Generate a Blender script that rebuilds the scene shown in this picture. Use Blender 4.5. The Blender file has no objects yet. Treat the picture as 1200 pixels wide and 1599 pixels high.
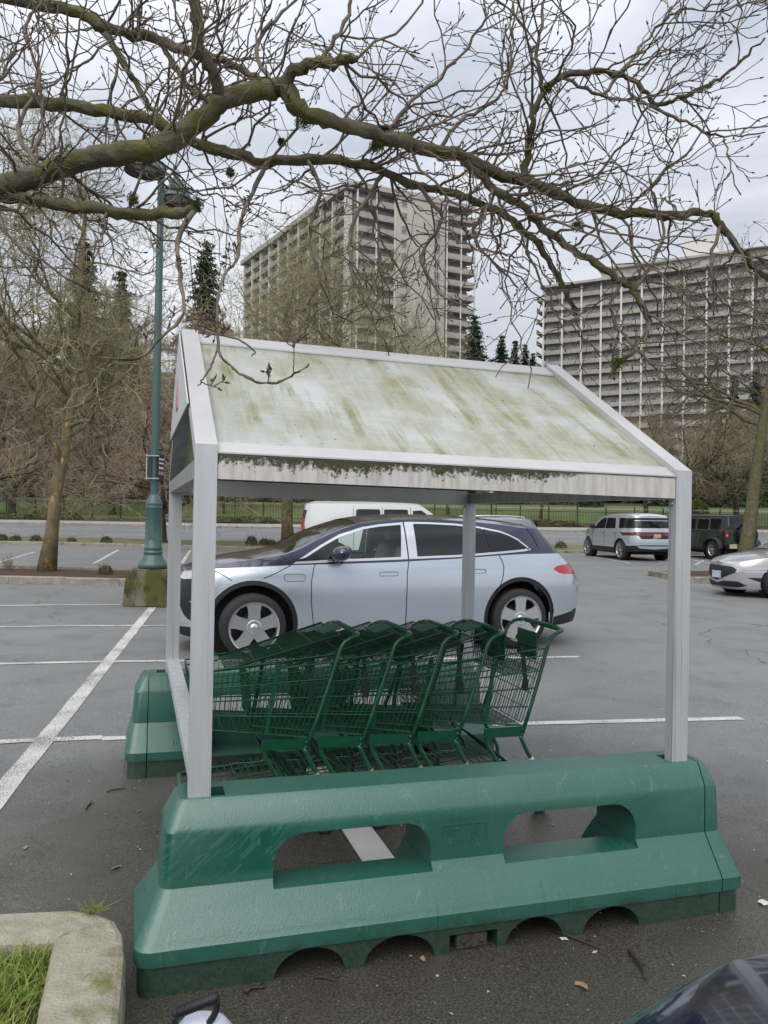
import bpy, bmesh, math, random
import numpy as np
from mathutils import Vector, Matrix
from mathutils.geometry import delaunay_2d_cdt

SC = bpy.context.scene
COL = SC.collection
random.seed(7)
RNG = np.random.default_rng(11)
R = math.radians

# ------------------------------------------------------------------ camera
F_PX, PITCH, ROLL, EYE = 1232.5, 0.0027, 0.0114, 1.65
cam_d = bpy.data.cameras.new('camera')
cam = bpy.data.objects.new('camera', cam_d)
COL.objects.link(cam)
cam_d.sensor_fit = 'VERTICAL'
cam_d.sensor_height = 24.0
cam_d.lens = 24.0 * F_PX / 1599.0
cam_d.clip_start = 0.05
cam_d.clip_end = 3000
cam.matrix_world = Matrix.Translation((0, 0, EYE)) @ Matrix.Rotation(math.pi / 2 + PITCH, 4, 'X') @ Matrix.Rotation(ROLL, 4, 'Z')
SC.camera = cam

# ------------------------------------------------------------------ sky, sun, exposure
SUN_EL, SUN_AZ = R(46), R(196)      # soft sun behind high cloud
w = bpy.data.worlds.new('World')
SC.world = w
w.use_nodes = True
wn, wl = w.node_tree.nodes, w.node_tree.links
wn.clear()
w_out = wn.new('ShaderNodeOutputWorld')
w_bg = wn.new('ShaderNodeBackground')
w_sky = wn.new('ShaderNodeTexSky')
w_sky.sky_type = 'NISHITA'
w_sky.sun_disc = False
w_sky.sun_elevation = SUN_EL
w_sky.sun_rotation = SUN_AZ
w_sky.air_density = 1.0
w_sky.dust_density = 2.0
w_scale = wn.new('ShaderNodeVectorMath'); w_scale.operation = 'SCALE'; w_scale.inputs['Scale'].default_value = 0.10
w_tc = wn.new('ShaderNodeTexCoord')
w_map = wn.new('ShaderNodeMapping'); w_map.inputs['Scale'].default_value = (1.0, 1.0, 2.6)
w_noise = wn.new('ShaderNodeTexNoise'); w_noise.inputs['Scale'].default_value = 1.9; w_noise.inputs['Detail'].default_value = 7; w_noise.inputs['Roughness'].default_value = 0.52
w_noise.inputs['Distortion'].default_value = 0.5
w_ramp = wn.new('ShaderNodeValToRGB')
w_ramp.color_ramp.elements[0].position = 0.38; w_ramp.color_ramp.elements[0].color = (0.37, 0.405, 0.465, 1)
w_ramp.color_ramp.elements[1].position = 0.62; w_ramp.color_ramp.elements[1].color = (0.70, 0.715, 0.755, 1)
w_mix = wn.new('ShaderNodeMixRGB'); w_mix.inputs[0].default_value = 0.92
wl.new(w_sky.outputs[0], w_scale.inputs[0])
wl.new(w_tc.outputs['Generated'], w_map.inputs[0])
wl.new(w_map.outputs[0], w_noise.inputs['Vector'])
wl.new(w_noise.outputs['Fac'], w_ramp.inputs[0])
wl.new(w_scale.outputs[0], w_mix.inputs[1])
wl.new(w_ramp.outputs[0], w_mix.inputs[2])
# standard overcast sky: brighter overhead than at the horizon
w_sep = wn.new('ShaderNodeSeparateXYZ'); wl.new(w_tc.outputs['Generated'], w_sep.inputs[0])
w_el = wn.new('ShaderNodeMapRange'); wl.new(w_sep.outputs[2], w_el.inputs['Value'])
for k_, v_ in (('From Min', 0.0), ('From Max', 1.0), ('To Min', 0.72), ('To Max', 1.75)): w_el.inputs[k_].default_value = v_
w_mul = wn.new('ShaderNodeVectorMath'); w_mul.operation = 'SCALE'; wl.new(w_mix.outputs[0], w_mul.inputs[0]); wl.new(w_el.outputs[0], w_mul.inputs['Scale'])
wl.new(w_mul.outputs[0], w_bg.inputs[0])
w_bg.inputs[1].default_value = 1.0
wl.new(w_bg.outputs[0], w_out.inputs[0])

sun_d = bpy.data.lights.new('sun', 'SUN')
sun_d.energy = 1.5
sun_d.angle = R(60)
sun_d.color = (1.0, 0.955, 0.88)
sun = bpy.data.objects.new('sun', sun_d)
COL.objects.link(sun)
# sun_rotation is measured clockwise from +Y
sd = Vector((math.sin(SUN_AZ) * math.cos(SUN_EL), math.cos(SUN_AZ) * math.cos(SUN_EL), math.sin(SUN_EL)))
sun.rotation_euler = sd.to_track_quat('Z', 'Y').to_euler()
sun.location = sd * 50

SC.view_settings.view_transform = 'Standard'
SC.view_settings.look = 'None'
SC.view_settings.gamma = 1.0
SC.view_settings.exposure = 0.42
SC.view_settings.use_curve_mapping = False
SC.cycles.max_bounces = 5
SC.cycles.diffuse_bounces = 2
SC.cycles.glossy_bounces = 3
SC.cycles.transparent_max_bounces = 10
SC.cycles.caustics_reflective = False
SC.cycles.caustics_refractive = False

# ------------------------------------------------------------------ helpers: survey
def ray(px, py):
    u, v = px - 600.0, py - 799.5
    cr, sr = math.cos(ROLL), math.sin(ROLL)
    u, v = u * cr + v * sr, -u * sr + v * cr
    d = (u / F_PX, 1.0, -v / F_PX)
    c, s = math.cos(PITCH), math.sin(PITCH)
    return np.array([d[0], d[1] * c - d[2] * s, d[1] * s + d[2] * c])

def G(px, py, z=0.0):
    d = ray(px, py)
    p = d * ((z - EYE) / d[2])
    return np.array([p[0], p[1], z])

def AT(px, py, dep):
    d = ray(px, py)
    p = d * (dep / d[1])
    return np.array([p[0], p[1], p[2] + EYE])

# ------------------------------------------------------------------ helpers: materials
MATS = {}
def nd(nt, t, **kw):
    n = nt.nodes.new(t)
    for k, v in kw.items():
        if k in n.inputs: n.inputs[k].default_value = v
        else: setattr(n, k, v)
    return n

def col4(c): return (c[0], c[1], c[2], 1.0)

def M(name, col, rough=0.5, metal=0.0, col2=None, vs=4.0, bal=0.5, width=0.25, stretch=(1, 1, 1), bump=0.0, bs=60.0,
      coat=0.0, spec=0.5, rvar=0.0, emit=None, col3=None, v3=1.0, b3=0.55, w3=0.08, detail=6.0, coords='Object', trans=0.0, alpha=1.0, st3=None):
    m = bpy.data.materials.new(name)
    m.use_nodes = True
    nt = m.node_tree
    p = nt.nodes['Principled BSDF']
    p.inputs['Roughness'].default_value = rough
    p.inputs['Metallic'].default_value = metal
    p.inputs['Specular IOR Level'].default_value = spec
    p.inputs['Coat Weight'].default_value = coat
    p.inputs['Coat Roughness'].default_value = 0.04
    p.inputs['Base Color'].default_value = col4(col)
    if trans: p.inputs['Transmission Weight'].default_value = trans
    tc = nd(nt, 'ShaderNodeTexCoord')
    cur = None
    def noise(scale, st, det=detail):
        mp = nd(nt, 'ShaderNodeMapping'); mp.inputs['Scale'].default_value = st
        nt.links.new(tc.outputs[coords], mp.inputs[0])
        n = nd(nt, 'ShaderNodeTexNoise', Scale=scale, Detail=det, Roughness=0.6)
        nt.links.new(mp.outputs[0], n.inputs['Vector'])
        return n
    def ramp(src, a, b):
        r = nd(nt, 'ShaderNodeMapRange'); r.inputs['From Min'].default_value = a; r.inputs['From Max'].default_value = b
        nt.links.new(src, r.inputs['Value'])
        return r.outputs[0]
    if col2 is not None:
        n = noise(vs, stretch)
        f = ramp(n.outputs['Fac'], bal - width / 2, bal + width / 2)
        mx = nd(nt, 'ShaderNodeMixRGB'); mx.inputs[1].default_value = col4(col); mx.inputs[2].default_value = col4(col2)
        nt.links.new(f, mx.inputs[0]); cur = mx.outputs[0]
        if rvar:
            rr = nd(nt, 'ShaderNodeMapRange'); rr.inputs['To Min'].default_value = rough - rvar; rr.inputs['To Max'].default_value = rough + rvar
            nt.links.new(f, rr.inputs['Value']); nt.links.new(rr.outputs[0], p.inputs['Roughness'])
    if col3 is not None:
        n = noise(v3, st3 or (1, 1, 1))
        f = ramp(n.outputs['Fac'], b3 - w3 / 2, b3 + w3 / 2)
        mx = nd(nt, 'ShaderNodeMixRGB'); mx.inputs[1].default_value = col4(col); mx.inputs[2].default_value = col4(col3)
        if cur is not None: nt.links.new(cur, mx.inputs[1])
        nt.links.new(f, mx.inputs[0]); cur = mx.outputs[0]
    if cur is not None: nt.links.new(cur, p.inputs['Base Color'])
    if bump:
        n = noise(bs, (1, 1, 1), 4.0)
        b = nd(nt, 'ShaderNodeBump', Strength=bump, Distance=0.01)
        nt.links.new(n.outputs['Fac'], b.inputs['Height']); nt.links.new(b.outputs[0], p.inputs['Normal'])
    if emit:
        p.inputs['Emission Color'].default_value = col4(emit[0]); p.inputs['Emission Strength'].default_value = emit[1]
    MATS[name] = m
    return m

def mat_glass(name, tint, refl=0.04, body=0.0, bodycol=(0.01, 0.012, 0.012)):
    """thin pane: tinted see-through, mirror-like at grazing angles"""
    m = bpy.data.materials.new(name); m.use_nodes = True
    nt = m.node_tree; nt.nodes.clear()
    out = nd(nt, 'ShaderNodeOutputMaterial')
    tr = nd(nt, 'ShaderNodeBsdfTransparent'); tr.inputs[0].default_value = col4(tint)
    df = nd(nt, 'ShaderNodeBsdfDiffuse'); df.inputs[0].default_value = col4(bodycol)
    gl = nd(nt, 'ShaderNodeBsdfGlossy'); gl.inputs['Roughness'].default_value = 0.02
    mb = nd(nt, 'ShaderNodeMixShader'); mb.inputs[0].default_value = body
    nt.links.new(tr.outputs[0], mb.inputs[1]); nt.links.new(df.outputs[0], mb.inputs[2])
    lw = nd(nt, 'ShaderNodeLayerWeight', Blend=.5)
    pw = nd(nt, 'ShaderNodeMath', operation='POWER'); pw.inputs[1].default_value = 4.5
    nt.links.new(lw.outputs['Facing'], pw.inputs[0])
    ad = nd(nt, 'ShaderNodeMath', operation='ADD'); ad.inputs[1].default_value = refl
    nt.links.new(pw.outputs[0], ad.inputs[0])
    mx = nd(nt, 'ShaderNodeMixShader')
    nt.links.new(ad.outputs[0], mx.inputs[0]); nt.links.new(mb.outputs[0], mx.inputs[1]); nt.links.new(gl.outputs[0], mx.inputs[2])
    nt.links.new(mx.outputs[0], out.inputs[0])
    MATS[name] = m
    return m

# ------------------------------------------------------------------ helpers: meshes and objects
def thing(name, label, cat, loc=(0, 0, 0), rz=0.0, group=None):
    o = bpy.data.objects.new(name, None)
    COL.objects.link(o)
    o.location = [float(q) for q in loc]; o.rotation_euler = (0, 0, rz)
    o.empty_display_size = 0.2
    o['label'] = label; o['category'] = cat
    if group: o['group'] = group
    return o

def tag(o, label=None, cat=None, group=None, kind=None):
    if label: o['label'] = label
    if cat: o['category'] = cat
    if group: o['group'] = group
    if kind: o['kind'] = kind
    return o

def link(name, me, parent=None, loc=None, rz=None):
    o = bpy.data.objects.new(name, me)
    COL.objects.link(o)
    if parent is not None: o.parent = parent
    if loc is not None: o.location = [float(q) for q in loc]
    if rz is not None: o.rotation_euler = (0, 0, rz)
    return o

def copy_tree(o, parent=None):
    c = o.copy(); COL.objects.link(c); c.parent = parent
    for ch in o.children: copy_tree(ch, c)
    return c

def mesh_np(name, V, F, mats, smooth=False, mi=None):
    """V (n,3); F list of index arrays or (k,m) array"""
    me = bpy.data.meshes.new(name)
    V = np.asarray(V, dtype=np.float32)
    F = np.asarray(F, dtype=np.int32)
    k, m = F.shape
    me.vertices.add(len(V)); me.vertices.foreach_set('co', V.ravel())
    me.loops.add(k * m); me.loops.foreach_set('vertex_index', F.ravel())
    me.polygons.add(k)
    me.polygons.foreach_set('loop_start', np.arange(0, k * m, m, dtype=np.int32))
    if smooth: me.polygons.foreach_set('use_smooth', np.ones(k, dtype=bool))
    for x in (mats if isinstance(mats, (list, tuple)) else [mats]): me.materials.append(x)
    if mi is not None: me.polygons.foreach_set('material_index', np.asarray(mi, dtype=np.int32))
    me.update(calc_edges=True)
    return me

class MB:
    def __init__(s): s.v = []; s.f = []; s.sm = []
    def add(s, v, f, smooth=False):
        o = len(s.v); s.v += [tuple(float(c) for c in q) for q in v]; s.f += [tuple(o + i for i in q) for q in f]; s.sm += [smooth] * len(f)
        return s
    def box(s, lo, hi, bev=0.0):
        x0, y0, z0 = lo; x1, y1, z1 = hi
        if bev <= 0:
            return s.add([(x0, y0, z0), (x1, y0, z0), (x1, y1, z0), (x0, y1, z0), (x0, y0, z1), (x1, y0, z1), (x1, y1, z1), (x0, y1, z1)],
                  [(0, 3, 2, 1), (4, 5, 6, 7), (0, 1, 5, 4), (1, 2, 6, 5), (2, 3, 7, 6), (3, 0, 4, 7)])
        bm = bmesh.new(); bmesh.ops.create_cube(bm, size=1.0)
        for q in bm.verts: q.co = Vector(((x0 + x1) / 2 + q.co.x * (x1 - x0), (y0 + y1) / 2 + q.co.y * (y1 - y0), (z0 + z1) / 2 + q.co.z * (z1 - z0)))
        bmesh.ops.bevel(bm, geom=bm.edges[:], offset=bev, segments=2, affect='EDGES', profile=0.6)
        return s.bm(bm)
    def bm(s, bm, smooth=False):
        bm.verts.ensure_lookup_table(); bm.verts.index_update()
        s.add([q.co for q in bm.verts], [[q.index for q in f.verts] for f in bm.faces], smooth); bm.free(); return s
    def bar(s, p, q, wx, wz, up=(0, 0, 1)):
        """rectangular bar from p to q"""
        p, q, up = Vector(p), Vector(q), Vector(up)
        d = (q - p).normalized(); sx = d.cross(up).normalized(); sz = sx.cross(d).normalized()
        V = []
        for c in (p, q):
            for a, b in ((-1, -1), (1, -1), (1, 1), (-1, 1)): V.append(c + sx * (a * wx / 2) + sz * (b * wz / 2))
        return s.add(V, [(3, 2, 1, 0), (4, 5, 6, 7), (0, 1, 5, 4), (1, 2, 6, 5), (2, 3, 7, 6), (3, 0, 4, 7)])
    def tube(s, pts, r, n=8, closed=False, cap=True, smooth=True):
        pts = [Vector(p) for p in pts]; k = len(pts)
        rr = r if isinstance(r, (list, tuple)) else [r] * k
        V = []; F = []
        prev = None
        for i, p in enumerate(pts):
            a = pts[(i - 1) % k] if (closed or i > 0) else p
            b = pts[(i + 1) % k] if (closed or i < k - 1) else p
            d = (b - a)
            d = d.normalized() if d.length > 1e-9 else Vector((0, 0, 1))
            if prev is None:
                u = d.cross(Vector((0, 0, 1)))
                if u.length < 0.1: u = d.cross(Vector((0, 1, 0)))
                u.normalize()
            else:
                u = prev - d * prev.dot(d)
                if u.length < 1e-6: u = d.orthogonal()
                u.normalize()
            prev = u; v = d.cross(u)
            for j in range(n):
                t = 2 * math.pi * j / n
                V.append(p + (u * math.cos(t) + v * math.sin(t)) * rr[i])
        for i in range(k if closed else k - 1):
            for j in range(n):
                a = i * n + j; b = i * n + (j + 1) % n; c = ((i + 1) % k) * n + (j + 1) % n; e = ((i + 1) % k) * n + j
                F.append((a, b, c, e))
        if cap and not closed:
            F.append(tuple(range(n - 1, -1, -1))); F.append(tuple((k - 1) * n + j for j in range(n)))
        return s.add(V, F, smooth)
    def lathe(s, prof, n=24, c=(0, 0, 0), axis='z', smooth=True, a0=0.0):
        """prof: list (r, h)"""
        V = []; F = []; k = len(prof)
        for r, h in prof:
            for j in range(n):
                t = a0 + 2 * math.pi * j / n
                if axis == 'z': q = (r * math.cos(t), r * math.sin(t), h)
                elif axis == 'y': q = (r * math.cos(t), h, r * math.sin(t))
                else: q = (h, r * math.cos(t), r * math.sin(t))
                V.append((q[0] + c[0], q[1] + c[1], q[2] + c[2]))
        for i in range(k - 1):
            for j in range(n):
                F.append((i * n + j, i * n + (j + 1) % n, (i + 1) * n + (j + 1) % n, (i + 1) * n + j))
        return s.add(V, F, smooth)
    def prism(s, poly, d):
        """poly: list of 3D points (planar), extruded by vector d"""
        n = len(poly); d = Vector(d)
        V = [Vector(p) for p in poly] + [Vector(p) + d for p in poly]
        F = [tuple(range(n - 1, -1, -1)), tuple(range(n, 2 * n))]
        for i in range(n): F.append((i, (i + 1) % n, n + (i + 1) % n, n + i))
        return s.add(V, F)
    def xf(s, fn): s.v = [tuple(fn(Vector(q))) for q in s.v]; return s
    def mesh(s, name, mats):
        me = bpy.data.meshes.new(name); me.from_pydata(s.v, [], s.f)
        me.polygons.foreach_set('use_smooth', np.array(s.sm, dtype=bool))
        for x in (mats if isinstance(mats, (list, tuple)) else [mats]): me.materials.append(x)
        bm = bmesh.new(); bm.from_mesh(me); bmesh.ops.recalc_face_normals(bm, faces=bm.faces[:]); bm.to_mesh(me); bm.free()
        me.update(); return me
    def build(s, name, mats, parent=None, loc=None, rz=None): return link(name, s.mesh(name, mats), parent, loc, rz)

def spline(pts, n=8):
    """Catmull-Rom through pts"""
    P = [Vector(p) for p in pts]; out = []
    for i in range(len(P) - 1):
        a = P[i - 1] if i else P[i] * 2 - P[i + 1]; b = P[i]; c = P[i + 1]; d = P[i + 2] if i + 2 < len(P) else P[i + 1] * 2 - P[i]
        for j in range(n):
            t = j / n
            out.append(0.5 * ((2 * b) + (c - a) * t + (2 * a - 5 * b + 4 * c - d) * t * t + (3 * b - a - 3 * c + d) * t ** 3))
    out.append(P[-1]); return out

def hermite(pts):
    """monotone cubic interpolation y(x), xs may run either way"""
    pts = sorted(pts); X = np.array([p[0] for p in pts], float); Y = np.array([p[1] for p in pts], float)
    h = np.diff(X); dl = np.diff(Y) / h
    m = np.zeros(len(X)); m[0] = dl[0]; m[-1] = dl[-1]
    for i in range(1, len(X) - 1):
        if dl[i - 1] * dl[i] > 0:
            w1 = 2 * h[i] + h[i - 1]; w2 = h[i] + 2 * h[i - 1]
            m[i] = (w1 + w2) / (w1 / dl[i - 1] + w2 / dl[i])
    def f(x):
        x = np.clip(x, X[0], X[-1]); i = np.clip(np.searchsorted(X, x) - 1, 0, len(X) - 2)
        t = (x - X[i]) / h[i]
        return Y[i] * (1 + 2 * t) * (1 - t) ** 2 + m[i] * h[i] * t * (1 - t) ** 2 + Y[i + 1] * t * t * (3 - 2 * t) + m[i + 1] * h[i] * t * t * (t - 1)
    return f

# ------------------------------------------------------------------ terrain: the lot dips to the right by the shelter, the far side of the street rises
SH_O = np.array([-0.7072, 2.8793]); SH_YAW = 0.3033; SH_L, SH_W, SH_E, SH_R, SH_B = 2.168, 2.40, 1.90, 2.586, 0.61
AX = np.array([math.cos(SH_YAW), math.sin(SH_YAW)]); AY = np.array([-math.sin(SH_YAW), math.cos(SH_YAW)])
LOT = R(10.5)
_rise = hermite([(-60, 0), (30, 0), (44, 0), (62, 0.49), (65, 0.62), (68, 0.95), (88, 2.7), (110, 4.2), (150, 8), (220, 22), (400, 70), (1500, 70)])
def gz(x, y):
    a = (np.asarray(x) - SH_O[0]) * AX[0] + (np.asarray(y) - SH_O[1]) * AX[1]
    return -0.0195 * 3.0 * np.tanh(a / 3.0) + _rise(np.asarray(y))
def ground_pt(px, py):
    p = G(px, py)
    for _ in range(6): p = G(px, py, float(gz(p[0], p[1])))
    return p
# ================================================================== SETTING
# ---- asphalt of the lot
def nd_col(nt, tc, sc):
    n = nd(nt, 'ShaderNodeTexNoise', Scale=sc, Detail=5.0); nt.links.new(tc.outputs['Object'], n.inputs['Vector']); return n.outputs['Color']
def mat_asphalt():
    m = bpy.data.materials.new('asphalt'); m.use_nodes = True; nt = m.node_tree; L = nt.links
    p = nt.nodes['Principled BSDF']
    tc = nd(nt, 'ShaderNodeTexCoord')
    def noise(s, d=6, r=.6):
        n = nd(nt, 'ShaderNodeTexNoise', Scale=s, Detail=d, Roughness=r); L.new(tc.outputs['Object'], n.inputs['Vector']); return n.outputs['Fac']
    def mr(src, a, b, c=0., d=1.):
        r = nd(nt, 'ShaderNodeMapRange'); 
        for k, v in (('From Min', a), ('From Max', b), ('To Min', c), ('To Max', d)): r.inputs[k].default_value = v
        L.new(src, r.inputs['Value']); return r.outputs[0]
    def mix(f, a, b, t='MIX'):
        x = nd(nt, 'ShaderNodeMixRGB'); x.blend_type = t
        for i, q in ((0, f), (1, a), (2, b)):
            if isinstance(q, (tuple, float)): x.inputs[i].default_value = q if isinstance(q, float) else col4(q)
            else: L.new(q, x.inputs[i])
        return x.outputs[0]
    base = mix(mr(noise(.35, 8), .35, .65), (.155, .156, .158), (.205, .205, .202))
    base = mix(mr(noise(1.7, 8), .5, .75), base, (.130, .130, .131))
    grit = mix(mr(noise(120, 4, .75), .36, .64), (.40, .40, .40), (1.65, 1.65, 1.62))
    base = mix(1.0, base, grit, 'MULTIPLY')
    # dried puddle edges, tyre-polished lanes and a few cracks
    base = mix(mr(noise(.9, 9, .7), .60, .68, 0., .5), base, (.22, .21, .17))
    wv = nd(nt, 'ShaderNodeTexVoronoi', Scale=.42); wv.feature = 'DISTANCE_TO_EDGE'
    wn_ = nd(nt, 'ShaderNodeVectorMath', operation='MULTIPLY_ADD'); L.new(nd_col(nt, tc, 2.2), wn_.inputs[0]); wn_.inputs[1].default_value = (.55, .55, .0); L.new(tc.outputs['Object'], wn_.inputs[2]); L.new(wn_.outputs[0], wv.inputs['Vector'])
    ck = nd(nt, 'ShaderNodeMath', operation='MULTIPLY'); L.new(mr(wv.outputs['Distance'], .0, .006, 1., 0.), ck.inputs[0]); L.new(mr(noise(.25, 3), .50, .56), ck.inputs[1])
    base = mix(ck.outputs[0], base, (.03, .03, .03))
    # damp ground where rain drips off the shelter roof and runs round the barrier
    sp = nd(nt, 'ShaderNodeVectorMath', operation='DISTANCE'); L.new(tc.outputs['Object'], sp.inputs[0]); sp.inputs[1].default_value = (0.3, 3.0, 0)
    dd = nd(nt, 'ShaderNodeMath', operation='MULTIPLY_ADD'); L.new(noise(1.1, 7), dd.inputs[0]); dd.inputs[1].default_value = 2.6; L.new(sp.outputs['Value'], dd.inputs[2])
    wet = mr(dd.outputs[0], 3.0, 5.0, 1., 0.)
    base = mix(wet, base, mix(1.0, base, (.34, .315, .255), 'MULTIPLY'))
    vor = nd(nt, 'ShaderNodeTexVoronoi', Scale=55.0); L.new(tc.outputs['Object'], vor.inputs['Vector'])
    chips = mr(vor.outputs['Distance'], .08, .16, 1., 0.)
    sel = mr(noise(23, 2), .56, .62)
    ch = nd(nt, 'ShaderNodeMath', operation='MULTIPLY'); L.new(chips, ch.inputs[0]); L.new(sel, ch.inputs[1])
    base = mix(ch.outputs[0], base, (.36, .35, .32))
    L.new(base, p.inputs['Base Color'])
    rg = nd(nt, 'ShaderNodeMixRGB'); L.new(wet, rg.inputs[0]); rg.inputs[1].default_value = (.62,) * 3 + (1,); rg.inputs[2].default_value = (.24,) * 3 + (1,)
    L.new(rg.outputs[0], p.inputs['Roughness'])
    b = nd(nt, 'ShaderNodeBump', Strength=.55, Distance=.006); L.new(noise(150, 3), b.inputs['Height']); L.new(b.outputs[0], p.inputs['Normal'])
    return m
ASPHALT = mat_asphalt()
ROADM = M('road_asphalt', (.15, .15, .155), .6, col2=(.19, .19, .195), vs=.3, bump=.15, bs=90)
LAWN = M('lawn', (.075, .115, .022), .8, col2=(.11, .14, .035), vs=1.2, bump=.5, bs=30, col3=(.07, .08, .02), v3=.5, b3=.62)
FORESTFLOOR = M('forest_floor', (.035, .033, .02), .95, col2=(.05, .055, .02), vs=.4)
CONC = M('kerb_concrete', (.33, .31, .27), .85, col2=(.23, .215, .175), vs=5, bump=.4, bs=45, col3=(.12, .12, .05), v3=2.2, b3=.60, w3=.14)
MULCH = M('bark_mulch', (.085, .04, .022), .95, col2=(.045, .022, .013), vs=26, bump=1.0, bs=55)
VERGE = M('mossy_verge', (.13, .15, .035), .9, col2=(.17, .15, .08), vs=1.6, bump=.7, bs=22, col3=(.07, .045, .03), v3=1.1, b3=.58, w3=.1)
WALKM = M('pavement_concrete', (.33, .325, .31), .85, col2=(.27, .265, .25), vs=2)

def sheet(name, xs, ys, m, dz=0.0, kind='structure', warp=None):
    X, Y = np.meshgrid(xs, ys)
    if warp is not None: X, Y = warp(X, Y)
    Z = gz(X, Y) + dz
    V = np.stack([X, Y, Z], -1).reshape(-1, 3)
    nx, ny = len(xs), len(ys)
    i = np.arange(ny - 1)[:, None] * nx + np.arange(nx - 1)[None, :]
    Fc = np.stack([i, i + 1, i + nx + 1, i + nx], -1).reshape(-1, 4)
    o = link(name, mesh_np(name, V, Fc, m, True)); o['kind'] = kind
    return o
def ax_range(a, b, near):  # denser near the shelter
    s = np.concatenate([np.linspace(a, -12, 12), np.linspace(-10, 10, 41), np.linspace(12, b, 12)]); return s
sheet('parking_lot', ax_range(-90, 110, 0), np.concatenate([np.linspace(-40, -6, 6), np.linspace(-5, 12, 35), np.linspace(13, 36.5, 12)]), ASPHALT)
sheet('verge', np.linspace(-90, 110, 60), np.linspace(36.5, 43.6, 8), VERGE, .13)
sheet('street', np.linspace(-200, 250, 30), np.linspace(43.6, 62.0, 12), ROADM, 0)
sheet('pavement', np.linspace(-200, 250, 30), np.linspace(62.2, 65.4, 4), WALKM, .13)
sheet('planting_strip', np.linspace(-200, 250, 90), np.linspace(65.4, 67.6, 4), MULCH, .10)
sheet('lawn', np.linspace(-200, 250, 60), np.linspace(67.6, 90, 14), LAWN, .08)
sheet('hillside', np.linspace(-900, 1000, 50), np.concatenate([np.linspace(90, 220, 20), np.linspace(240, 1500, 10)]), FORESTFLOOR, .05)
# outer ground so nothing stands over emptiness
def rim(name, pts, m):
    mb = MB(); mb.add([(x, y, z) for x, y, z in pts], [(0, 1, 2, 3)]); o = mb.build(name, m); o['kind'] = 'structure'
rim('outer_ground', [(-900, -400, -.35), (1000, -400, -.35), (1000, 95, -.35), (-900, 95, -.35)], ASPHALT)

# ---- kerbs (each stone a piece about 1.2 m long)
def kerb_run(name, pts, wd=.16, ht=.14, piece=1.2, m=None, gap=.008, maxd=45, side=1):
    """kerb along polyline pts (x,y); height above gz; pieces are children of one structure"""
    root = bpy.data.objects.new(name, None); COL.objects.link(root); root['kind'] = 'structure'
    root.location = (float(pts[0][0]), float(pts[0][1]), float(gz(pts[0][0], pts[0][1])))
    k = 0
    for (x0, y0), (x1, y1) in zip(pts[:-1], pts[1:]):
        Ln = math.hypot(x1 - x0, y1 - y0); n = max(1, round(Ln / piece)); ux, uy = (x1 - x0) / Ln, (y1 - y0) / Ln
        for i in range(n):
            a, b = Ln * i / n + gap / 2, Ln * (i + 1) / n - gap / 2
            ax_, ay_ = x0 + ux * a, y0 + uy * a; bx_, by_ = x0 + ux * b, y0 + uy * b
            z0, z1 = float(gz(ax_, ay_)), float(gz(bx_, by_))
            jz = random.uniform(-.004, .004); nx_, ny_ = -uy * side, ux * side
            ch = .018
            prof = [(0, -.06), (0, ht - ch), (ch, ht), (wd, ht), (wd, -.06)]
            V = []
            for (px_, py_, pz_) in ((ax_, ay_, z0), (bx_, by_, z1)):
                for o_, h_ in prof: V.append((px_ + nx_ * o_ - root.location[0], py_ + ny_ * o_ - root.location[1], pz_ + h_ + jz - root.location[2]))
            mb = MB(); mb.add(V, [(4, 3, 2, 1, 0), (5, 6, 7, 8, 9)] + [(i_, i_ + 1, i_ + 6, i_ + 5) for i_ in range(4)])
            mb.build('kerb_stone', m or CONC, root); k += 1
    return root
kerb_run('verge_kerb', [(-40, 36.4), (44, 36.4)], piece=2.4, wd=.2)
kerb_run('street_kerb', [(-55, 43.7), (55, 43.7)], piece=5, wd=-.2)
kerb_run('far_kerb', [(-60, 62.0), (70, 62.0)], piece=5, wd=.25)

# ---- planted islands (mulch inside a kerb)
def island(name, poly, m, h=.09):
    P = [(x, y, float(gz(x, y)) + h) for x, y in poly]
    c = np.mean(np.array(P), 0); mb = MB()
    # grid-ish fan with small mounds
    rings = 7; n = 64
    pts = []
    per = [0]; 
    for i in range(len(P)): per.append(per[-1] + math.dist(P[i], P[(i + 1) % len(P)]))
    for j in range(n):
        s = per[-1] * j / n; i = max(k for k in range(len(P)) if per[k] <= s + 1e-9); t = (s - per[i]) / (per[i + 1] - per[i])
        a, b = np.array(P[i]), np.array(P[(i + 1) % len(P)]); pts.append(a + (b - a) * t)
    V = [c + np.array([0, 0, .07])]
    for r in range(1, rings + 1):
        for q in pts:
            v = c + (q - c) * r / rings; v = v + np.array([0, 0, (.07 * (1 - (r / rings) ** 2)) + random.uniform(-.012, .012)]); V.append(v)
    Fc = [(0, 1 + j, 1 + (j + 1) % n) for j in range(n)]
    for r in range(rings - 1):
        for j in range(n): Fc.append((1 + r * n + j, 1 + (r + 1) * n + j, 1 + (r + 1) * n + (j + 1) % n, 1 + r * n + (j + 1) % n))
    o_ = V[1].copy(); 
    mb.add(V, Fc, True); o = mb.build(name, m); o['kind'] = 'structure'; return o
KL = [ground_pt(-120, 925), ground_pt(262, 917)]
kx = KL[1][0] + .15; ky = KL[1][1]; kxl = -26.0; kyl = ky + (kxl - kx) * math.tan(LOT) * .25
yb = 20.6
kerb_run('island_kerb', [(kxl, kyl), (kx, ky)], wd=.17, ht=.16)
kerb_run('island_kerb', [(kx, ky), (kx - .4, yb)], wd=.17, ht=.16)
kerb_run('island_kerb', [(kx - .4, yb), (kxl, yb)], wd=.17, ht=.16)
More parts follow.
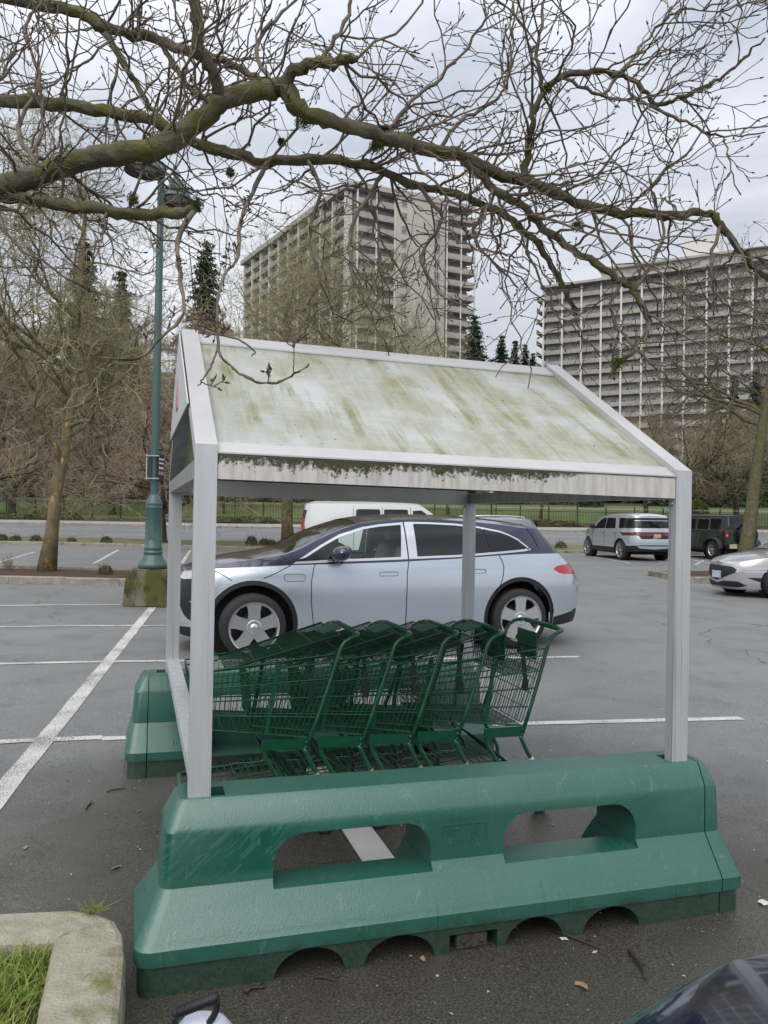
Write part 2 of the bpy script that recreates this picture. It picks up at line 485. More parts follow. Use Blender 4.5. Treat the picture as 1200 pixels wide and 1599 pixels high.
island('planting_bed', [(kxl, kyl + .16), (kx - .16, ky + .16), (kx - .55, yb - .16), (kxl, yb - .16)], MULCH, .13)
pr = ground_pt(1076, 911); pr2 = ground_pt(1200, 905)
kerb_run('island_kerb', [(pr[0], pr[1]), (pr[0] + 9, pr[1] + 1.5)], wd=.17, ht=.16)
kerb_run('island_kerb', [(pr[0] - .2, pr[1] + 2.6), (pr[0], pr[1])], wd=.17, ht=.16)
kerb_run('island_kerb', [(pr[0] + 9, pr[1] + 4.1), (pr[0] - .2, pr[1] + 2.6)], wd=.17, ht=.16)
island('planting_bed', [(pr[0] + .14, pr[1] + .18), (pr[0] + 9, pr[1] + 1.66), (pr[0] + 9, pr[1] + 3.9), (pr[0] - .05, pr[1] + 2.45)], MULCH, .13)

# ---- painted lines
def mat_line():
    m = bpy.data.materials.new('worn_white_line'); m.use_nodes = True; nt = m.node_tree; L = nt.links; p = nt.nodes['Principled BSDF']
    tc = nd(nt, 'ShaderNodeTexCoord')
    n1 = nd(nt, 'ShaderNodeTexNoise', Scale=95.0, Detail=5.0); L.new(tc.outputs['Object'], n1.inputs[0])
    n2 = nd(nt, 'ShaderNodeTexNoise', Scale=2.3, Detail=4.0); L.new(tc.outputs['Object'], n2.inputs[0])
    ad = nd(nt, 'ShaderNodeMath', operation='MULTIPLY_ADD'); L.new(n2.outputs['Fac'], ad.inputs[0]); ad.inputs[1].default_value = .55; L.new(n1.outputs['Fac'], ad.inputs[2])
    r = nd(nt, 'ShaderNodeMapRange'); r.inputs['From Min'].default_value = .80; r.inputs['From Max'].default_value = .88; L.new(ad.outputs[0], r.inputs['Value'])
    mx = nd(nt, 'ShaderNodeMixRGB'); mx.inputs[1].default_value = (.60, .59, .56, 1); mx.inputs[2].default_value = (.13, .13, .13, 1); L.new(r.outputs[0], mx.inputs[0])
    L.new(mx.outputs[0], p.inputs['Base Color']); p.inputs['Roughness'].default_value = .6
    return m
LINE = mat_line()
def line(p, q, wd=.10, n=14, jit=.004):
    p, q = np.array(p[:2]), np.array(q[:2]); d = (q - p) / np.linalg.norm(q - p); nn = np.array([-d[1], d[0]])
    V = []; 
    for i in range(n + 1):
        c = p + (q - p) * i / n
        for s_ in (-1, 1):
            e = c + nn * s_ * (wd / 2 + random.uniform(-jit, jit)); V.append((e[0], e[1], float(gz(e[0], e[1])) + .005))
    mb = MB(); mb.add(V, [(2 * i, 2 * i + 2, 2 * i + 3, 2 * i + 1) for i in range(n)])
    o = mb.build('painted_line', LINE); o['kind'] = 'structure'; return o
def pxl(a, b, wd=.10, **k): return line(ground_pt(*a), ground_pt(*b), wd, **k)
pxl((-60, 1316), (238, 949), .13, n=40)
def ext(a, b, t):  # extend past the frame
    a, b = ground_pt(*a), ground_pt(*b); return a + (a - b) * t, b
for a, b in (((0, 1159), (160, 1152)), ((0, 1037), (190, 1033)), ((0, 979), (210, 977)), ((0, 946), (190, 944))):
    p, q = ext(a, b, 1.0); line(p, q, .10)
pxl((160, 1154), (560, 1140)); pxl((820, 1130), (1158, 1122)); pxl((560, 1140), (820, 1130))
pxl((190, 1033), (560, 1029)); pxl((560, 1030), (905, 1026)); pxl((212, 977.5), (300, 977))
for a, b in (((-30, 886), (55, 862)), ((147, 880), (185, 859)), ((284, 880), (298, 859))): pxl(a, b, .12)
for a, b in (((902, 865), (986, 880)), ((1080, 874), (1130, 884)), ((985, 868), (1050, 880)), ((1086, 882), (1100, 875))): pxl(a, b, .11)
for x0, x1, yy in ((-60, -19, 50.6), (-15.5, -6.5, 50.6), (-3, 5, 50.6), (9, 17, 50.6), (22, 31, 50.6), (34, 44, 50.6), (-34, -22, 56.2), (-18, -9, 56.2), (-4, 6, 56.2), (10, 19, 56.2), (25, 36, 56.2)): line((x0, yy), (x1, yy), .2)
line((-70, 44.6), (70, 44.6), .16, n=30)
# ================================================================== SHELTER AND BARRIERS
def W3(a, b, z):
    p = SH_O + AX * (a + .0081 * z) + AY * b
    return Vector((p[0], p[1], z - .0195 * a))
ALU = M('aluminium_tube', (.60, .615, .635), .5, metal=.45, col2=(.49, .505, .525), vs=2.2, bal=.5, width=.35, stretch=(9, 9, .8), rvar=.07, bump=.05, bs=40, col3=(.38, .39, .41), v3=2.5, b3=.60, w3=.08, st3=(26, 26, .35))
ALUW = M('white_aluminium', (.60, .595, .595), .5, metal=.15, col2=(.50, .495, .49), vs=3.0, width=.4, rvar=.06, bump=.04, bs=30)
ALUD = M('weathered_aluminium', (.40, .41, .42), .5, metal=.5, col2=(.30, .31, .31), vs=3, stretch=(6, 6, 1))
STEEL = M('zinc_bolt', (.45, .45, .45), .35, metal=.9)
SIGNW = M('sign_white', (.66, .67, .68), .4)
SIGNR = M('sign_red', (.50, .22, .24), .4)

def mat_roof():
    """milky twin-wall sheet with algae that rain has drawn into streaks (UV: along ridge, down slope)"""
    m = bpy.data.materials.new('milky_roof_sheet'); m.use_nodes = True; nt = m.node_tree; L = nt.links; p = nt.nodes['Principled BSDF']
    uv = nd(nt, 'ShaderNodeUVMap')
    def ns(st, sc, det=6, rot=0.0, dist=0.0):
        mp = nd(nt, 'ShaderNodeMapping'); mp.inputs['Scale'].default_value = st; mp.inputs['Rotation'].default_value = (0, 0, rot); L.new(uv.outputs[0], mp.inputs[0])
        n = nd(nt, 'ShaderNodeTexNoise', Scale=sc, Detail=det, Roughness=.65, Distortion=dist); L.new(mp.outputs[0], n.inputs['Vector']); return n.outputs['Fac']
    def mr(s_, a, b, c=0., d=1.):
        r = nd(nt, 'ShaderNodeMapRange')
        for k, v in (('From Min', a), ('From Max', b), ('To Min', c), ('To Max', d)): r.inputs[k].default_value = v
        L.new(s_, r.inputs['Value']); return r.outputs[0]
    def mul(a, b):
        x = nd(nt, 'ShaderNodeMath', operation='MULTIPLY'); L.new(a, x.inputs[0]); L.new(b, x.inputs[1]); return x.outputs[0]
    def mix(f, a, b):
        x = nd(nt, 'ShaderNodeMixRGB')
        for i, q in ((0, f), (1, a), (2, b)):
            if isinstance(q, tuple): x.inputs[i].default_value = col4(q)
            else: L.new(q, x.inputs[i])
        return x.outputs[0]
    patch = mr(ns((1.2, 1.0, 1), 2.1, 5, .05, .25), .35, .56)
    streak = mr(ns((9, .8, 1), 1.5, 7, -.06), .34, .66)
    fine = mr(ns((1, 1, 1), 75, 4), .30, .70, .62, 1.)
    f1 = mul(patch, mr(streak, 0, 1, .35, 1.)); f1 = mul(f1, fine)
    c = mix(f1, (.80, .835, .83), (.46, .44, .25))
    heavy = mul(mul(mr(ns((7, .7, 1), 1.3, 6, -.08, .15), .48, .62), mr(ns((1, 1, 1), 1.7, 3), .42, .56)), fine)
    c = mix(heavy, c, (.33, .31, .07))
    ribs = mr(ns((.6, 60, 1), 1.5, 2), .35, .65, .93, 1.02)
    x = nd(nt, 'ShaderNodeMixRGB'); x.blend_type = 'MULTIPLY'; x.inputs[0].default_value = 1.0; L.new(c, x.inputs[1]); L.new(ribs, x.inputs[2]); c = x.outputs[0]
    spot = mr(ns((1, 1, 1), 34, 2), .70, .74)
    c = mix(spot, c, (.10, .09, .04))
    L.new(c, p.inputs['Base Color']); p.inputs['Roughness'].default_value = .42; p.inputs['Specular IOR Level'].default_value = .35
    out = nt.nodes['Material Output']
    tr = nd(nt, 'ShaderNodeBsdfTranslucent'); L.new(c, tr.inputs[0])
    mx = nd(nt, 'ShaderNodeMixShader'); mx.inputs[0].default_value = .42; L.new(p.outputs[0], mx.inputs[1]); L.new(tr.outputs[0], mx.inputs[2]); L.new(mx.outputs[0], out.inputs[0])
    return m
ROOFM = mat_roof()

def mat_fascia():
    """pale beam with dark moss hanging from its top edge (UV y = 0 at the top edge)"""
    m = bpy.data.materials.new('mossy_fascia'); m.use_nodes = True; nt = m.node_tree; L = nt.links; p = nt.nodes['Principled BSDF']
    uv = nd(nt, 'ShaderNodeUVMap'); sx = nd(nt, 'ShaderNodeSeparateXYZ'); L.new(uv.outputs[0], sx.inputs[0])
    def ns(st, sc, det=6):
        mp = nd(nt, 'ShaderNodeMapping'); mp.inputs['Scale'].default_value = st; L.new(uv.outputs[0], mp.inputs[0])
        n = nd(nt, 'ShaderNodeTexNoise', Scale=sc, Detail=det, Roughness=.7); L.new(mp.outputs[0], n.inputs['Vector']); return n.outputs['Fac']
    n1 = ns((1, .9, 1), 62, 7); n2 = ns((1, 0, 1), 3.2, 4)
    a = nd(nt, 'ShaderNodeMath', operation='MULTIPLY'); L.new(n1, a.inputs[0]); L.new(n2, a.inputs[1])
    th = nd(nt, 'ShaderNodeMapRange'); L.new(a.outputs[0], th.inputs['Value'])
    for k, v in (('From Min', .17), ('From Max', .40), ('To Min', .006), ('To Max', .088)): th.inputs[k].default_value = v
    # moss only on the middle stretch of the beam
    mid = nd(nt, 'ShaderNodeMapRange'); L.new(sx.outputs[0], mid.inputs['Value'])
    for k, v in (('From Min', 1.58), ('From Max', 1.36), ('To Min', 0.), ('To Max', 1.)): mid.inputs[k].default_value = v
    t2 = nd(nt, 'ShaderNodeMath', operation='MULTIPLY'); L.new(th.outputs[0], t2.inputs[0]); L.new(mid.outputs[0], t2.inputs[1])
    su = nd(nt, 'ShaderNodeMath', operation='SUBTRACT'); L.new(t2.outputs[0], su.inputs[0]); L.new(sx.outputs[1], su.inputs[1])
    f = nd(nt, 'ShaderNodeMapRange'); L.new(su.outputs[0], f.inputs['Value'])
    for k, v in (('From Min', 0.0), ('From Max', .022)): f.inputs[k].default_value = v
    gr = nd(nt, 'ShaderNodeMapRange'); L.new(ns((1, .12, 1), 30, 5), gr.inputs['Value'])
    for k, v in (('From Min', .42), ('From Max', .66), ('To Min', 0.), ('To Max', .6)): gr.inputs[k].default_value = v
    c1 = nd(nt, 'ShaderNodeMixRGB'); c1.inputs[1].default_value = (.60, .585, .55, 1); c1.inputs[2].default_value = (.30, .28, .23, 1); L.new(gr.outputs[0], c1.inputs[0])
    c2 = nd(nt, 'ShaderNodeMixRGB'); L.new(f.outputs[0], c2.inputs[0]); L.new(c1.outputs[0], c2.inputs[1])
    mc = nd(nt, 'ShaderNodeMixRGB'); mc.inputs[1].default_value = (.018, .016, .008, 1); mc.inputs[2].default_value = (.075, .08, .02, 1); L.new(ns((1, 1, 1), 60, 2), mc.inputs[0])
    L.new(mc.outputs[0], c2.inputs[2]); L.new(c2.outputs[0], p.inputs['Base Color']); p.inputs['Roughness'].default_value = .6
    b = nd(nt, 'ShaderNodeBump', Strength=.8, Distance=.008); L.new(f.outputs[0], b.inputs['Height']); L.new(b.outputs[0], p.inputs['Normal'])
    return m
FASCIA = mat_fascia()

def uv_quad(name, quad, uvs, m, parent, org, thick=None, segs=(1, 1)):
    """solid sheet from a quad of shelter coords, with UVs; thick: vector in shelter coords"""
    n, k = segs; V = []; U = []
    q = [Vector(c) for c in quad]; u = [Vector((c[0], c[1], 0)) for c in uvs]
    for dz in (Vector((0, 0, 0)), Vector(thick)):
        for i in range(n + 1):
            for j in range(k + 1):
                s, t = i / n, j / k
                P = (q[0] * (1 - s) + q[1] * s) * (1 - t) + (q[3] * (1 - s) + q[2] * s) * t + dz
                V.append(W3(*P) - org); U.append(((u[0] * (1 - s) + u[1] * s) * (1 - t) + (u[3] * (1 - s) + u[2] * s) * t))
    N = (n + 1) * (k + 1); Fc = []
    idx = lambda i, j: i * (k + 1) + j
    for i in range(n):
        for j in range(k):
            Fc.append((idx(i, j), idx(i + 1, j), idx(i + 1, j + 1), idx(i, j + 1))); Fc.append(tuple(N + c for c in (idx(i, j + 1), idx(i + 1, j + 1), idx(i + 1, j), idx(i, j))))
    rimi = [idx(i, 0) for i in range(n + 1)] + [idx(n, j) for j in range(1, k + 1)] + [idx(i, k) for i in range(n - 1, -1, -1)] + [idx(0, j) for j in range(k - 1, 0, -1)]
    for a, b in zip(rimi, rimi[1:] + rimi[:1]): Fc.append((b, a, N + a, N + b))
    me = bpy.data.meshes.new(name); me.from_pydata([tuple(c) for c in V], [], Fc); me.materials.append(m)
    ul = me.uv_layers.new(name='UVMap')
    for lp in me.loops: ul.data[lp.index].uv = U[lp.vertex_index][:2]
    bm = bmesh.new(); bm.from_mesh(me); bmesh.ops.recalc_face_normals(bm, faces=bm.faces[:]); bm.to_mesh(me); bm.free()
    return link(name, me, parent)

sh_o = W3(SH_L / 2, SH_W / 2, 0)
shelter = thing('cart_shelter', 'open aluminium cart shelter with algae-stained milky gable roof', 'shelter', sh_o)
T_ = .081; TB = .05; MS = (SH_R - SH_E) / (SH_W / 2); DV = .078
def sh_part(mb, name, m, parent=None):
    par = parent or shelter
    return mb.xf(lambda q: W3(q[0], q[1], q[2]) - sh_o).build(name, m, par)
inner = SH_E + MS * TB - DV
for a0 in (0.0, SH_L - T_):
    for back in (0, 1):
        fb = (lambda b: b) if not back else (lambda b: SH_W - b)
        zb = SH_B - .06
        mb = MB(); mb.prism([(a0, fb(0), zb), (a0, fb(TB), zb), (a0, fb(TB), inner - .001), (a0, fb(0), SH_E - .001)], (T_, 0, 0))
        po = sh_part(mb, 'post', ALU)
        # shallow extrusion grooves down the face, and bolts near the joint
        for k, (dz) in enumerate((.10, .12)):
            bo = MB(); bx = a0 + (T_ + .002 if a0 == 0 else -.002); bo.lathe([(0.0001, 0), (.009, 0), (.008, .006), (.0001, .008)], 8, (0, 0, 0), 'x')
            bo.v[-32:] = [(bx + (q[0] if a0 == 0 else -q[0]), fb(.025) + q[1], SH_E - dz - .03 * k + q[2]) for q in bo.v[-32:]]
            sh_part(bo, 'bolt', STEEL, po)
        mb = MB(); mb.prism([(a0, fb(0), SH_E), (a0, fb(TB), inner), (a0, SH_W / 2 - (.0005 if not back else -.0005), SH_R - DV), (a0, SH_W / 2 - (.0005 if not back else -.0005), SH_R)], (T_, 0, 0))
        sh_part(mb, 'rafter', ALUW if not back else ALUD)
for back in (0, 1):
    fb = (lambda b: b) if not back else (lambda b: SH_W - b)
    zt = lambda b: SH_E + MS * b - .034
    a0, a1 = T_ + .002, SH_L - T_ - .002
    uv_quad('roof_panel', [(a0, fb(.012), zt(.012)), (a1, fb(.012), zt(.012)), (a1, fb(SH_W / 2 - .004), zt(SH_W / 2 - .004)), (a0, fb(SH_W / 2 - .004), zt(SH_W / 2 - .004))],
            [(0, 0), (2, 0), (2, 1.35), (0, 1.35)] if not back else [(5, 0), (7, 0), (7, 1.35), (5, 1.35)], ROOFM, shelter, sh_o, (0, 0, -.014), (8, 6))
    mb = MB(); b0, b1 = .002, .075
    mb.prism([(a0, fb(b0), zt(b0) + .003), (a0, fb(b1), zt(b1) + .003), (a0, fb(b1), zt(b1) + .009), (a0, fb(b0), zt(b0) + .009)], (a1 - a0, 0, 0)); sh_part(mb, 'eave_trim', ALUW)
    mb = MB(); b0, b1 = SH_W / 2 - .10, SH_W / 2
    mb.prism([(a0, fb(b0), zt(b0) + .003), (a0, fb(b1), zt(b1) + .003), (a0, fb(b1), zt(b1) + .015), (a0, fb(b0), zt(b0) + .012)], (a1 - a0, 0, 0)); sh_part(mb, 'ridge_cap', ALUW)
    if not back:
        uv_quad('fascia_beam', [(a0, .006, SH_E - .036), (a1, .006, SH_E - .036), (a1, .006, SH_E - .125), (a0, .006, SH_E - .125)], [(0, 0), (2, 0), (2, .09), (0, .09)], FASCIA, shelter, sh_o, (0, .04, 0), (6, 1))
    else:
        mb = MB(); mb.box((a0, SH_W - .08, SH_E - .125), (a1, SH_W - .006, SH_E - .036)); mb.box((a0, SH_W - .10, SH_E - .138), (a1, SH_W - .081, SH_E - .060)); sh_part(mb, 'back_beam', ALUW)
mb = MB(); mb.box((a0, SH_W / 2 - .03, SH_R - .15), (a1, SH_W / 2 + .03, SH_R - .06)); sh_part(mb, 'ridge_beam', ALUD)
mb = MB(); mb.box((.002, TB + .002, .655), (T_ - .002, SH_W - TB - .002, .705)); sh_part(mb, 'side_rail', ALU)
mb = MB(); mb.box((SH_L - T_ + .002, TB + .002, SH_E - .125), (SH_L - .002, SH_W - TB - .002, SH_E - .055)); sh_part(mb, 'tie_beam', ALUD)
mb = MB(); mb.box((.002, TB + .002, SH_E - .125), (T_ - .002, SH_W - TB - .002, SH_E - .055)); sh_part(mb, 'tie_beam', ALUD)
# gable sign, seen almost edge-on
mb = MB(); mb.prism([(-.012, .33, 2.09), (-.012, SH_W - .33, 2.09), (-.012, SH_W / 2, SH_R - .02)], (.005, 0, 0)); sg = sh_part(mb, 'gable_sign', SIGNW)
mb = MB()
mb.prism([(-.0165, 1.10, 2.17), (-.0165, 1.30, 2.17), (-.0165, 1.20, 2.33)], (.004, 0, 0))
o = sh_part(mb, 'red_mark', SIGNR, sg)
# flat steel strap across the ground between the barriers
mb = MB(); mb.box((.86, .30, .006), (1.02, 2.10, .014)); sh_part(mb, 'ground_strap', ALUW)

# ---- barriers
def mat_barrier():
    m = bpy.data.materials.new('green_plastic_barrier'); m.use_nodes = True; nt = m.node_tree; L = nt.links; p = nt.nodes['Principled BSDF']
    tc = nd(nt, 'ShaderNodeTexCoord'); sx = nd(nt, 'ShaderNodeSeparateXYZ'); L.new(tc.outputs['Object'], sx.inputs[0])
    def ns(st, sc, det=6, dist=0., rot=(0, 0, 0)):
        mp = nd(nt, 'ShaderNodeMapping'); mp.inputs['Scale'].default_value = st; mp.inputs['Rotation'].default_value = rot; L.new(tc.outputs['Object'], mp.inputs[0])
        n = nd(nt, 'ShaderNodeTexNoise', Scale=sc, Detail=det, Roughness=.62, Distortion=dist); L.new(mp.outputs[0], n.inputs['Vector']); return n.outputs['Fac']
    def mr(s_, a, b, c=0., d=1.):
        r = nd(nt, 'ShaderNodeMapRange')
        for k, v in (('From Min', a), ('From Max', b), ('To Min', c), ('To Max', d)): r.inputs[k].default_value = v
        L.new(s_, r.inputs['Value']); return r.outputs[0]
    def mul(a, b):
        x = nd(nt, 'ShaderNodeMath', operation='MULTIPLY')
        for i, q in ((0, a), (1, b)):
            if isinstance(q, float): x.inputs[i].default_value = q
            else: L.new(q, x.inputs[i])
        return x.outputs[0]
    def mix(f, a, b):
        x = nd(nt, 'ShaderNodeMixRGB')
        for i, q in ((0, f), (1, a), (2, b)):
            if isinstance(q, tuple): x.inputs[i].default_value = col4(q)
            else: L.new(q, x.inputs[i])
        return x.outputs[0]
    dry = mix(mr(ns((1, 1, 1), 3.0, 7), .35, .65), (.014, .096, .070), (.023, .116, .088))
    dry = mix(mr(ns((1, 1, 1), 60, 3), .55, .75, 0., .35), dry, (.055, .17, .14))
    # rain runs: thin vertical streaks, and slanting splashes at the left
    runs = mul(mul(mr(ns((30, 5, .45), 1.0, 3), .62, .67), mr(ns((1.2, 1, 1), 1.6, 3), .47, .56)), .75)
    m1 = nd(nt, 'ShaderNodeMapping'); m1.inputs['Rotation'].default_value = (0, R(42), 0); L.new(tc.outputs['Object'], m1.inputs[0])
    m2 = nd(nt, 'ShaderNodeMapping'); m2.inputs['Scale'].default_value = (1.0, 1.0, 5.0); L.new(m1.outputs[0], m2.inputs[0])
    n3 = nd(nt, 'ShaderNodeTexNoise', Scale=11.0, Detail=5.0, Roughness=.6); L.new(m2.outputs[0], n3.inputs['Vector'])
    slant = mul(mul(mr(n3.outputs['Fac'], .43, .49), mr(sx.outputs[0], -.62, -.80)), mr(sx.outputs[2], .335, .36))
    slant = mul(slant, mr(sx.outputs[2], .52, .50))
    wet = nd(nt, 'ShaderNodeMath', operation='MAXIMUM'); L.new(runs, wet.inputs[0]); L.new(slant, wet.inputs[1])
    c = mix(wet.outputs[0], dry, (.006, .085, .062))
    c = mix(mul(mr(ns((3, 3, 1.2), 7, 8, 1.2), .60, .70), .30), c, (.16, .26, .22))
    # grime splashed up from the ground
    gz_ = nd(nt, 'ShaderNodeMath', operation='MULTIPLY_ADD'); L.new(ns((1, 1, 1), 9, 7), gz_.inputs[0]); gz_.inputs[1].default_value = -.20; L.new(sx.outputs[2], gz_.inputs[2])
    grime = mr(gz_.outputs[0], -.02, .035, .80, 0.)
    c = mix(grime, c, mix(mr(ns((1, 1, 1), 90, 2), .4, .7), (.014, .030, .018), (.050, .066, .040)))
    rust = mul(mr(ns((1, 1, 1), 5, 5), .60, .72), mr(sx.outputs[0], .7, .95))
    c = mix(mul(rust, .5), c, (.13, .10, .06))
    L.new(c, p.inputs['Base Color'])
    r = nd(nt, 'ShaderNodeMixRGB'); L.new(wet.outputs[0], r.inputs[0]); r.inputs[1].default_value = (.33,) * 3 + (1,); r.inputs[2].default_value = (.14,) * 3 + (1,); L.new(r.outputs[0], p.inputs['Roughness'])
    p.inputs['Specular IOR Level'].default_value = .95
    b = nd(nt, 'ShaderNodeBump', Strength=.25, Distance=.004); L.new(ns((1, 1, 1), 130, 3), b.inputs['Height']); L.new(b.outputs[0], p.inputs['Normal'])
    return m
BARR = mat_barrier()

def ring(z, hl, hw, rc, n=6):
    P = []; hr = hl + (.010 if z < .17 else min(.055, .010 + (z - .17) * .36))
    for cx, cy, a0 in ((hr - rc, hw - rc, 0), (-hl + rc, hw - rc, 90), (-hl + rc, -hw + rc, 180), (hr - rc, -hw + rc, 270)):
        for j in range(n + 1):
            t = R(a0 + 90 * j / n); P.append((cx + rc * math.cos(t), cy + rc * math.sin(t), z))
    return P
def boolean(me, cutters):
    o = bpy.data.objects.new('tmp', me); COL.objects.link(o); cs = []
    for i, c in enumerate(cutters):
        co = bpy.data.objects.new('cut', c); COL.objects.link(co); cs.append(co)
        md = o.modifiers.new('b%d' % i, 'BOOLEAN'); md.operation = 'DIFFERENCE'; md.object = co; md.solver = 'EXACT'
    if False: bv = o.modifiers.new('bev', 'BEVEL')
    dg = bpy.context.evaluated_depsgraph_get(); dg.update()
    out = bpy.data.meshes.new_from_object(o.evaluated_get(dg))
    bpy.data.objects.remove(o)
    for c in cs: bpy.data.objects.remove(c)
    return out
def barrier_mesh():
    prof = [(0, 1.238, .250, .05), (.104, 1.238, .250, .05), (.108, 1.252, .266, .06), (.160, 1.252, .266, .06), (.180, 1.243, .253, .06), (.186, 1.241, .250, .06), (.305, 1.178, .156, .05), (.315, 1.172, .150, .045),
            (.505, 1.160, .144, .045), (.520, 1.154, .138, .045), (.594, 1.122, .100, .04), (.606, 1.110, .088, .035)]
    rs = [ring(*q) for q in prof]; n = len(rs[0]); V = [q for r_ in rs for q in r_]; Fc = []
    for i in range(len(rs) - 1):
        for j in range(n): Fc.append((i * n + j, i * n + (j + 1) % n, (i + 1) * n + (j + 1) % n, (i + 1) * n + j))
    Fc.append(tuple(range(n - 1, -1, -1))); Fc.append(tuple((len(rs) - 1) * n + j for j in range(n)))
    base = MB().add(V, Fc).mesh('barrier_body', BARR)
    cuts = []
    for x0, x1 in ((-.77, -.15), (.16, .78)):
        z0, z1, rr = .285, .470, .11; P = [(x0, -.5, z0), (x1, -.5, z0)]
        for j in range(9): t = R(90 * j / 8); P.append((x1 - rr + rr * math.cos(t), -.5, z1 - rr + rr * math.sin(t)))
        for j in range(9): t = R(90 + 90 * j / 8); P.append((x0 + rr + rr * math.cos(t), -.5, z1 - rr + rr * math.sin(t)))
        cuts.append(MB().prism(P, (0, 1, 0)).mesh('c', BARR))
        cuts.append(MB().box((x0 + .004, -.02, .12), (x1 - .004, .5, .40)).mesh('c', BARR))
    for x0, x1 in ((-.775, -.511), (-.443, -.161), (.13, .385), (.47, .74)):
        c, h = (x0 + x1) / 2, (x1 - x0) / 2
        P = [(c + h * math.cos(R(180 * j / 14)), -.5, -.02 + .118 * math.sin(R(180 * j / 14)) ** .8) for j in range(15)] + [(c - h, -.5, -.1), (c + h, -.5, -.1)]
        cuts.append(MB().prism(P, (0, 1, 0)).mesh('c', BARR))
    cuts.append(MB().box((-.105, -.5, -.1), (.095, .5, .072)).mesh('c', BARR))
    cuts.append(MB().box((1.130, -.5, -.1), (1.136, .5, .9)).mesh('c', BARR))
    cuts.append(MB().box((-1.075, -.070, .50), (-.942, .028, .9)).mesh('c', BARR)); cuts.append(MB().box((1.0, -.072, .50), (1.082, .028, .9)).mesh('c', BARR))
    me = boolean(base, cuts)
    me.polygons.foreach_set('use_smooth', np.ones(len(me.polygons), dtype=bool))
    me.set_sharp_from_angle(angle=R(24)) if hasattr(me, 'set_sharp_from_angle') else None
    me.materials.clear(); me.materials.append(BARR)
    return me
bar_me = barrier_mesh()
TILT = .0195
def make_barrier(label, a, b, flip):
    p = W3(a, b, 0); p.z = -.0195 * a
    o = thing('plastic_barrier', label, 'barrier', p, SH_YAW + (math.pi if flip else 0), 'plastic barriers of the cart shelter')
    o.rotation_euler = (Matrix.Rotation(SH_YAW, 3, 'Z') @ Matrix.Rotation(TILT, 3, 'Y') @ Matrix.Rotation(math.pi if flip else 0, 3, 'Z')).to_euler()
    link('body', bar_me, o)
    mb = MB(); mb.box((-.068, -.235, .004), (.06, -.205, .060), .006); mb.lathe([(.0001, 0), (.008, 0), (.007, -.006), (.0001, -.007)], 8, (-.04, -.236, .032), 'y'); mb.lathe([(.0001, 0), (.008, 0), (.007, -.006), (.0001, -.007)], 8, (.034, -.236, .032), 'y')
    mb.build('connector_block', M('grimy_block', (.075, .068, .055), .85, col2=(.04, .035, .025), vs=30, bump=.5), o)
    # moulded label panel between the openings
    mb = MB(); y0 = -.1475
    for (x0, z0, x1, z1) in ((-.105, .352, .085, .356), (-.105, .446, .085, .450), (-.105, .356, -.101, .446), (.081, .356, .085, .446), (-.09, .425, -.03, .430), (-.09, .408, -.05, .412), (-.09, .385, -.035, .389), (-.09, .368, -.04, .372), (0, .37, .06, .373)):
        mb.box((x0, y0 - .001, z0), (x1, y0 + .012, z1))
    mb.bar((.0, y0, .372), (.03, y0, .425), .004, .004); mb.bar((.03, y0, .425), (.06, y0, .372), .004, .004)
    mb.build('moulded_label', BARR, o)
    return o
make_barrier('long green plastic barrier with two slots, wet-streaked, nearest the camera', 1.07, .075, False)
make_barrier('green plastic barrier behind the nested shopping carts', 1.02, SH_W - .02, True)

# ================================================================== SHOPPING CARTS
CGRN = M('cart_green_enamel', (.008, .075, .036), .30, col2=(.010, .10, .05), vs=14, spec=.5, coat=.25)
CGRND = M('cart_green_wire', (.006, .052, .028), .34, spec=.5)
CPLAST = M('cart_green_plastic', (.010, .085, .045), .6, spec=.3)
CTYRE = M('caster_tyre', (.03, .03, .03), .7); CHUB = M('caster_hub', (.50, .47, .38), .5)
CSTRAP = M('seat_strap', (.008, .022, .016), .8); CBAND = M('white_band', (.62, .60, .56), .5); CWORN = M('worn_copper_band', (.42, .26, .15), .45, metal=.3)
def wire(mb, p, q, r=.0028): mb.tube([p, q], r, 4, cap=False)
def grid_panel(mb, A, B, C, D, n, m, r=.0026):
    """wires across the quad A-B-C-D: n lines A..B direction, m lines A..D direction"""
    A, B, C, D = map(Vector, (A, B, C, D))
    for i in range(n + 1):
        t = i / n; wire(mb, A.lerp(D, t), B.lerp(C, t), r)
    for i in range(m + 1):
        t = i / m; wire(mb, A.lerp(B, t), D.lerp(C, t), r)
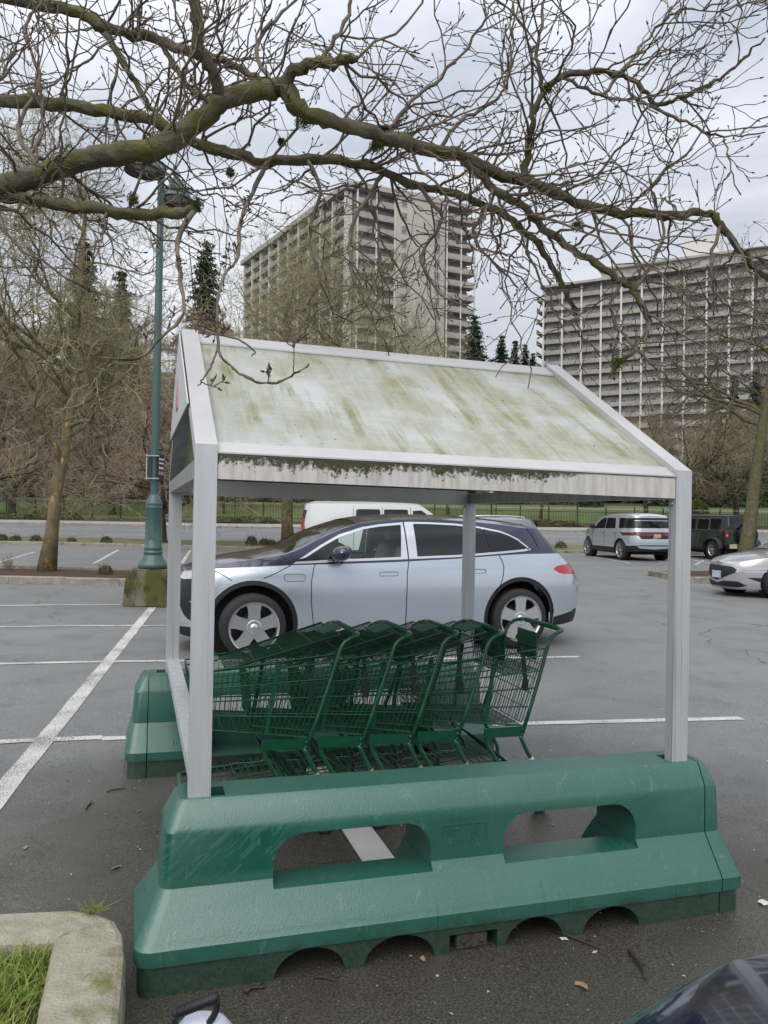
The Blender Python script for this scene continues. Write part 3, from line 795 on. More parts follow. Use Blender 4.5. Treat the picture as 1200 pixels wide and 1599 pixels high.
def make_cart(open_gate):
    """local X = towards the nose, Z up"""
    c = thing('shopping_cart', '', 'cart')
    hwr, hwf = .270, .195           # half widths at the handle and at the nose
    wy = lambda x: hwr + (hwf - hwr) * max(0, min(1, (x + .12) / .74))
    # uprights + handle in one bent tube
    mb = MB()
    hp = [(-.005, hwr, .425), (-.055, hwr, .57), (-.105, hwr, .73), (-.150, hwr, .885), (-.162, hwr, .925), (-.180, hwr, .953), (-.215, hwr, .975), (-.246, hwr - .006, .984), (-.256, hwr - .022, .988), (-.258, hwr - .05, .989)]
    full = hp + [(x, -y, z) for x, y, z in reversed(hp)]
    mb.tube(full, .0112, 8); mb.build('handle_frame', CGRN, c)
    mb = MB(); mb.tube([(-.258, -.20, .989), (-.258, .20, .989)], .0135, 10); mb.build('handle', CPLAST, c)
    MB().box((-.2745, -.09, .978), (-.2725, .05, 1.0)).build('handle_label', CBAND, c)
    for s in (-1, 1):
        mb = MB(); mb.box((-.012, s * hwr - .006, .424), (.225, s * hwr + .006, .474)); 
        for bz in (.436, .462): mb.lathe([(.0001, 0), (.008, 0), (.007, s * .006), (.0001, s * .007)], 8, (0.0, s * (hwr + .014), bz), 'y')
        mb.build('side_plate', CGRN, c)
        mb = MB(); mb.tube(spline([(.005, s * hwr, .43), (-.04, s * hwr, .345), (-.095, s * hwr, .262), (-.122, s * hwr, .205), (-.122, s * hwr, .135)], 4), .0125, 8); lg = mb.build('rear_leg', CGRN, c)
        mb = MB(); mb.tube([(-.066, s * hwr, .306), (-.088, s * hwr, .272)], .0145, 8); bo = mb.build('band', CBAND if open_gate else CWORN, lg)
        mb = MB(); mb.tube(spline([(.205, s * (hwr - .01), .43), (.200, s * (hwr - .01), .385), (.150, s * (hwr - .012), .31), (.115, s * (hwr - .014), .255), (.120, s * (hwr - .016), .222), (.165, s * (hwr - .018), .207), (.30, s * (hwr - .02), .205)], 4), .0125, 8); mb.build('front_leg', CGRN, c)
        # casters
        for x_, y_ in ((-.13, hwr - .002), (.50, hwf + .0)):
            mb = MB(); mb.lathe([(.0001, -.012), (.040, -.012), (.040, .012), (.0001, .012)], 18, (x_, s * y_, .062), 'y', smooth=False)
            w_ = mb.build('wheel', CHUB, c)
            mb = MB(); mb.lathe([(.040, -.0125), (.056, -.014), (.061, -.008), (.061, .008), (.056, .014), (.040, .0125)], 18, (x_, s * y_, .062), 'y'); mb.build('tyre', CTYRE, w_)
            mb = MB(); mb.box((x_ - .02, s * y_ - .022, .06), (x_ + .02, s * y_ - .017, .135)); mb.box((x_ - .02, s * y_ + .017, .06), (x_ + .02, s * y_ + .022, .135)); mb.box((x_ - .024, s * y_ - .022, .13), (x_ + .024, s * y_ + .022, .14)); mb.build('caster_fork', CGRN, w_)
    # basket
    xr_t, xr_b, xn_t, xn_b = -.155, -.01, .60, .56
    zt = lambda x: .895 - .115 * (x - xr_t) / (xn_t - xr_t)
    zb = lambda x: .478 + .04 * (x - xr_b) / (xn_b - xr_b)
    for s in (-1, 1):
        mb = MB()
        for f in (0, .10, .30, .52, .76, 1.0):
            A = Vector((xr_t + (xr_b - xr_t) * f, 0, 0)); B = Vector((xn_t + (xn_b - xn_t) * f, 0, 0))
            A.z = zt(xr_t) + (zb(xr_b) - zt(xr_t)) * f; B.z = zt(xn_t) + (zb(xn_b) - zt(xn_t)) * f
            A.y = s * wy(A.x); B.y = s * wy(B.x); wire(mb, A, B, .0044 if f in (0, 1.0, .10) else .0040)
        n = 24
        for i in range(1, n):
            t = i / n; a = xr_t + (xn_t - xr_t) * t; b = xr_b + (xn_b - xr_b) * t
            lo = Vector((b, s * (wy(b) - .004), zb(b))); hi = Vector((a, s * (wy(a) - .004), zt(a) - .04)); wire(mb, lo, hi, .0019)
        mb.build('basket_side', CGRN, c)
    mb = MB(); grid_panel(mb, (xn_t, -hwf, zt(xn_t)), (xn_t, hwf, zt(xn_t)), (xn_b, hwf, zb(xn_b)), (xn_b, -hwf, zb(xn_b)), 6, 12); mb.build('basket_front', CGRND, c)
    mb = MB(); grid_panel(mb, (xr_b, -hwr, zb(xr_b)), (xr_b, hwr, zb(xr_b)), (xn_b, hwf, zb(xn_b)), (xn_b, -hwf, zb(xn_b)), 8, 18, .0024); mb.build('basket_floor', CGRND, c)
    # plastic corner posts that brace the basket
    for s in (-1, 1):
        mb = MB(); mb.bar((.20, s * (wy(.2) - .008), .49), (.155, s * (wy(.16) - .008), .845), .022, .008, (0, 1, 0)); mb.build('brace', CPLAST, c)
    if open_gate:
        mb = MB(); grid_panel(mb, (-.150, -.24, .88), (-.150, .24, .88), (-.018, .24, .49), (-.018, -.24, .49), 5, 16); mb.build('rear_gate', CGRND, c)
        mb = MB(); grid_panel(mb, (.125, -.20, .965), (.125, .20, .965), (.085, .20, .745), (.085, -.20, .745), 4, 13); mb.tube([(.125, -.20, .965), (.125, .20, .965)], .005, 6); mb.build('seat_back', CGRND, c)
        mb = MB(); grid_panel(mb, (.085, -.20, .745), (.085, .20, .745), (-.13, .20, .765), (-.13, -.20, .765), 5, 12); mb.build('seat_shelf', CGRND, c)
        mb = MB(); mb.box((-.17, -.12, .80), (-.160, .12, .955), .004); mb.build('seat_flap', CPLAST, c)
        mb = MB(); mb.box((.05, -.17, .80), (.058, .15, .955), .003); mb.build('child_panel', CPLAST, c)
    else:
        # rear gate pushed up by the next cart: it lies across the top, seat folded onto it
        A0, A1 = Vector((-.165, 0, .985)), Vector((.42, 0, .800))
        mb = MB(); grid_panel(mb, (A0.x, -.235, A0.z), (A0.x, .235, A0.z), (A1.x, .205, A1.z), (A1.x, -.205, A1.z), 4, 13, .0026); mb.tube([(A0.x, -.235, A0.z), (A1.x, -.205, A1.z), (A1.x, .205, A1.z), (A0.x, .235, A0.z)], .0045, 6); mb.build('rear_gate', CGRND, c)
        mb = MB(); grid_panel(mb, (-.12, -.20, .945), (-.12, .20, .945), (.30, .19, .805), (.30, -.19, .805), 3, 11); mb.tube([(-.12, -.20, .945), (.30, -.19, .805), (.30, .19, .805)], .004, 6); mb.build('seat_back', CGRND, c)
        mb = MB(); mb.box((-.20, -.10, .985), (-.10, .10, .991)); mb.xf(lambda q: Vector((q.x, q.y, q.z - (q.x + .165) * .32))); mb.build('seat_flap', CPLAST, c)
    mb = MB(); sx_ = -.03 if open_gate else -.02
    mb.bar((sx_ + .02, hwr - .03, .90), (sx_ + .005, hwr - .012, .72), .024, .003, (0, 1, 0)); st = mb.build('seat_strap', CSTRAP, c)
    mb = MB(); mb.box((sx_ - .015, hwr - .022, .665), (sx_ + .020, hwr - .006, .725), .004); mb.build('buckle', CSTRAP, st)
    # lower tray
    mb = MB(); z1 = .205
    mb.tube([(.26, hwr - .02, z1), (.56, hwf, z1 - .015), (.60, hwf - .03, z1 - .016), (.60, -hwf + .03, z1 - .016), (.56, -hwf, z1 - .015), (.26, -hwr + .02, z1)], .0115, 8); mb.build('tray_frame', CGRN, c)
    mb = MB(); grid_panel(mb, (.09, -hwr + .03, z1 + .05), (.09, hwr - .03, z1 + .05), (.59, hwf - .02, z1), (.59, -hwf + .02, z1), 13, 4, .0030); mb.build('lower_tray', CGRND, c)
    mb = MB(); grid_panel(mb, (.20, -hwr + .05, .385), (.20, hwr - .05, .385), (.00, hwr - .05, .235), (.00, -hwr + .05, .235), 3, 8, .003); mb.tube([(.20, -hwr + .05, .385), (.0, -hwr + .05, .235), (.0, hwr - .05, .235), (.20, hwr - .05, .385)], .0042, 6); mb.build('tray_flap', CGRND, c)
    return c
CART_B = 1.325
cart_a = [1.885, 1.474, 1.204, .929, .637]
c_last = make_cart(True); c_nest = make_cart(False)
labels = ['rearmost green shopping cart with child seat open, at the right end of the row',
          'second green shopping cart from the right, nested, rear gate pushed up', 'middle cart of the five nested green shopping carts',
          'fourth green shopping cart from the right in the nested row', 'foremost green shopping cart, behind the front left shelter post']
for i, a in enumerate(cart_a):
    o = c_last if i == 0 else (c_nest if i == 1 else copy_tree(c_nest))
    p = W3(a, CART_B + random.uniform(-.01, .01), 0)
    o.location = (p.x, p.y, -.0195 * a); o.scale = (1, 1, 1.05)
    o.rotation_euler = (Matrix.Rotation(SH_YAW + math.pi, 3, 'Z') @ Matrix.Rotation(-TILT + (0 if i == 0 else R(-1.6)), 3, 'Y')).to_euler()
    o['label'] = labels[i]; o['category'] = 'cart'; o['group'] = 'nested shopping carts in the shelter'
# ================================================================== VEHICLES
BLACKP = M('black_trim', (.012, .012, .013), .45); RUBBER = M('tyre_rubber', (.018, .018, .019), .75, bump=.2, bs=80)
CHROME = M('bright_trim', (.72, .73, .74), .18, metal=.9); SILV = M('alloy_silver', (.58, .59, .61), .28, metal=.8); RIMD = M('rim_dark', (.03, .03, .032), .4, metal=.3)
SEAM = M('panel_gap', (.006, .006, .007), .7); REDL = M('tail_lamp_red', (.42, .012, .02), .15, coat=1.0); REDD = M('tail_lamp_dark', (.14, .006, .012), .2, coat=1.0)
LAMPW = M('lamp_clear', (.55, .57, .60), .12, metal=.3, coat=1.0); AMBER = M('amber_reflector', (.45, .16, .10), .2)
PLATE = M('plate_white', (.60, .60, .56), .5); PLATEY = M('plate_cream', (.62, .55, .36), .5, col2=(.40, .30, .14), vs=22)
UNDER = M('underbody_black', (.008, .008, .009), .9)
G_CLEAR = mat_glass('pale_green_glass', (.86, .95, .91), .06); G_DARK = mat_glass('privacy_glass', (.05, .055, .06), .06, .75, (.012, .013, .015)); G_SCREEN = mat_glass('windscreen_glass', (.16, .18, .18), .03, .6, (.012, .014, .015))
SEATM = M('pale_seat_leather', (.50, .50, .48), .5); DASHM = M('dark_interior', (.02, .02, .022), .7)
def paint(name, c, metal=.55, rough=.28, flake=1.15):
    return M(name, c, rough, metal=metal, coat=1.0, col2=tuple(min(1, q * flake) for q in c), vs=400, width=.5)

class Shell:
    """closed car skin: a plan outline swept upwards; (u, z) unrolls one half from nose centre to tail centre"""
    def __init__(s, xf, xr, w, nf=3.2, nr=4.0, K=((0, .95), (.6, 1), (1, .97), (1.7, .8)), FX=((0, 0), (2, 0)), RX=((0, 0), (2, 0)), top=None, bot=None, pf=3.0, prr=5.0):
        s.xf, s.xr, s.w = xf, xr, w; xm = s.xm = (xf + xr) / 2
        ph = np.linspace(0, math.pi, 1601); c, sn = np.cos(ph), np.sin(ph)
        n = np.where(c > 0, nf, nr)
        s.px = xm + np.where(c > 0, xf - xm, xm - xr) * np.sign(c) * np.abs(c) ** (2 / n)
        s.py = w * np.abs(sn) ** (2 / n)
        d = np.hypot(np.diff(s.px), np.diff(s.py)); s.us = np.concatenate([[0], np.cumsum(d)]); s.U = s.us[-1]
        s.K, s.FX, s.RX = hermite(K), hermite(FX), hermite(RX); s.pf, s.prr = pf, prr
        s.top, s.bot = hermite(top), hermite(bot)
    def pos(s, u, z):
        x0 = np.interp(u, s.us, s.px); y0 = np.interp(u, s.us, s.py)
        fz = np.clip((x0 - s.xm) / (s.xf - s.xm), 0, 1) ** s.pf; rz_ = np.clip((s.xm - x0) / (s.xm - s.xr), 0, 1) ** s.prr
        return np.stack([x0 + s.FX(z) * fz + s.RX(z) * rz_, y0 * s.K(z), z + 0 * x0], -1)
    def nrm(s, u, z):
        e = 1e-3; a = s.pos(np.clip(u + e, 0, s.U), z) - s.pos(np.clip(u - e, 0, s.U), z); b = s.pos(u, z + e) - s.pos(u, z - e)
        n = np.cross(b, a); n /= np.maximum(np.linalg.norm(n, axis=-1, keepdims=True), 1e-9); return n
    def u_of_x(s, x, z):
        us = s.us[::4]; P = s.pos(us, np.full_like(us, z))[:, 0]; return float(np.interp(-x, -P, us))
    def u_of_y(s, y, z, rear=True):
        h = len(s.us) // 2; P = s.py * float(s.K(z))
        if rear: return float(np.interp(-y, -P[h:], s.us[h:]))
        return float(np.interp(y, P[:h + 1], s.us[:h + 1]))

def densify(P, step=.05, closed=True):
    out = []; n = len(P)
    for i in range(n if closed else n - 1):
        a, b = np.array(P[i], float), np.array(P[(i + 1) % n], float); k = max(1, int(np.linalg.norm(b - a) / step))
        for j in range(k): out.append(tuple(a + (b - a) * j / k))
    if not closed: out.append(tuple(P[-1]))
    return out
def inside(pts, poly):
    P = np.asarray(poly); x, y = pts[:, 0], pts[:, 1]; r = np.zeros(len(pts), bool)
    x0, y0 = P[:, 0], P[:, 1]; x1, y1 = np.roll(x0, -1), np.roll(y0, -1)
    for a, b, c, d in zip(x0, y0, x1, y1):
        cnd = ((b > y) != (d > y)); t = np.where(cnd, (c - a) * (y - b) / ((d - b) if abs(d - b) > 1e-12 else 1e-12) + a, 0)
        r ^= cnd & (x < t)
    return r
def rrect(x0, z0, x1, z1, r, n=4):
    P = []
    for cx, cz, a in ((x1 - r, z1 - r, 0), (x0 + r, z1 - r, 90), (x0 + r, z0 + r, 180), (x1 - r, z0 + r, 270)):
        for j in range(n + 1): P.append((cx + r * math.cos(R(a + 90 * j / n)), cz + r * math.sin(R(a + 90 * j / n))))
    return P
def circ(x, z, r, n=36): return [(x + r * math.cos(2 * math.pi * j / n), z + r * math.sin(2 * math.pi * j / n)) for j in range(n)]
def smooth_poly(P, n=4):
    Q = spline([(a, b, 0) for a, b in P] + [(P[0][0], P[0][1], 0)], n)[:-1]; return [(q[0], q[1]) for q in Q]
def strip(P, wd):
    """thin closed polygon around an open polyline in 2D"""
    P = [np.array(p, float) for p in P]; L_, R_ = [], []
    for i, p in enumerate(P):
        d = P[min(i + 1, len(P) - 1)] - P[max(i - 1, 0)]; d /= np.linalg.norm(d); n = np.array([-d[1], d[0]]) * wd / 2; L_.append(tuple(p + n)); R_.append(tuple(p - n))
    return L_ + R_[::-1]
def outset(P, d):
    c = np.mean(np.array(P), 0); Q = []
    n = len(P)
    ar = sum(P[i][0] * P[(i + 1) % n][1] - P[(i + 1) % n][0] * P[i][1] for i in range(n))
    for i in range(n):
        t = np.array(P[(i + 1) % n]) - np.array(P[i - 1]); t = t / max(np.linalg.norm(t), 1e-9); nn = np.array([t[1], -t[0]]) * (1 if ar > 0 else -1); Q.append(tuple(np.array(P[i]) + nn * d))
    return Q

def skin(root, S, regions, body, holes, step=.075, under=True, body_name='body', skip_right=()):
    """regions: (name, mat, poly, space, offset); space 'x' side view (x,z), 'r' rear (y,z), 'f' front (y,z); first match wins"""
    us = np.linspace(0, S.U, 161)
    x0 = np.interp(us, S.us, S.px)
    topz, botz = S.top(x0), S.bot(x0)
    outline = [(u, z) for u, z in zip(us, botz)] + [(u, z) for u, z in zip(us[::-1], topz[::-1])]
    polys = []
    def conv(P, sp):
        out = []
        for a, z in densify(P, .04):
            if sp == 'x': out.append((S.u_of_x(a, z), z))
            elif sp == 'r': out.append((S.u_of_y(max(a, 0), z, True), z))
            else: out.append((S.u_of_y(max(a, 0), z, False), z))
        return out
    for nm, m_, P, sp, off in regions: polys.append(conv(P, sp))
    hp = [conv(P, 'x') for P in holes]
    V = []; E = []
    def add_loop(P, closed=True):
        o = len(V); V.extend(P); n = len(P)
        for i in range(n if closed else n - 1): E.append((o + i, o + (i + 1) % n))
    add_loop(outline)
    for P in polys + hp: add_loop(P)
    gu, gzv = np.meshgrid(np.arange(step / 2, S.U, step), np.arange(.1, topz.max(), step)); g = np.stack([gu.ravel(), gzv.ravel()], -1)
    g = g[inside(g, outline)]
    V.extend([tuple(q) for q in g])
    vo, eo, fo, *_ = delaunay_2d_cdt([Vector(q) for q in V], E, [], 0, 1e-5)
    vo = np.array([(q[0], q[1]) for q in vo]); T = np.array([f for f in fo if len(f) == 3])
    C = vo[T].mean(1)
    ok = inside(C, outline)
    for P in hp: ok &= ~inside(C, P)
    cls = np.full(len(T), len(polys)); cls[~ok] = -1
    for i in range(len(polys) - 1, -1, -1): cls[ok & inside(C, polys[i])] = i
    groups = {}
    for i in range(len(polys) + 1):
        sel = T[cls == i]
        if len(sel) == 0: continue
        nm, m_, off = (body_name, body, 0.0) if i == len(polys) else (regions[i][0], regions[i][1], regions[i][4])
        groups.setdefault((nm, m_.name, i if i < len(polys) and nm not in (body_name, 'upper_body') else -1), []).append((sel, m_, off))
    parts = {}
    for (nm, mn, k), lst in groups.items():
        for both in ((1,), (-1,)) if k >= 0 else ((1, -1),):
            Vs, Fs, Ns = [], [], []; o = 0
            for sel, m_, off in lst:
                idx, inv = np.unique(sel, return_inverse=True); inv = inv.reshape(sel.shape)
                u, z = vo[idx, 0], vo[idx, 1]; N = S.nrm(u, z); P = S.pos(u, z) + N * off
                for sgn in both:
                    Q, NN = P.copy(), N.copy()
                    if sgn < 0: Q[:, 1] *= -1; NN[:, 1] *= -1
                    Vs.append(Q); Ns.append(NN); tri = inv + o; o += len(Q)
                    # orient outward
                    a = Q[inv[:, 0]]; b = Q[inv[:, 1]]; c = Q[inv[:, 2]]; fl = np.einsum('ij,ij->i', np.cross(b - a, c - a), NN[inv[:, 0]]) < 0
                    tri[fl] = tri[fl][:, ::-1]; Fs.append(tri)
            if k >= 0 and both[0] < 0 and nm in skip_right: continue
            me = mesh_np(nm, np.concatenate(Vs), np.concatenate(Fs), lst[0][1], True)
            me.normals_split_custom_set_from_vertices([tuple(q) for q in np.concatenate(Ns)])
            parts.setdefault(nm, []).append(link(nm, me, root))
    return parts

def top_sheet(root, S, center, zones, body, cols=15, bow=0.0):
    """roof, bonnet and screens between the two top edges. zones: (x_hi, x_lo, name, mat, tmax, drop)"""
    xs = sorted(set([round(q, 4) for z in zones for q in z[:2]]), reverse=True)
    us = set()
    x_at = lambda u: float(np.interp(u, S.us, S.px))
    rows = sorted(set(list(np.round(np.concatenate([np.linspace(0, .9, 26), np.linspace(.9, S.U - .9, 46), np.linspace(S.U - .9, S.U, 26)]), 5)) + [round(float(np.interp(-x, -S.px, S.us)), 5) for x in xs]))
    cz = hermite(center)
    def pt(u, t):
        x0 = np.interp(u, S.us, S.px); z = S.top(x0); p = S.pos(u, z); c = np.maximum(0, cz(x0) - z)
        return np.stack([p[..., 0], p[..., 1] * t, z + c * (1 - np.abs(t) ** 2.2)], -1)
    def nr(u, t):
        e = 4e-3; a = pt(np.minimum(u + e, S.U), t) - pt(np.maximum(u - e, 0), t); b = pt(u, np.minimum(t + .01, 1)) - pt(u, np.maximum(t - .01, -1))
        n = np.cross(a, b); l = np.linalg.norm(n, axis=-1, keepdims=True); n = np.where(l > 1e-9, n / np.maximum(l, 1e-12), np.array([0, 0, 1.])); return np.where(n[..., 2:] > 0, n, -n)
    out = []
    for hi, lo, nm, m_, tm, drop in zones:
        rr = [u for u in rows if lo - 1e-4 <= x_at(u) <= hi + 1e-4]
        ts = np.linspace(-1, 1, cols)
        for name_, mat_, tset, dr in (((nm, m_, np.linspace(-tm, tm, cols), drop),) + ((('pillar', body, np.linspace(tm, 1, 3), 0), ('pillar', body, np.linspace(-1, -tm, 3), 0)) if tm < .999 else ())):
            uu, tt = [q.ravel() for q in np.meshgrid(np.array(rr), np.array(tset), indexing='ij')]
            N = nr(uu, tt); V = pt(uu, tt) - N * dr
            k = len(tset); Fc = [(i * k + j, i * k + j + 1, (i + 1) * k + j + 1, (i + 1) * k + j) for i in range(len(rr) - 1) for j in range(k - 1)]
            Fc = np.array(Fc)
            a, b, c = V[Fc[:, 0]], V[Fc[:, 1]], V[Fc[:, 2]]; fl = np.cross(b - a, c - a)[:, 2] < 0; Fc[fl] = Fc[fl][:, ::-1]
            me = mesh_np(name_, V, Fc, mat_, True); me.normals_split_custom_set_from_vertices([tuple(q) for q in N]); out.append(link(name_, me, root))
    return out

def wheel(root, x, y, r, rr, style, side, wd=.25, spoke_m=None, well=0.0):
    """tyre with a rim as its sub-part; side +1 = left"""
    s = side; mb = MB()
    pf = [(rr, -.5), (rr + .012, -.5), (r * .93, -.46), (r * .985, -.38), (r, -.26), (r, .26), (r * .985, .38), (r * .93, .46), (rr + .012, .5), (rr, .5)]
    mb.lathe([(a, b * wd) for a, b in pf], 40, (x, y, r), 'y'); w_ = mb.build('wheel', RUBBER, root)
    f = lambda d: y + s * d           # outward
    m_ = spoke_m or SILV
    mb = MB(); mb.lathe([(rr + .004, f(wd * .49) - y), (rr - .012, f(wd * .48) - y), (rr - .02, f(wd * .30) - y), (rr - .03, f(-wd * .4) - y)], 40, (x, y, r), 'y')
    mb.build('rim', m_, w_)
    mb = MB(); mb.lathe([(.0001, f(-.02) - y), (rr - .02, f(-.02) - y)], 30, (x, y, r), 'y'); mb.build('rim_back', RIMD, w_)
    mb = MB(); mb.lathe([(.0001, f(.0) - y), (rr * .62, f(.0) - y), (rr * .62, f(-.015) - y)], 30, (x, y, r), 'y'); mb.build('brake_disc', M('brake_disc', (.05, .05, .055), .5, metal=.6) if 'brake_disc' not in MATS else MATS['brake_disc'], w_)
    mb = MB(); yo = wd * .44
    def sp(P, d0, d1):  # spoke polygon in polar (radius, angle offset deg)
        for k in range(5):
            b0 = math.pi / 2 + 2 * math.pi * k / 5
            Q = [(x + p * math.cos(b0 + R(q)), f(d0), r + p * math.sin(b0 + R(q))) for p, q in P]; mb.prism(Q, (0, s * (d1 - d0), 0))
    if style == 'disc5':
        sp([(.05, -36), (rr * .42, -35), (rr * .56, -25), (rr * .70, -20), (rr * .97, -18), (rr * .98, 0), (rr * .97, 18), (rr * .70, 20), (rr * .56, 25), (rr * .42, 35), (.05, 36)], yo - .03, yo)
        sp([(rr * .93, -36), (rr * .985, -36), (rr * .985, -13), (rr * .72, -14.5), (rr * .76, -17), (rr * .90, -19)], yo - .03, yo - .006)
        sp([(rr * .93, 36), (rr * .985, 36), (rr * .985, 13), (rr * .72, 14.5), (rr * .76, 17), (rr * .90, 19)], yo - .03, yo - .006)
        mb.lathe([(rr * .30, f(yo) - y), (rr * .26, f(yo + .006) - y), (rr * .20, f(yo + .002) - y)], 24, (x, y, r), 'y')
    elif style == 'twin5':
        for a in (-15, 15): sp([(.03, a * 1.5), (rr * .97, a - 6.5), (rr * .97, a + 6.5)], yo - .03, yo)
    else:
        sp([(.04, -30), (rr * .40, -24), (rr * .55, -13), (rr * .97, -17), (rr * .97, 17), (rr * .55, 13), (rr * .40, 24), (.04, 30)], yo - .05, yo - .02)
    mb.build('spokes', m_, w_)
    mb = MB(); mb.lathe([(.0001, f(yo + .004) - y), (rr * .15, f(yo + .004) - y), (rr * .17, f(yo - .02) - y)], 20, (x, y, r), 'y')
    if style == 'disc5':
        for k in range(3):
            b0 = math.pi / 2 + 2 * math.pi * k / 3; mb.bar((x, f(yo + .006), r), (x + rr * .12 * math.cos(b0), f(yo + .006), r + rr * .12 * math.sin(b0)), .008, .004, (0, 1, 0))
    mb.build('hub_cap', CHROME if style == 'disc5' else m_, w_)
    if well: MB().lathe([(.0001, -s * .01), (well, -s * .01), (well, s * .02)], 30, (x, y - s * (wd / 2 + .02), r), 'y').build('wheel_well', UNDER, root)
    return w_
def underbody(root, x0, x1, y, z0, z1, wells=()):
    mb = MB(); mb.box((x0, -y, z0), (x1, y, z1), .05); mb.build('underbody', UNDER, root)
def place(name, label, mid_xy, heading, cat='car', group=None):
    return thing(name, label, cat, (mid_xy[0], mid_xy[1], float(gz(mid_xy[0], mid_xy[1]))), heading, group)

def seats(root, rows, m=SEATM, z=.5):
    for x_, n in rows:
        for s in (-1, 1):
            mb = MB(); mb.box((x_ - .05, s * .40 - .24, z + .05), (x_ + .48, s * .40 + .24, z + .22), .05); mb.build('seat', m, root)
            mb = MB(); mb.box((-.07, s * .40 - .24, 0), (.07, s * .40 + .24, .62), .05); mb.xf(lambda q: Vector((x_ - q.z * .28 + q.x, q.y, z + .2 + q.z * .95))); mb.build('seat_backrest', m, root)
            mb = MB(); mb.box((-.045, s * .40 - .13, .0), (.045, s * .40 + .13, .20), .04); mb.xf(lambda q: Vector((x_ - .20 + q.x - q.z * .1, q.y, z + .82 + q.z))); mb.build('headrest', m, root)

# ---------------- two-tone SUV behind the shelter
def suv_main():
    S = Shell(2.56, -2.80, .985, nf=3.1, nr=5.2,
              K=((.1, .93), (.30, .965), (.5, .985), (.75, 1.0), (.95, .985), (1.12, .945), (1.25, .905), (1.45, .83), (1.62, .745), (1.75, .70)),
              FX=((.1, -.10), (.35, 0), (.6, .0), (.85, -.04), (1.05, -.16), (1.2, -.30), (1.8, -.5)), RX=((.1, .16), (.4, .03), (.65, 0), (.95, .07), (1.10, .20), (1.25, .40), (1.45, .66), (1.62, .86), (1.75, 1.0)),
              top=((2.56, .985), (2.40, 1.03), (2.14, 1.095), (1.83, 1.14), (1.43, 1.195), (1.24, 1.245), (.935, 1.385), (.66, 1.495), (.37, 1.575), (.0, 1.618), (-.3, 1.632), (-.7, 1.628), (-1.2, 1.60), (-1.57, 1.57), (-1.9, 1.535), (-2.3, 1.515), (-2.80, 1.495)),
              bot=((2.56, .26), (2.2, .22), (1.2, .25), (-1.2, .25), (-2.2, .26), (-2.8, .30)), pf=4.0, prr=5.0)
    org, ang = np.array([-.1562, 10.4595]), R(-161.65)
    c = place('two_tone_suv', 'pale silver and navy two-tone SUV parked behind the shelter', org, ang)
    SIL = paint('pale_silver_paint', (.52, .58, .65), .65, .22, 1.05); NAVY = paint('navy_paint', (.018, .022, .055), .35, .18)
    belt = [(1.25, 1.098), (.69, 1.122), (.137, 1.137), (-.142, 1.146), (-.84, 1.168), (-1.40, 1.203), (-1.80, 1.235), (-1.895, 1.255)]
    topc = [(-1.895, 1.262), (-1.84, 1.31), (-1.72, 1.40), (-1.60, 1.458), (-1.47, 1.503), (-1.175, 1.556), (-.859, 1.588), (-.50, 1.603), (-.228, 1.604), (.143, 1.573), (.369, 1.537), (.67, 1.445), (.902, 1.322), (1.10, 1.20)]
    dlo = belt + topc
    glass = outset(dlo, -.030)
    gb = lambda x: np.interp(-x, [-p[0] for p in belt], [p[1] for p in belt])
    def cut(x0b, x0t, x1b, x1t):  # slice of the day-light opening between two slanted lines
        return [(x0b, .9), (x0t, 1.75), (x1t, 1.75), (x1b, .9)]
    R_ = []
    # clip helper: intersect polygon with slanted slab by sampling
    def clip(P, A):
        def half(P, a, b):
            out = []
            f = lambda p: (b[0] - a[0]) * (p[1] - a[1]) - (b[1] - a[1]) * (p[0] - a[0])
            for i in range(len(P)):
                p, q = P[i], P[(i + 1) % len(P)]; fp, fq = f(p), f(q)
                if fp >= 0: out.append(p)
                if fp * fq < 0: t = fp / (fp - fq); out.append((p[0] + (q[0] - p[0]) * t, p[1] + (q[1] - p[1]) * t))
            return out
        Q = P; n = len(A); ar = sum(A[i][0] * A[(i + 1) % n][1] - A[(i + 1) % n][0] * A[i][1] for i in range(n)); AA = A if ar > 0 else A[::-1]
        for i in range(n): Q = half(Q, AA[i], AA[(i + 1) % n])
        return Q
    R_.append(('quarter_light', G_DARK, clip(glass, cut(1.30, 1.30, .735, .70)), 'x', -.006))
    R_.append(('front_window', G_CLEAR, clip(glass, cut(.705, .67, -.055, -.155)), 'x', -.006))
    R_.append(('rear_window', G_DARK, clip(glass, cut(-.31, -.30, -1.335, -1.165)), 'x', -.006))
    R_.append(('rear_quarter_window', G_DARK, clip(glass, cut(-1.365, -1.195, -1.86, -1.86)), 'x', -.006))
    R_.append(('window_divider', BLACKP, clip(glass, cut(.735, .70, .705, .67)), 'x', 0))
    R_.append(('window_divider', BLACKP, clip(glass, cut(-1.335, -1.165, -1.365, -1.195)), 'x', 0))
    R_.append(('seam', SEAM, strip([(-.172, 1.60), (-.184, 1.144)], .010), 'x', -.004))
    R_.append(('window_surround', CHROME, dlo, 'x', .005))
    g = .0085
    for P in ([(.985, 1.112), (1.02, .98), (1.036, .88), (1.035, .656), (1.0, .36)], [(-.184, 1.13), (-.15, .973), (-.14, .70), (-.14, .33)], [(-1.41, 1.195), (-1.45, 1.10), (-1.462, 1.04), (-1.445, .93), (-1.405, .82), (-1.33, .72)],
              [(1.25, 1.095), (1.43, 1.0), (1.58, .935)], [(2.13, 1.02), (2.02, .96), (1.93, .905)], [(1.43, 1.225), (1.33, 1.16), (1.235, 1.108)], [(-2.02, 1.255), (-1.95, 1.42), (-1.85, 1.57)]):
        R_.append(('seam', SEAM, strip(P, g), 'x', -.004))
    fl = rrect(1.105, .895, 1.352, .984, .04); R_.append(('charge_flap', SIL, outset(fl, -.005), 'x', 0)); R_.append(('seam', SEAM, fl, 'x', -.003))
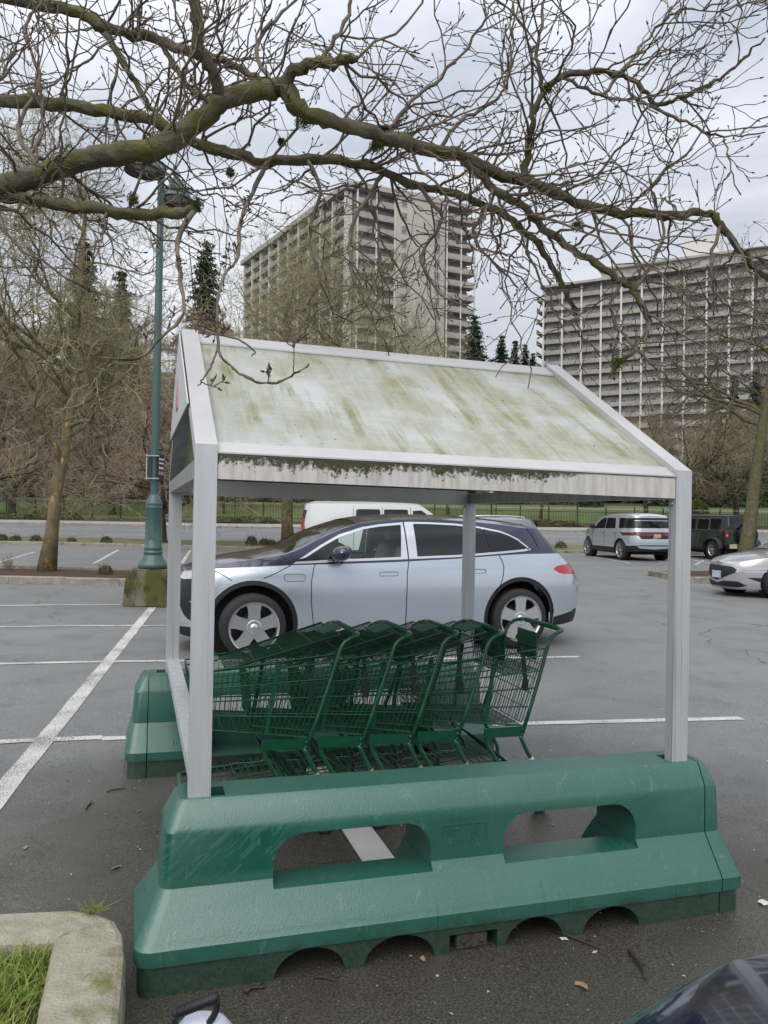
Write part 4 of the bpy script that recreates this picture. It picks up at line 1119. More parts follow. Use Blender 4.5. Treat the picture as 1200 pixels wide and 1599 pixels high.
    for x0, x1, zz in ((-.035, .207, .972), (-1.208, -1.012, .990)):
        h = rrect(x0, zz - .026, x1, zz + .026, .024); R_.append(('door_handle', SIL, outset(h, -.005), 'x', .004)); R_.append(('seam', SEAM, h, 'x', -.002))
    R_.append(('tail_lamp', REDL, smooth_poly([(-2.20, 1.0), (-2.32, 1.045), (-2.80, 1.055), (-2.80, .935), (-2.36, .935)], 3), 'x', .004))
    R_.append(('tail_light_bar', REDD, [(0, .96), (.62, .96), (.62, 1.03), (0, 1.03)], 'r', .003))
    R_.append(('rear_screen', G_DARK, [(0, 1.17), (.70, 1.17), (.62, 1.45), (0, 1.45)], 'r', .002))
    R_.append(('headlamp', REDD if 0 else LAMPW, smooth_poly([(2.03, 1.03), (2.30, 1.005), (2.52, .965), (2.50, .90), (2.30, .93), (2.12, .975)], 3), 'x', .002))
    R_.append(('grille', BLACKP, smooth_poly([(0, .62), (0, .95), (.45, .96), (.66, .95), (.68, .80), (.5, .62)], 3), 'f', .003))
    R_.append(('corner_intake', BLACKP, smooth_poly([(2.50, .62), (2.40, .66), (2.30, .52), (2.34, .42), (2.44, .48)], 3), 'x', .002))
    R_.append(('trim', CHROME, [(0, .36), (0, .40), (.6, .40), (.78, .40), (.78, .37), (.6, .36)], 'f', .004))
    R_.append(('lower_cladding', BLACKP, [(0, .2), (0, .355), (.80, .355), (.80, .2)], 'f', 0))
    for cx in (1.70, -1.70): R_.append(('arch_trim', NAVY if 0 else BLACKP, circ(cx, .395, .515, 44), 'x', .010))
    R_.append(('lower_cladding', BLACKP, [(-2.08, .15), (-2.85, .15), (-2.85, .47), (-2.55, .44), (-2.20, .375), (-2.10, .37)], 'x', .004)); R_.append(('lower_cladding', BLACKP, [(0, .2), (0, .46), (.8, .46), (.8, .2)], 'r', .004))
    R_.append(('lower_cladding', BLACKP, [(1.3, .2), (-1.3, .2), (-1.3, .30), (1.3, .30)], 'x', .002))
    R_.append(('trim', CHROME, [(1.25, .300), (-1.25, .300), (-1.25, .322), (1.25, .322)], 'x', .006))
    up = [(2.60, 1.06), (2.2, 1.035), (2.02, 1.045), (1.83, 1.058), (1.50, 1.072), (1.24, 1.085), (.6, 1.098), (.0, 1.112), (-.8, 1.145), (-1.4, 1.182), (-1.9, 1.205), (-2.3, 1.205), (-2.9, 1.205), (-2.9, 2), (2.6, 2)]
    R_.append(('upper_body', NAVY, up, 'x', 0)); R_.append(('upper_body', NAVY, [(0, 1.2), (.9, 1.2), (.9, 1.8), (0, 1.8)], 'r', 0))
    parts = skin(c, S, R_, SIL, [circ(1.70, .395, .462, 44), circ(-1.70, .395, .462, 44)], .06)
    cen = ((2.56, 1.03), (2.3, 1.10), (2.0, 1.165), (1.43, 1.245), (1.2, 1.305), (.90, 1.455), (.55, 1.59), (.30, 1.65), (0, 1.682), (-.4, 1.694), (-.9, 1.69), (-1.5, 1.658), (-2.1, 1.60), (-2.80, 1.50))
    top_sheet(c, S, cen, [(2.56, 1.36, 'bonnet', NAVY, 1.0, 0), (1.36, .42, 'windscreen', G_SCREEN, .94, .004), (.42, -2.05, 'roof', NAVY, 1.0, 0), (-2.05, -2.80, 'spoiler', NAVY, 1.0, 0)], NAVY)
    for x_ in (1.70, -1.70):
        for s in (1, -1): wheel(c, x_, s * .845, .380, .292, 'disc5', s, .27, None, .50)
    underbody(c, -2.3, 2.25, .66, .2, .62)
    mb = MB(); mb.box((.62, -.80, .62), (1.25, .80, 1.04), .06); mb.build('dashboard', DASHM, c)
    mb = MB(); mb.box((-2.0, -.78, .60), (.6, .78, .66)); mb.build('cabin_floor', DASHM, c)
    seats(c, ((-.18, 2), (-1.15, 2)))
    mb = MB(); mb.tube([(.42 + .0 * j, .40 + .18 * math.cos(j * math.pi / 8), 1.0 + .18 * math.sin(j * math.pi / 8)) for j in range(16)], .014, 6, closed=True); mb.build('steering_wheel', DASHM, c)
    for s in (1, -1):
        mb = MB(); bm = bmesh.new(); bmesh.ops.create_uvsphere(bm, u_segments=20, v_segments=12, radius=1)
        for q in bm.verts:
            x_, y_, z_ = q.co; k = abs(x_) ** .8 * (1 if x_ > 0 else -1); q.co = Vector((.70 + .115 * x_ - .02 * z_, s * (1.055 + .155 * y_ * s), 1.225 + .092 * (abs(z_) ** .75) * (1 if z_ > 0 else -1) + .012 * y_ * s))
        mb.bm(bm, True); mb.tube([(.72, s * .90, 1.10), (.715, s * .96, 1.135), (.71, s * 1.0, 1.17)], [.03, .032, .03], 8); mi = mb.build('wing_mirror', NAVY, c)
        mb = MB(); mb.tube(spline([(.764, s * .985, 1.215), (.785, s * 1.06, 1.222), (.765, s * 1.15, 1.238), (.73, s * 1.20, 1.245)], 4), .010, 6); mb.build('indicator', CHROME, mi)
    # badge letters on the window corner and the emblem on the rear pillar
    def on_side(x, z, off=.006):
        u = S.u_of_x(x, z); p = S.pos(np.array([u]), np.array([z]))[0] + S.nrm(np.array([u]), np.array([z]))[0] * off; return Vector(p)
    mb = MB()
    def stroke(pts, wd=.008):
        for a, b in zip(pts[:-1], pts[1:]): mb.bar(on_side(*a), on_side(*b), wd, .003, (0, 1, 0))
    x0, z0, h, wl_ = 0.905, 1.128, .036, .034
    X = lambda i, f: x0 - i * .046 - f * wl_
    stroke([(X(0, 1), z0 + h), (X(0, 0), z0 + h), (X(0, 0), z0), (X(0, 1), z0)]); stroke([(X(0, 0), z0 + h / 2), (X(0, .8), z0 + h / 2)])
    stroke([(X(1, 0), z0), (X(1, 0), z0 + h), (X(1, 1), z0 + h), (X(1, 1), z0), (X(1, 0), z0)]); stroke([(X(1, .6), z0 + h * .35), (X(1, 1.15), z0 - h * .1)])
    stroke([(X(2, 1), z0 + h), (X(2, 0), z0 + h), (X(2, 0), z0 + h / 2), (X(2, 1), z0 + h / 2), (X(2, 1), z0), (X(2, 0), z0)])
    mb.build('model_badge', CHROME, c)
    mb = MB(); ex, ez = -2.03, 1.30
    for P in ([(ex + .04, ez - .035), (ex, ez + .05), (ex - .04, ez - .035)], [(ex + .02, ez - .035), (ex + .02, ez + .01), (ex, ez - .02), (ex - .02, ez + .01), (ex - .02, ez - .035)], [(ex + .04, ez - .035), (ex, ez - .055), (ex - .04, ez - .035)]): stroke(P, .010)
    mb.build('pillar_emblem', CHROME, c)
    return c
suv_main()

# ---------------- simple boxy helpers for the other cars
def wagon(name, label, org, heading, P, body, S, cen, zones, regions, holes, wheels, style, rad, rim, tyw=.24, group=None, spoke_m=None, cat='car', step=.11):
    c = place(name, label, org, heading, cat, group)
    skin(c, S, regions, body, holes, step)
    top_sheet(c, S, cen, zones, body)
    for x_ in wheels:
        for s in (1, -1): wheel(c, x_, s * P['wy'], rad, rim, style, s, tyw, spoke_m, rad + .07)
    underbody(c, P['ub'][0], P['ub'][1], P['wy'] - .17, .24, .8)
    return c
HEAD = LOT + math.pi / 2      # nose towards the street

def pale_suv():
    S = Shell(2.45, -2.45, 1.0, nf=3.6, nr=5.5, K=((.2, .95), (.45, .985), (.8, 1.0), (1.05, .985), (1.2, .96), (1.5, .89), (1.8, .82), (1.95, .78)),
              FX=((.2, -.12), (.5, 0), (.9, -.02), (1.15, -.15), (2, -.4)), RX=((.2, .10), (.45, .02), (.7, 0), (1.1, .05), (1.3, .10), (1.75, .26), (2, .34)),
              top=((2.45, 1.0), (2.2, 1.12), (1.7, 1.18), (1.15, 1.24), (.75, 1.47), (.35, 1.70), (0, 1.755), (-.6, 1.785), (-1.5, 1.785), (-2.1, 1.765), (-2.45, 1.74)),
              bot=((2.45, .30), (1, .30), (-1, .30), (-2.45, .38)))
    PAL = paint('ice_blue_paint', (.52, .58, .63), .5, .26, 1.05)
    Rg = []
    Rg += [('front_window', G_DARK, [(.82, 1.22), (-.12, 1.235), (-.12, 1.66), (.15, 1.66), (.38, 1.58), (.62, 1.42)], 'x', -.006), ('rear_window', G_DARK, [(-.17, 1.237), (-1.02, 1.25), (-.90, 1.66), (-.17, 1.67)], 'x', -.006),
           ('quarter_window', G_DARK, [(-1.32, 1.26), (-2.20, 1.275), (-2.12, 1.66), (-1.20, 1.665)], 'x', -.006),
           ('rear_screen', G_DARK, [(0, 1.28), (.88, 1.28), (.80, 1.56), (0, 1.56)], 'r', .002), ('rear_spoiler_panel', BLACKP, [(0, 1.58), (.79, 1.58), (.74, 1.68), (0, 1.68)], 'r', .006),
           ('tail_lamp', REDD, [(-2.22, 1.13), (-2.60, 1.13), (-2.60, .98), (-2.38, .98), (-2.30, 1.03)], 'x', .006), ('tail_lamp', REDD, [(.78, .985), (.97, .985), (.97, 1.11), (.78, 1.11)], 'r', .006),
           ('tail_panel', BLACKP, [(0, .90), (.20, .86), (.56, .86), (.66, .98), (.77, 1.0), (.77, 1.12), (0, 1.12)], 'r', .004), ('rear_bumper', BLACKP, [(0, .34), (.98, .34), (.98, .58), (.60, .62), (0, .62)], 'r', .006),
           ('trim', PAL, [(0, .46), (.62, .50), (.74, .60), (.60, .585), (0, .585)], 'r', .012)]
    Rg[-1], Rg[-2] = Rg[-2], Rg[-1]
    for P in ([(.95, 1.2), (1.0, .9), (.95, .5), (.9, .40)], [(-.14, 1.22), (-.16, .9), (-.12, .40)], [(-1.10, 1.24), (-1.16, 1.0), (-1.0, .72), (-.95, .5)]): Rg.append(('seam', SEAM, strip(P, .012), 'x', -.004))
    for x0 in (-.02, -.98): Rg.append(('door_handle', CHROME, rrect(x0 - .10, 1.04, x0 + .10, 1.075, .015), 'x', .012))
    for cx in (1.46, -1.46): Rg.append(('arch_trim', BLACKP, circ(cx, .40, .475), 'x', .006))
    Rg += [('lower_cladding', BLACKP, [(1.2, .2), (-1.2, .2), (-1.2, .50), (1.2, .50)], 'x', .004), ('lower_cladding', BLACKP, [(-1.7, .2), (-2.6, .2), (-2.6, .62), (-2.2, .60), (-1.85, .5)], 'x', .004)]
    cen = ((2.45, 1.05), (2.2, 1.16), (1.7, 1.25), (1.15, 1.31), (.75, 1.55), (.35, 1.79), (0, 1.855), (-.8, 1.885), (-1.6, 1.875), (-2.2, 1.83), (-2.45, 1.76))
    r = ground_pt(972, 874.5); h = np.array([math.cos(HEAD), math.sin(HEAD)]); l = np.array([-h[1], h[0]])
    org = r[:2] + h * 1.46 - l * .86
    c = wagon('pale_blue_suv', 'tall pale ice-blue SUV seen from behind with dark spoked wheels', org, HEAD, dict(wy=.87, ub=(-2.1, 2.1)), PAL, S, cen,
          [(2.45, 1.15, 'bonnet', PAL, 1.0, 0), (1.15, .33, 'windscreen', G_SCREEN, .93, .004), (.33, -2.45, 'roof', PAL, 1.0, 0)], Rg, [circ(1.46, .40, .435), circ(-1.46, .40, .435)], (1.46, -1.46), 'twin5', .40, .285)
    mb = MB(); mb.box((-2.475, -.22, .91), (-2.452, .08, 1.05)); mb.build('licence_plate', PLATEY, c)
    mb = MB(); mb.box((.80, .93, 1.22), (.95, 1.14, 1.38), .04); mb.build('wing_mirror', BLACKP, c)
    seats(c, ((-.10, 2),), DASHM, .6)
    return c
pale_suv()

def green_jeep():
    S = Shell(2.05, -2.05, .80, nf=7, nr=9, K=((.3, 1.0), (1.15, 1.0), (1.2, .985), (1.85, .90)), FX=((.3, 0), (2, 0)), RX=((.3, 0), (1.15, 0), (1.85, .10)),
              top=((2.05, 1.17), (.95, 1.18), (.94, 1.185), (.62, 1.66), (.5, 1.79), (0, 1.80), (-2.05, 1.79)), bot=((2.05, .55), (1.0, .55), (.95, .48), (-.85, .48), (-.95, .55), (-2.05, .55)), prr=8)
    GRN = paint('dark_green_paint', (.014, .026, .017), .2, .3); TOPM = M('black_hardtop', (.035, .038, .042), .55)
    Rg = [('side_window', G_DARK, rrect(.12, 1.235, .70, 1.66, .05), 'x', -.008), ('side_window', G_DARK, rrect(-.86, 1.235, -.06, 1.66, .05), 'x', -.008), ('side_window', G_DARK, rrect(-1.74, 1.235, -.98, 1.69, .06), 'x', -.008),
          ('window_surround', M('grey_seal', (.10, .105, .11), .6), rrect(-1.79, 1.20, -.93, 1.73, .08), 'x', 0), ('window_surround', MATS['grey_seal'], rrect(-.91, 1.20, -.02, 1.70, .07), 'x', 0),
          ('rear_screen', G_DARK, [(0, 1.24), (.68, 1.24), (.62, 1.72), (0, 1.72)], 'r', .004), ('tail_lamp', REDL, rrect(.60, .93, .755, 1.16, .03), 'r', .045), ('reversing_lamp', LAMPW, rrect(.645, .97, .715, 1.04, .02), 'r', .05)]
    Rg[-1], Rg[-2] = Rg[-2], Rg[-1]
    for P in ([(-.02, 1.19), (-.02, .6)], [(.85, 1.19), (.9, .56)], [(-.90, 1.19), (-.95, .95), (-.88, .80)]): Rg.append(('seam', SEAM, strip(P, .012), 'x', -.004))
    Rg += [('upper_body', TOPM, [(.80, 1.19), (-2.1, 1.19), (-2.1, 2), (.80, 2)], 'x', .006), ('upper_body', TOPM, [(0, 1.19), (.9, 1.19), (.9, 2), (0, 2)], 'r', .006),
           ('lower_cladding', BLACKP, [(-1.75, .45), (-2.1, .45), (-2.1, .60), (-1.75, .60)], 'x', .02)]
    cen = ((2.05, 1.19), (1.0, 1.22), (.94, 1.225), (.62, 1.69), (.5, 1.83), (0, 1.845), (-2.05, 1.83))
    r = ground_pt(1115, 874); h = np.array([math.cos(HEAD), math.sin(HEAD)]); l = np.array([-h[1], h[0]]); org = r[:2] + h * 1.30 - l * .80
    c = wagon('green_off_roader', 'boxy dark green off-roader with spare wheel on its tail', org, HEAD, dict(wy=.80, ub=(-1.9, 1.9)), GRN, S, cen,
        [(2.05, .94, 'bonnet', GRN, 1.0, 0), (.94, .55, 'windscreen', G_SCREEN, .95, .004), (.55, -2.05, 'roof', TOPM, 1.0, 0)], Rg, [circ(1.30, .42, .50), circ(-1.30, .42, .50)], (1.30, -1.30), 'five', .40, .225, .25)
    for s in (1, -1):
        for cx in (1.30, -1.30):
            mb = MB(); P = []
            for j in range(13):
                t = R(5 + 170 * j / 12); P.append((cx + .56 * math.cos(t) * (1.0 if abs(math.cos(t)) < .8 else 1.02), .42 + .50 * math.sin(t) ** .6))
            n = len(P); V = []
            for (a, b) in P: V += [(a, s * .79, b), (a, s * .975, b - .015), (a, s * .975, b - .07), (a, s * .79, b - .07)]
            Fc = [(4 * i + k, 4 * i + (k + 1) % 4, 4 * i + 4 + (k + 1) % 4, 4 * i + 4 + k) for i in range(n - 1) for k in range(4)] + [(0, 1, 2, 3), tuple(4 * (n - 1) + k for k in (3, 2, 1, 0))]
            mb.add(V, Fc); mb.build('wheel_flare', M('flare_black', (.03, .032, .035), .6) if 'flare_black' not in MATS else MATS['flare_black'], c)
    mb = MB(); mb.box((-2.28, -.80, .48), (-2.05, .80, .68), .03); mb.build('rear_bumper', BLACKP, c)
    mb = MB(); mb.box((-2.305, .44, .50), (-2.285, .76, .67)); mb.build('licence_plate', PLATEY, c)
    # spare wheel, axis along x
    w_ = wheel(c, 0, 0, .40, .225, 'five', -1, .26)
    w_.name = 'spare_wheel'; w_.rotation_euler = (0, 0, -math.pi / 2); w_.location = (-2.20, -.10, .62)
    mb = MB(); mb.box((-2.20, -.20, 1.42), (-2.06, .04, 1.48), .01); mb.build('brake_light', REDD, c)
    mb = MB(); mb.box((-.9, .84, .40), (.9, .93, .46), .01); mb.build('side_step', BLACKP, c)
    return c
green_jeep()

def silver_sedan():
    S = Shell(2.34, -2.34, .925, nf=2.9, nr=3.6, K=((.1, .94), (.35, .985), (.6, 1.0), (.85, .985), (.95, .955), (1.15, .86), (1.42, .68)), FX=((.1, -.12), (.3, 0), (.5, .01), (.65, -.02), (.8, -.10), (.95, -.25), (1.5, -.5)), RX=((.1, .1), (.6, 0), (.9, .06), (1.5, .3)),
              top=((2.34, .70), (2.2, .76), (1.9, .835), (1.4, .90), (.95, .955), (.3, 1.28), (-.1, 1.34), (-.7, 1.33), (-1.3, 1.17), (-1.75, 1.02), (-2.34, .99)), bot=((2.34, .17), (1, .2), (-1, .2), (-2.34, .28)))
    PA = paint('silver_paint', (.47, .47, .49), .6, .27, 1.05)
    GR = M('grille_mesh', (.012, .012, .013), .5)
    Rg = [('grille', GR, [(0, .345), (.20, .40), (.47, .52), (.50, .60), (.42, .66), (0, .68)], 'f', .001), ('grille_surround', CHROME, [(0, .325), (.21, .385), (.50, .51), (.53, .61), (.43, .672), (0, .695)], 'f', .006),
          ('headlamp', LAMPW, [(.60, .60), (.905, .635), (.905, .675), (.62, .665)], 'f', .003), ('headlamp', LAMPW, [(.60, .54), (.905, .565), (.905, .60), (.62, .585)], 'f', .003),
          ('lower_intake', BLACKP, [(0, .22), (.50, .215), (.62, .26), (.52, .35), (.24, .345), (0, .29)], 'f', .002), ('side_intake', BLACKP, [(.62, .44), (.87, .43), (.90, .28), (.86, .26), (.76, .33)], 'f', .002),
          ('trim', CHROME, [(0, .185), (.90, .185), (.90, .20), (0, .20)], 'f', .008),
          ('side_window', G_DARK, [(.80, 1.0), (-1.30, 1.04), (-1.0, 1.22), (-.6, 1.29), (0, 1.29), (.35, 1.23)], 'x', -.005)]
    for cx in (1.42, -1.42): Rg.append(('arch_trim', BLACKP, circ(cx, .33, .375), 'x', .002))
    cen = ((2.34, .765), (2.2, .81), (1.9, .90), (1.4, .975), (.95, 1.02), (.3, 1.34), (-.1, 1.40), (-.7, 1.385), (-1.3, 1.23), (-1.75, 1.07), (-2.34, 1.0))
    hd = math.pi + LOT; h = np.array([math.cos(hd), math.sin(hd)])
    nose = AT(1128, 880, 16.9)[:2]
    c = wagon('silver_sedan', 'low silver sedan with large black shield grille at the right edge', nose - h * 2.34 + np.array([.12, .55]), hd, dict(wy=.80, ub=(-2.0, 2.0)), PA, S, cen,
       [(2.34, .98, 'bonnet', PA, 1.0, 0), (.98, .22, 'windscreen', G_SCREEN, .94, .003), (.22, -.75, 'roof', PA, 1.0, 0), (-.75, -1.75, 'rear_screen', G_DARK, .9, .003), (-1.75, -2.34, 'boot_lid', PA, 1.0, 0)], Rg, [circ(1.42, .33, .355), circ(-1.42, .33, .355)], (1.42, -1.42), 'twin5', .33, .245, .23, step=.08)
    mb = MB(); mb.box((2.335, -.15, .40), (2.36, .15, .55)); mb.xf(lambda q: Vector((q.x - .0, q.y, q.z))); mb.build('licence_plate', M('plate_blue_white', (.55, .60, .68), .5, col2=(.25, .33, .55), vs=26, bal=.56, width=.06), c)
    # diamond mesh bars in the grille
    mb = MB()
    def on_front(y, z, off=.010):
        sg = 1 if y >= 0 else -1; u = S.u_of_y(abs(y), z, False); p = S.pos(np.array([u]), np.array([z]))[0] + S.nrm(np.array([u]), np.array([z]))[0] * off; return Vector((p[0], p[1] * sg, p[2]))
    gp = np.array([(0, .345), (.20, .40), (.47, .52), (.50, .60), (.42, .66), (0, .68)])
    ins = lambda y, z: inside(np.array([[abs(y) + 1e-4, z]]), gp)[0]
    for k in range(-14, 15):
        for sl in (1, -1):
            prev = None
            for j in range(24):
                z = .345 + .34 * j / 23; y = k * .075 + sl * (z - .5) * 1.5
                ok = abs(y) < .49 and ins(y, z)
                if ok and prev is not None: mb.bar(on_front(*prev), on_front(y, z), .006, .006)
                prev = (y, z) if ok else None
    mb.build('grille_bars', M('dark_chrome', (.16, .16, .17), .3, metal=.9), c)
    mb = MB(); mb.box((.72, .84, .93), (.86, 1.03, 1.05), .035); mb.build('wing_mirror', PA, c)
    return c
silver_sedan()

def white_van():
    S = Shell(2.85, -2.85, 1.0, nf=4.5, nr=8, K=((.3, .96), (.6, 1), (1.15, .985), (1.4, .955), (1.9, .85), (2.1, .80)), FX=((.3, 0), (.8, 0), (1.05, -.05), (1.3, -.2), (2.1, -.4)), RX=((.3, 0), (1.2, .0), (1.9, .10), (2.1, .16)),
              top=((2.85, 1.05), (2.4, 1.18), (1.95, 1.27), (1.3, 1.80), (1.0, 1.97), (0, 2.02), (-2.4, 2.02), (-2.85, 1.98)), bot=((2.85, .35), (-2.85, .4)))
    WH = M('white_van_paint', (.62, .64, .65), .35, coat=.6, col2=(.58, .60, .61), vs=3)
    Rg = [('front_window', G_DARK, [(1.55, 1.30), (.72, 1.30), (.72, 1.82), (1.0, 1.84), (1.25, 1.66)], 'x', -.006), ('side_window', G_DARK, rrect(-.22, 1.32, .56, 1.86, .05), 'x', -.006), ('side_window', G_DARK, rrect(-1.12, 1.32, -.34, 1.86, .05), 'x', -.006),
          ('tail_lamp', REDL, [(-2.72, 1.1), (-2.90, 1.1), (-2.90, 1.6), (-2.78, 1.6)], 'x', .004), ('rear_screen', G_DARK, [(.08, 1.32), (.8, 1.32), (.74, 1.82), (.08, 1.82)], 'r', .003)]
    for P in ([(.64, 1.95), (.64, .5)], [(-.28, 1.95), (-.28, .5)], [(-1.2, 1.95), (-1.2, .5)]): Rg.append(('seam', SEAM, strip(P, .014), 'x', -.004))
    Rg.append(('seam', SEAM, strip([(-1.25, 1.18), (-2.75, 1.18)], .012), 'x', -.003))
    cen = ((2.85, 1.1), (2.4, 1.24), (1.95, 1.34), (1.3, 1.88), (1.0, 2.06), (0, 2.12), (-2.4, 2.12), (-2.85, 2.02))
    hd = R(7); h = np.array([math.cos(hd), math.sin(hd)])
    rear = AT(466, 800, 25.0)[:2]
    wagon('white_van', 'white panel van parked beyond the two-tone SUV', rear + h * 2.85 + np.array([.0, .9]), hd, dict(wy=.86, ub=(-2.5, 2.5)), WH, S, cen, [(2.85, 1.9, 'bonnet', WH, 1.0, 0), (1.9, 1.05, 'windscreen', G_SCREEN, .94, .003), (1.05, -2.85, 'roof', WH, 1.0, 0)], Rg, [circ(1.75, .38, .42), circ(-1.75, .38, .42)], (1.75, -1.75), 'five', .37, .22, .24, cat='van', step=.14)
white_van()

def grey_suv():
    S = Shell(2.3, -2.3, .93, nf=3.2, nr=4.5, K=((.2, .95), (.6, 1), (1.0, .97), (1.3, .88), (1.7, .76)), FX=((.2, 0), (.8, 0), (1.1, -.2), (2, -.4)), RX=((.2, .05), (.7, 0), (1.0, .05), (1.2, .18), (1.6, .42), (1.8, .5)),
              top=((2.3, .92), (2.0, 1.02), (1.2, 1.10), (.4, 1.50), (0, 1.58), (-1.2, 1.60), (-2.0, 1.56), (-2.3, 1.53)), bot=((2.3, .3), (-2.3, .35)))
    GY = paint('grey_paint', (.22, .23, .24), .5, .3)
    Rg = [('side_window', G_DARK, [(.95, 1.08), (-1.7, 1.14), (-1.5, 1.46), (-.2, 1.50), (.35, 1.40)], 'x', -.005), ('tail_lamp', REDL, [(-1.95, 1.16), (-2.4, 1.16), (-2.4, .98), (-2.1, .98)], 'x', .006), ('rear_screen', G_DARK, [(0, 1.15), (.68, 1.15), (.58, 1.42), (0, 1.42)], 'r', .002)]
    cen = ((2.3, .97), (2.0, 1.08), (1.2, 1.17), (.4, 1.57), (0, 1.655), (-1.2, 1.675), (-2.0, 1.625), (-2.3, 1.55))
    hd = math.pi + R(6); h = np.array([math.cos(hd), math.sin(hd)])
    rear = AT(856, 830, 22.5)[:2]
    c = wagon('grey_crossover', 'grey crossover whose roof and tail show above the two-tone SUV', rear + h * 2.3 + np.array([0, .85]), hd, dict(wy=.80, ub=(-2, 2)), GY, S, cen, [(2.3, 1.2, 'bonnet', GY, 1.0, 0), (1.2, .35, 'windscreen', G_SCREEN, .93, .003), (.35, -2.3, 'roof', GY, 1.0, 0)], Rg, [circ(1.35, .36, .40), circ(-1.35, .36, .40)], (1.35, -1.35), 'twin5', .36, .25, .23, step=.12)
    for s in (1, -1):
        mb = MB(); mb.tube(spline([(.1, s * .60, 1.63), (0, s * .60, 1.675), (-.8, s * .60, 1.70), (-1.5, s * .60, 1.675), (-1.6, s * .60, 1.63)], 3), .016, 6); mb.build('roof_rail', CHROME, c)
    mb = MB(); mb.box((-2.12, -.52, 1.535), (-1.8, .52, 1.595), .02); mb.build('spoiler', BLACKP, c)
grey_suv()

def near_car():
    S = Shell(2.35, -2.35, .92, nf=3.2, nr=3.6, K=((.1, .94), (.35, .985), (.6, 1.0), (.80, .975), (.95, .93), (1.15, .86), (1.42, .68)), FX=((.1, -.12), (.3, 0), (.5, .01), (.65, -.02), (.8, -.10), (.95, -.25), (1.5, -.5)), RX=((.1, .1), (.6, 0), (.9, .06), (1.5, .3)),
              top=((2.35, .74), (2.2, .785), (1.9, .845), (1.4, .905), (.95, .96), (.3, 1.28), (-.1, 1.34), (-.7, 1.33), (-1.3, 1.17), (-1.75, 1.02), (-2.35, .99)), bot=((2.35, .17), (1, .2), (-1, .2), (-2.35, .28)))
    PA = paint('midnight_blue_paint', (.012, .018, .050), .45, .14)
    Rg = [('headlamp', LAMPW, smooth_poly([(.45, .60), (.62, .585), (.86, .62), (.895, .71), (.80, .70), (.55, .655)], 3), 'f', .003), ('grille', BLACKP, [(0, .45), (.42, .45), (.48, .66), (0, .68)], 'f', .002), ('grille_surround', CHROME, [(0, .43), (.44, .43), (.505, .68), (0, .70)], 'f', .005),
          ('lower_intake', BLACKP, [(0, .22), (.8, .22), (.8, .33), (0, .36)], 'f', .002), ('seam', SEAM, [(0, .722), (.95, .722), (.95, .729), (0, .729)], 'f', -.004), ('side_window', G_DARK, [(.80, 1.0), (-1.30, 1.04), (-1.0, 1.22), (-.6, 1.29), (0, 1.29), (.35, 1.23)], 'x', -.005)]
    cen = ((2.35, .775), (2.2, .83), (1.9, .915), (1.4, .985), (.95, 1.03), (.3, 1.34), (-.1, 1.40), (-.7, 1.385), (-1.3, 1.23), (-1.75, 1.07), (-2.35, 1.0))
    hd = SH_YAW + math.pi / 2 + R(8); h = np.array([math.cos(hd), math.sin(hd)]); l = np.array([-h[1], h[0]])
    org = np.array([.49, 1.51]) - h * 2.30 - l * .25
    c = wagon('midnight_blue_car', 'glossy midnight-blue car, only its bonnet corner in view at the bottom right', org, hd, dict(wy=.80, ub=(-2.0, 2.0)), PA, S, cen,
       [(2.35, .98, 'bonnet', PA, 1.0, 0), (.98, .22, 'windscreen', G_SCREEN, .94, .003), (.22, -.75, 'roof', PA, 1.0, 0), (-.75, -1.75, 'rear_screen', G_DARK, .9, .003), (-1.75, -2.35, 'boot_lid', PA, 1.0, 0)], Rg, [circ(1.42, .33, .365), circ(-1.42, .33, .365)], (1.42, -1.42), 'twin5', .33, .245, .23, step=.07)
near_car()
# ================================================================== TREES
BARK = M('plane_bark', (.150, .130, .090), .9, col2=(.050, .044, .024), vs=11, width=.34, bump=1.0, bs=55, col3=(.095, .098, .022), v3=5.5, b3=.545, w3=.14)
BARKD = M('dark_bark', (.060, .050, .038), .95, col2=(.045, .042, .022), vs=9, bump=.6, bs=30, col3=(.06, .07, .02), v3=4, b3=.60, w3=.1)
BARKO = M('ochre_flaking_bark', (.20, .17, .095), .9, col2=(.115, .098, .05), vs=4.5, bump=.9, bs=30, col3=(.42, .27, .10), v3=7, b3=.60, w3=.04, st3=(1, 1, .45))
TWIG = M('grey_twig', (.185, .155, .11), .8, col2=(.085, .062, .045), vs=9)
TWIGR = M('reddish_twig', (.37, .285, .22), .85, col2=(.21, .16, .12), vs=.8)
TWIGB = M('brown_twig', (.36, .295, .205), .85, col2=(.20, .165, .10), vs=.7)
TWIGP = M('pale_twig', (.36, .32, .20), .85, col2=(.24, .22, .10), vs=.9)
MOSS = M('bright_moss', (.045, .060, .008), .95, col2=(.075, .095, .014), vs=30, bump=1.0, bs=60)
NEEDLE = M('conifer_needles', (.018, .036, .020), .8, col2=(.032, .054, .026), vs=.6)
LEAFD = M('evergreen_leaves', (.018, .032, .012), .6, col2=(.030, .048, .016), vs=1.2)
LEAFY = M('golden_hedge_leaves', (.14, .13, .025), .7, col2=(.085, .095, .02), vs=2)
LEAFG = M('shrub_leaves', (.055, .07, .02), .7, col2=(.09, .085, .03), vs=2)

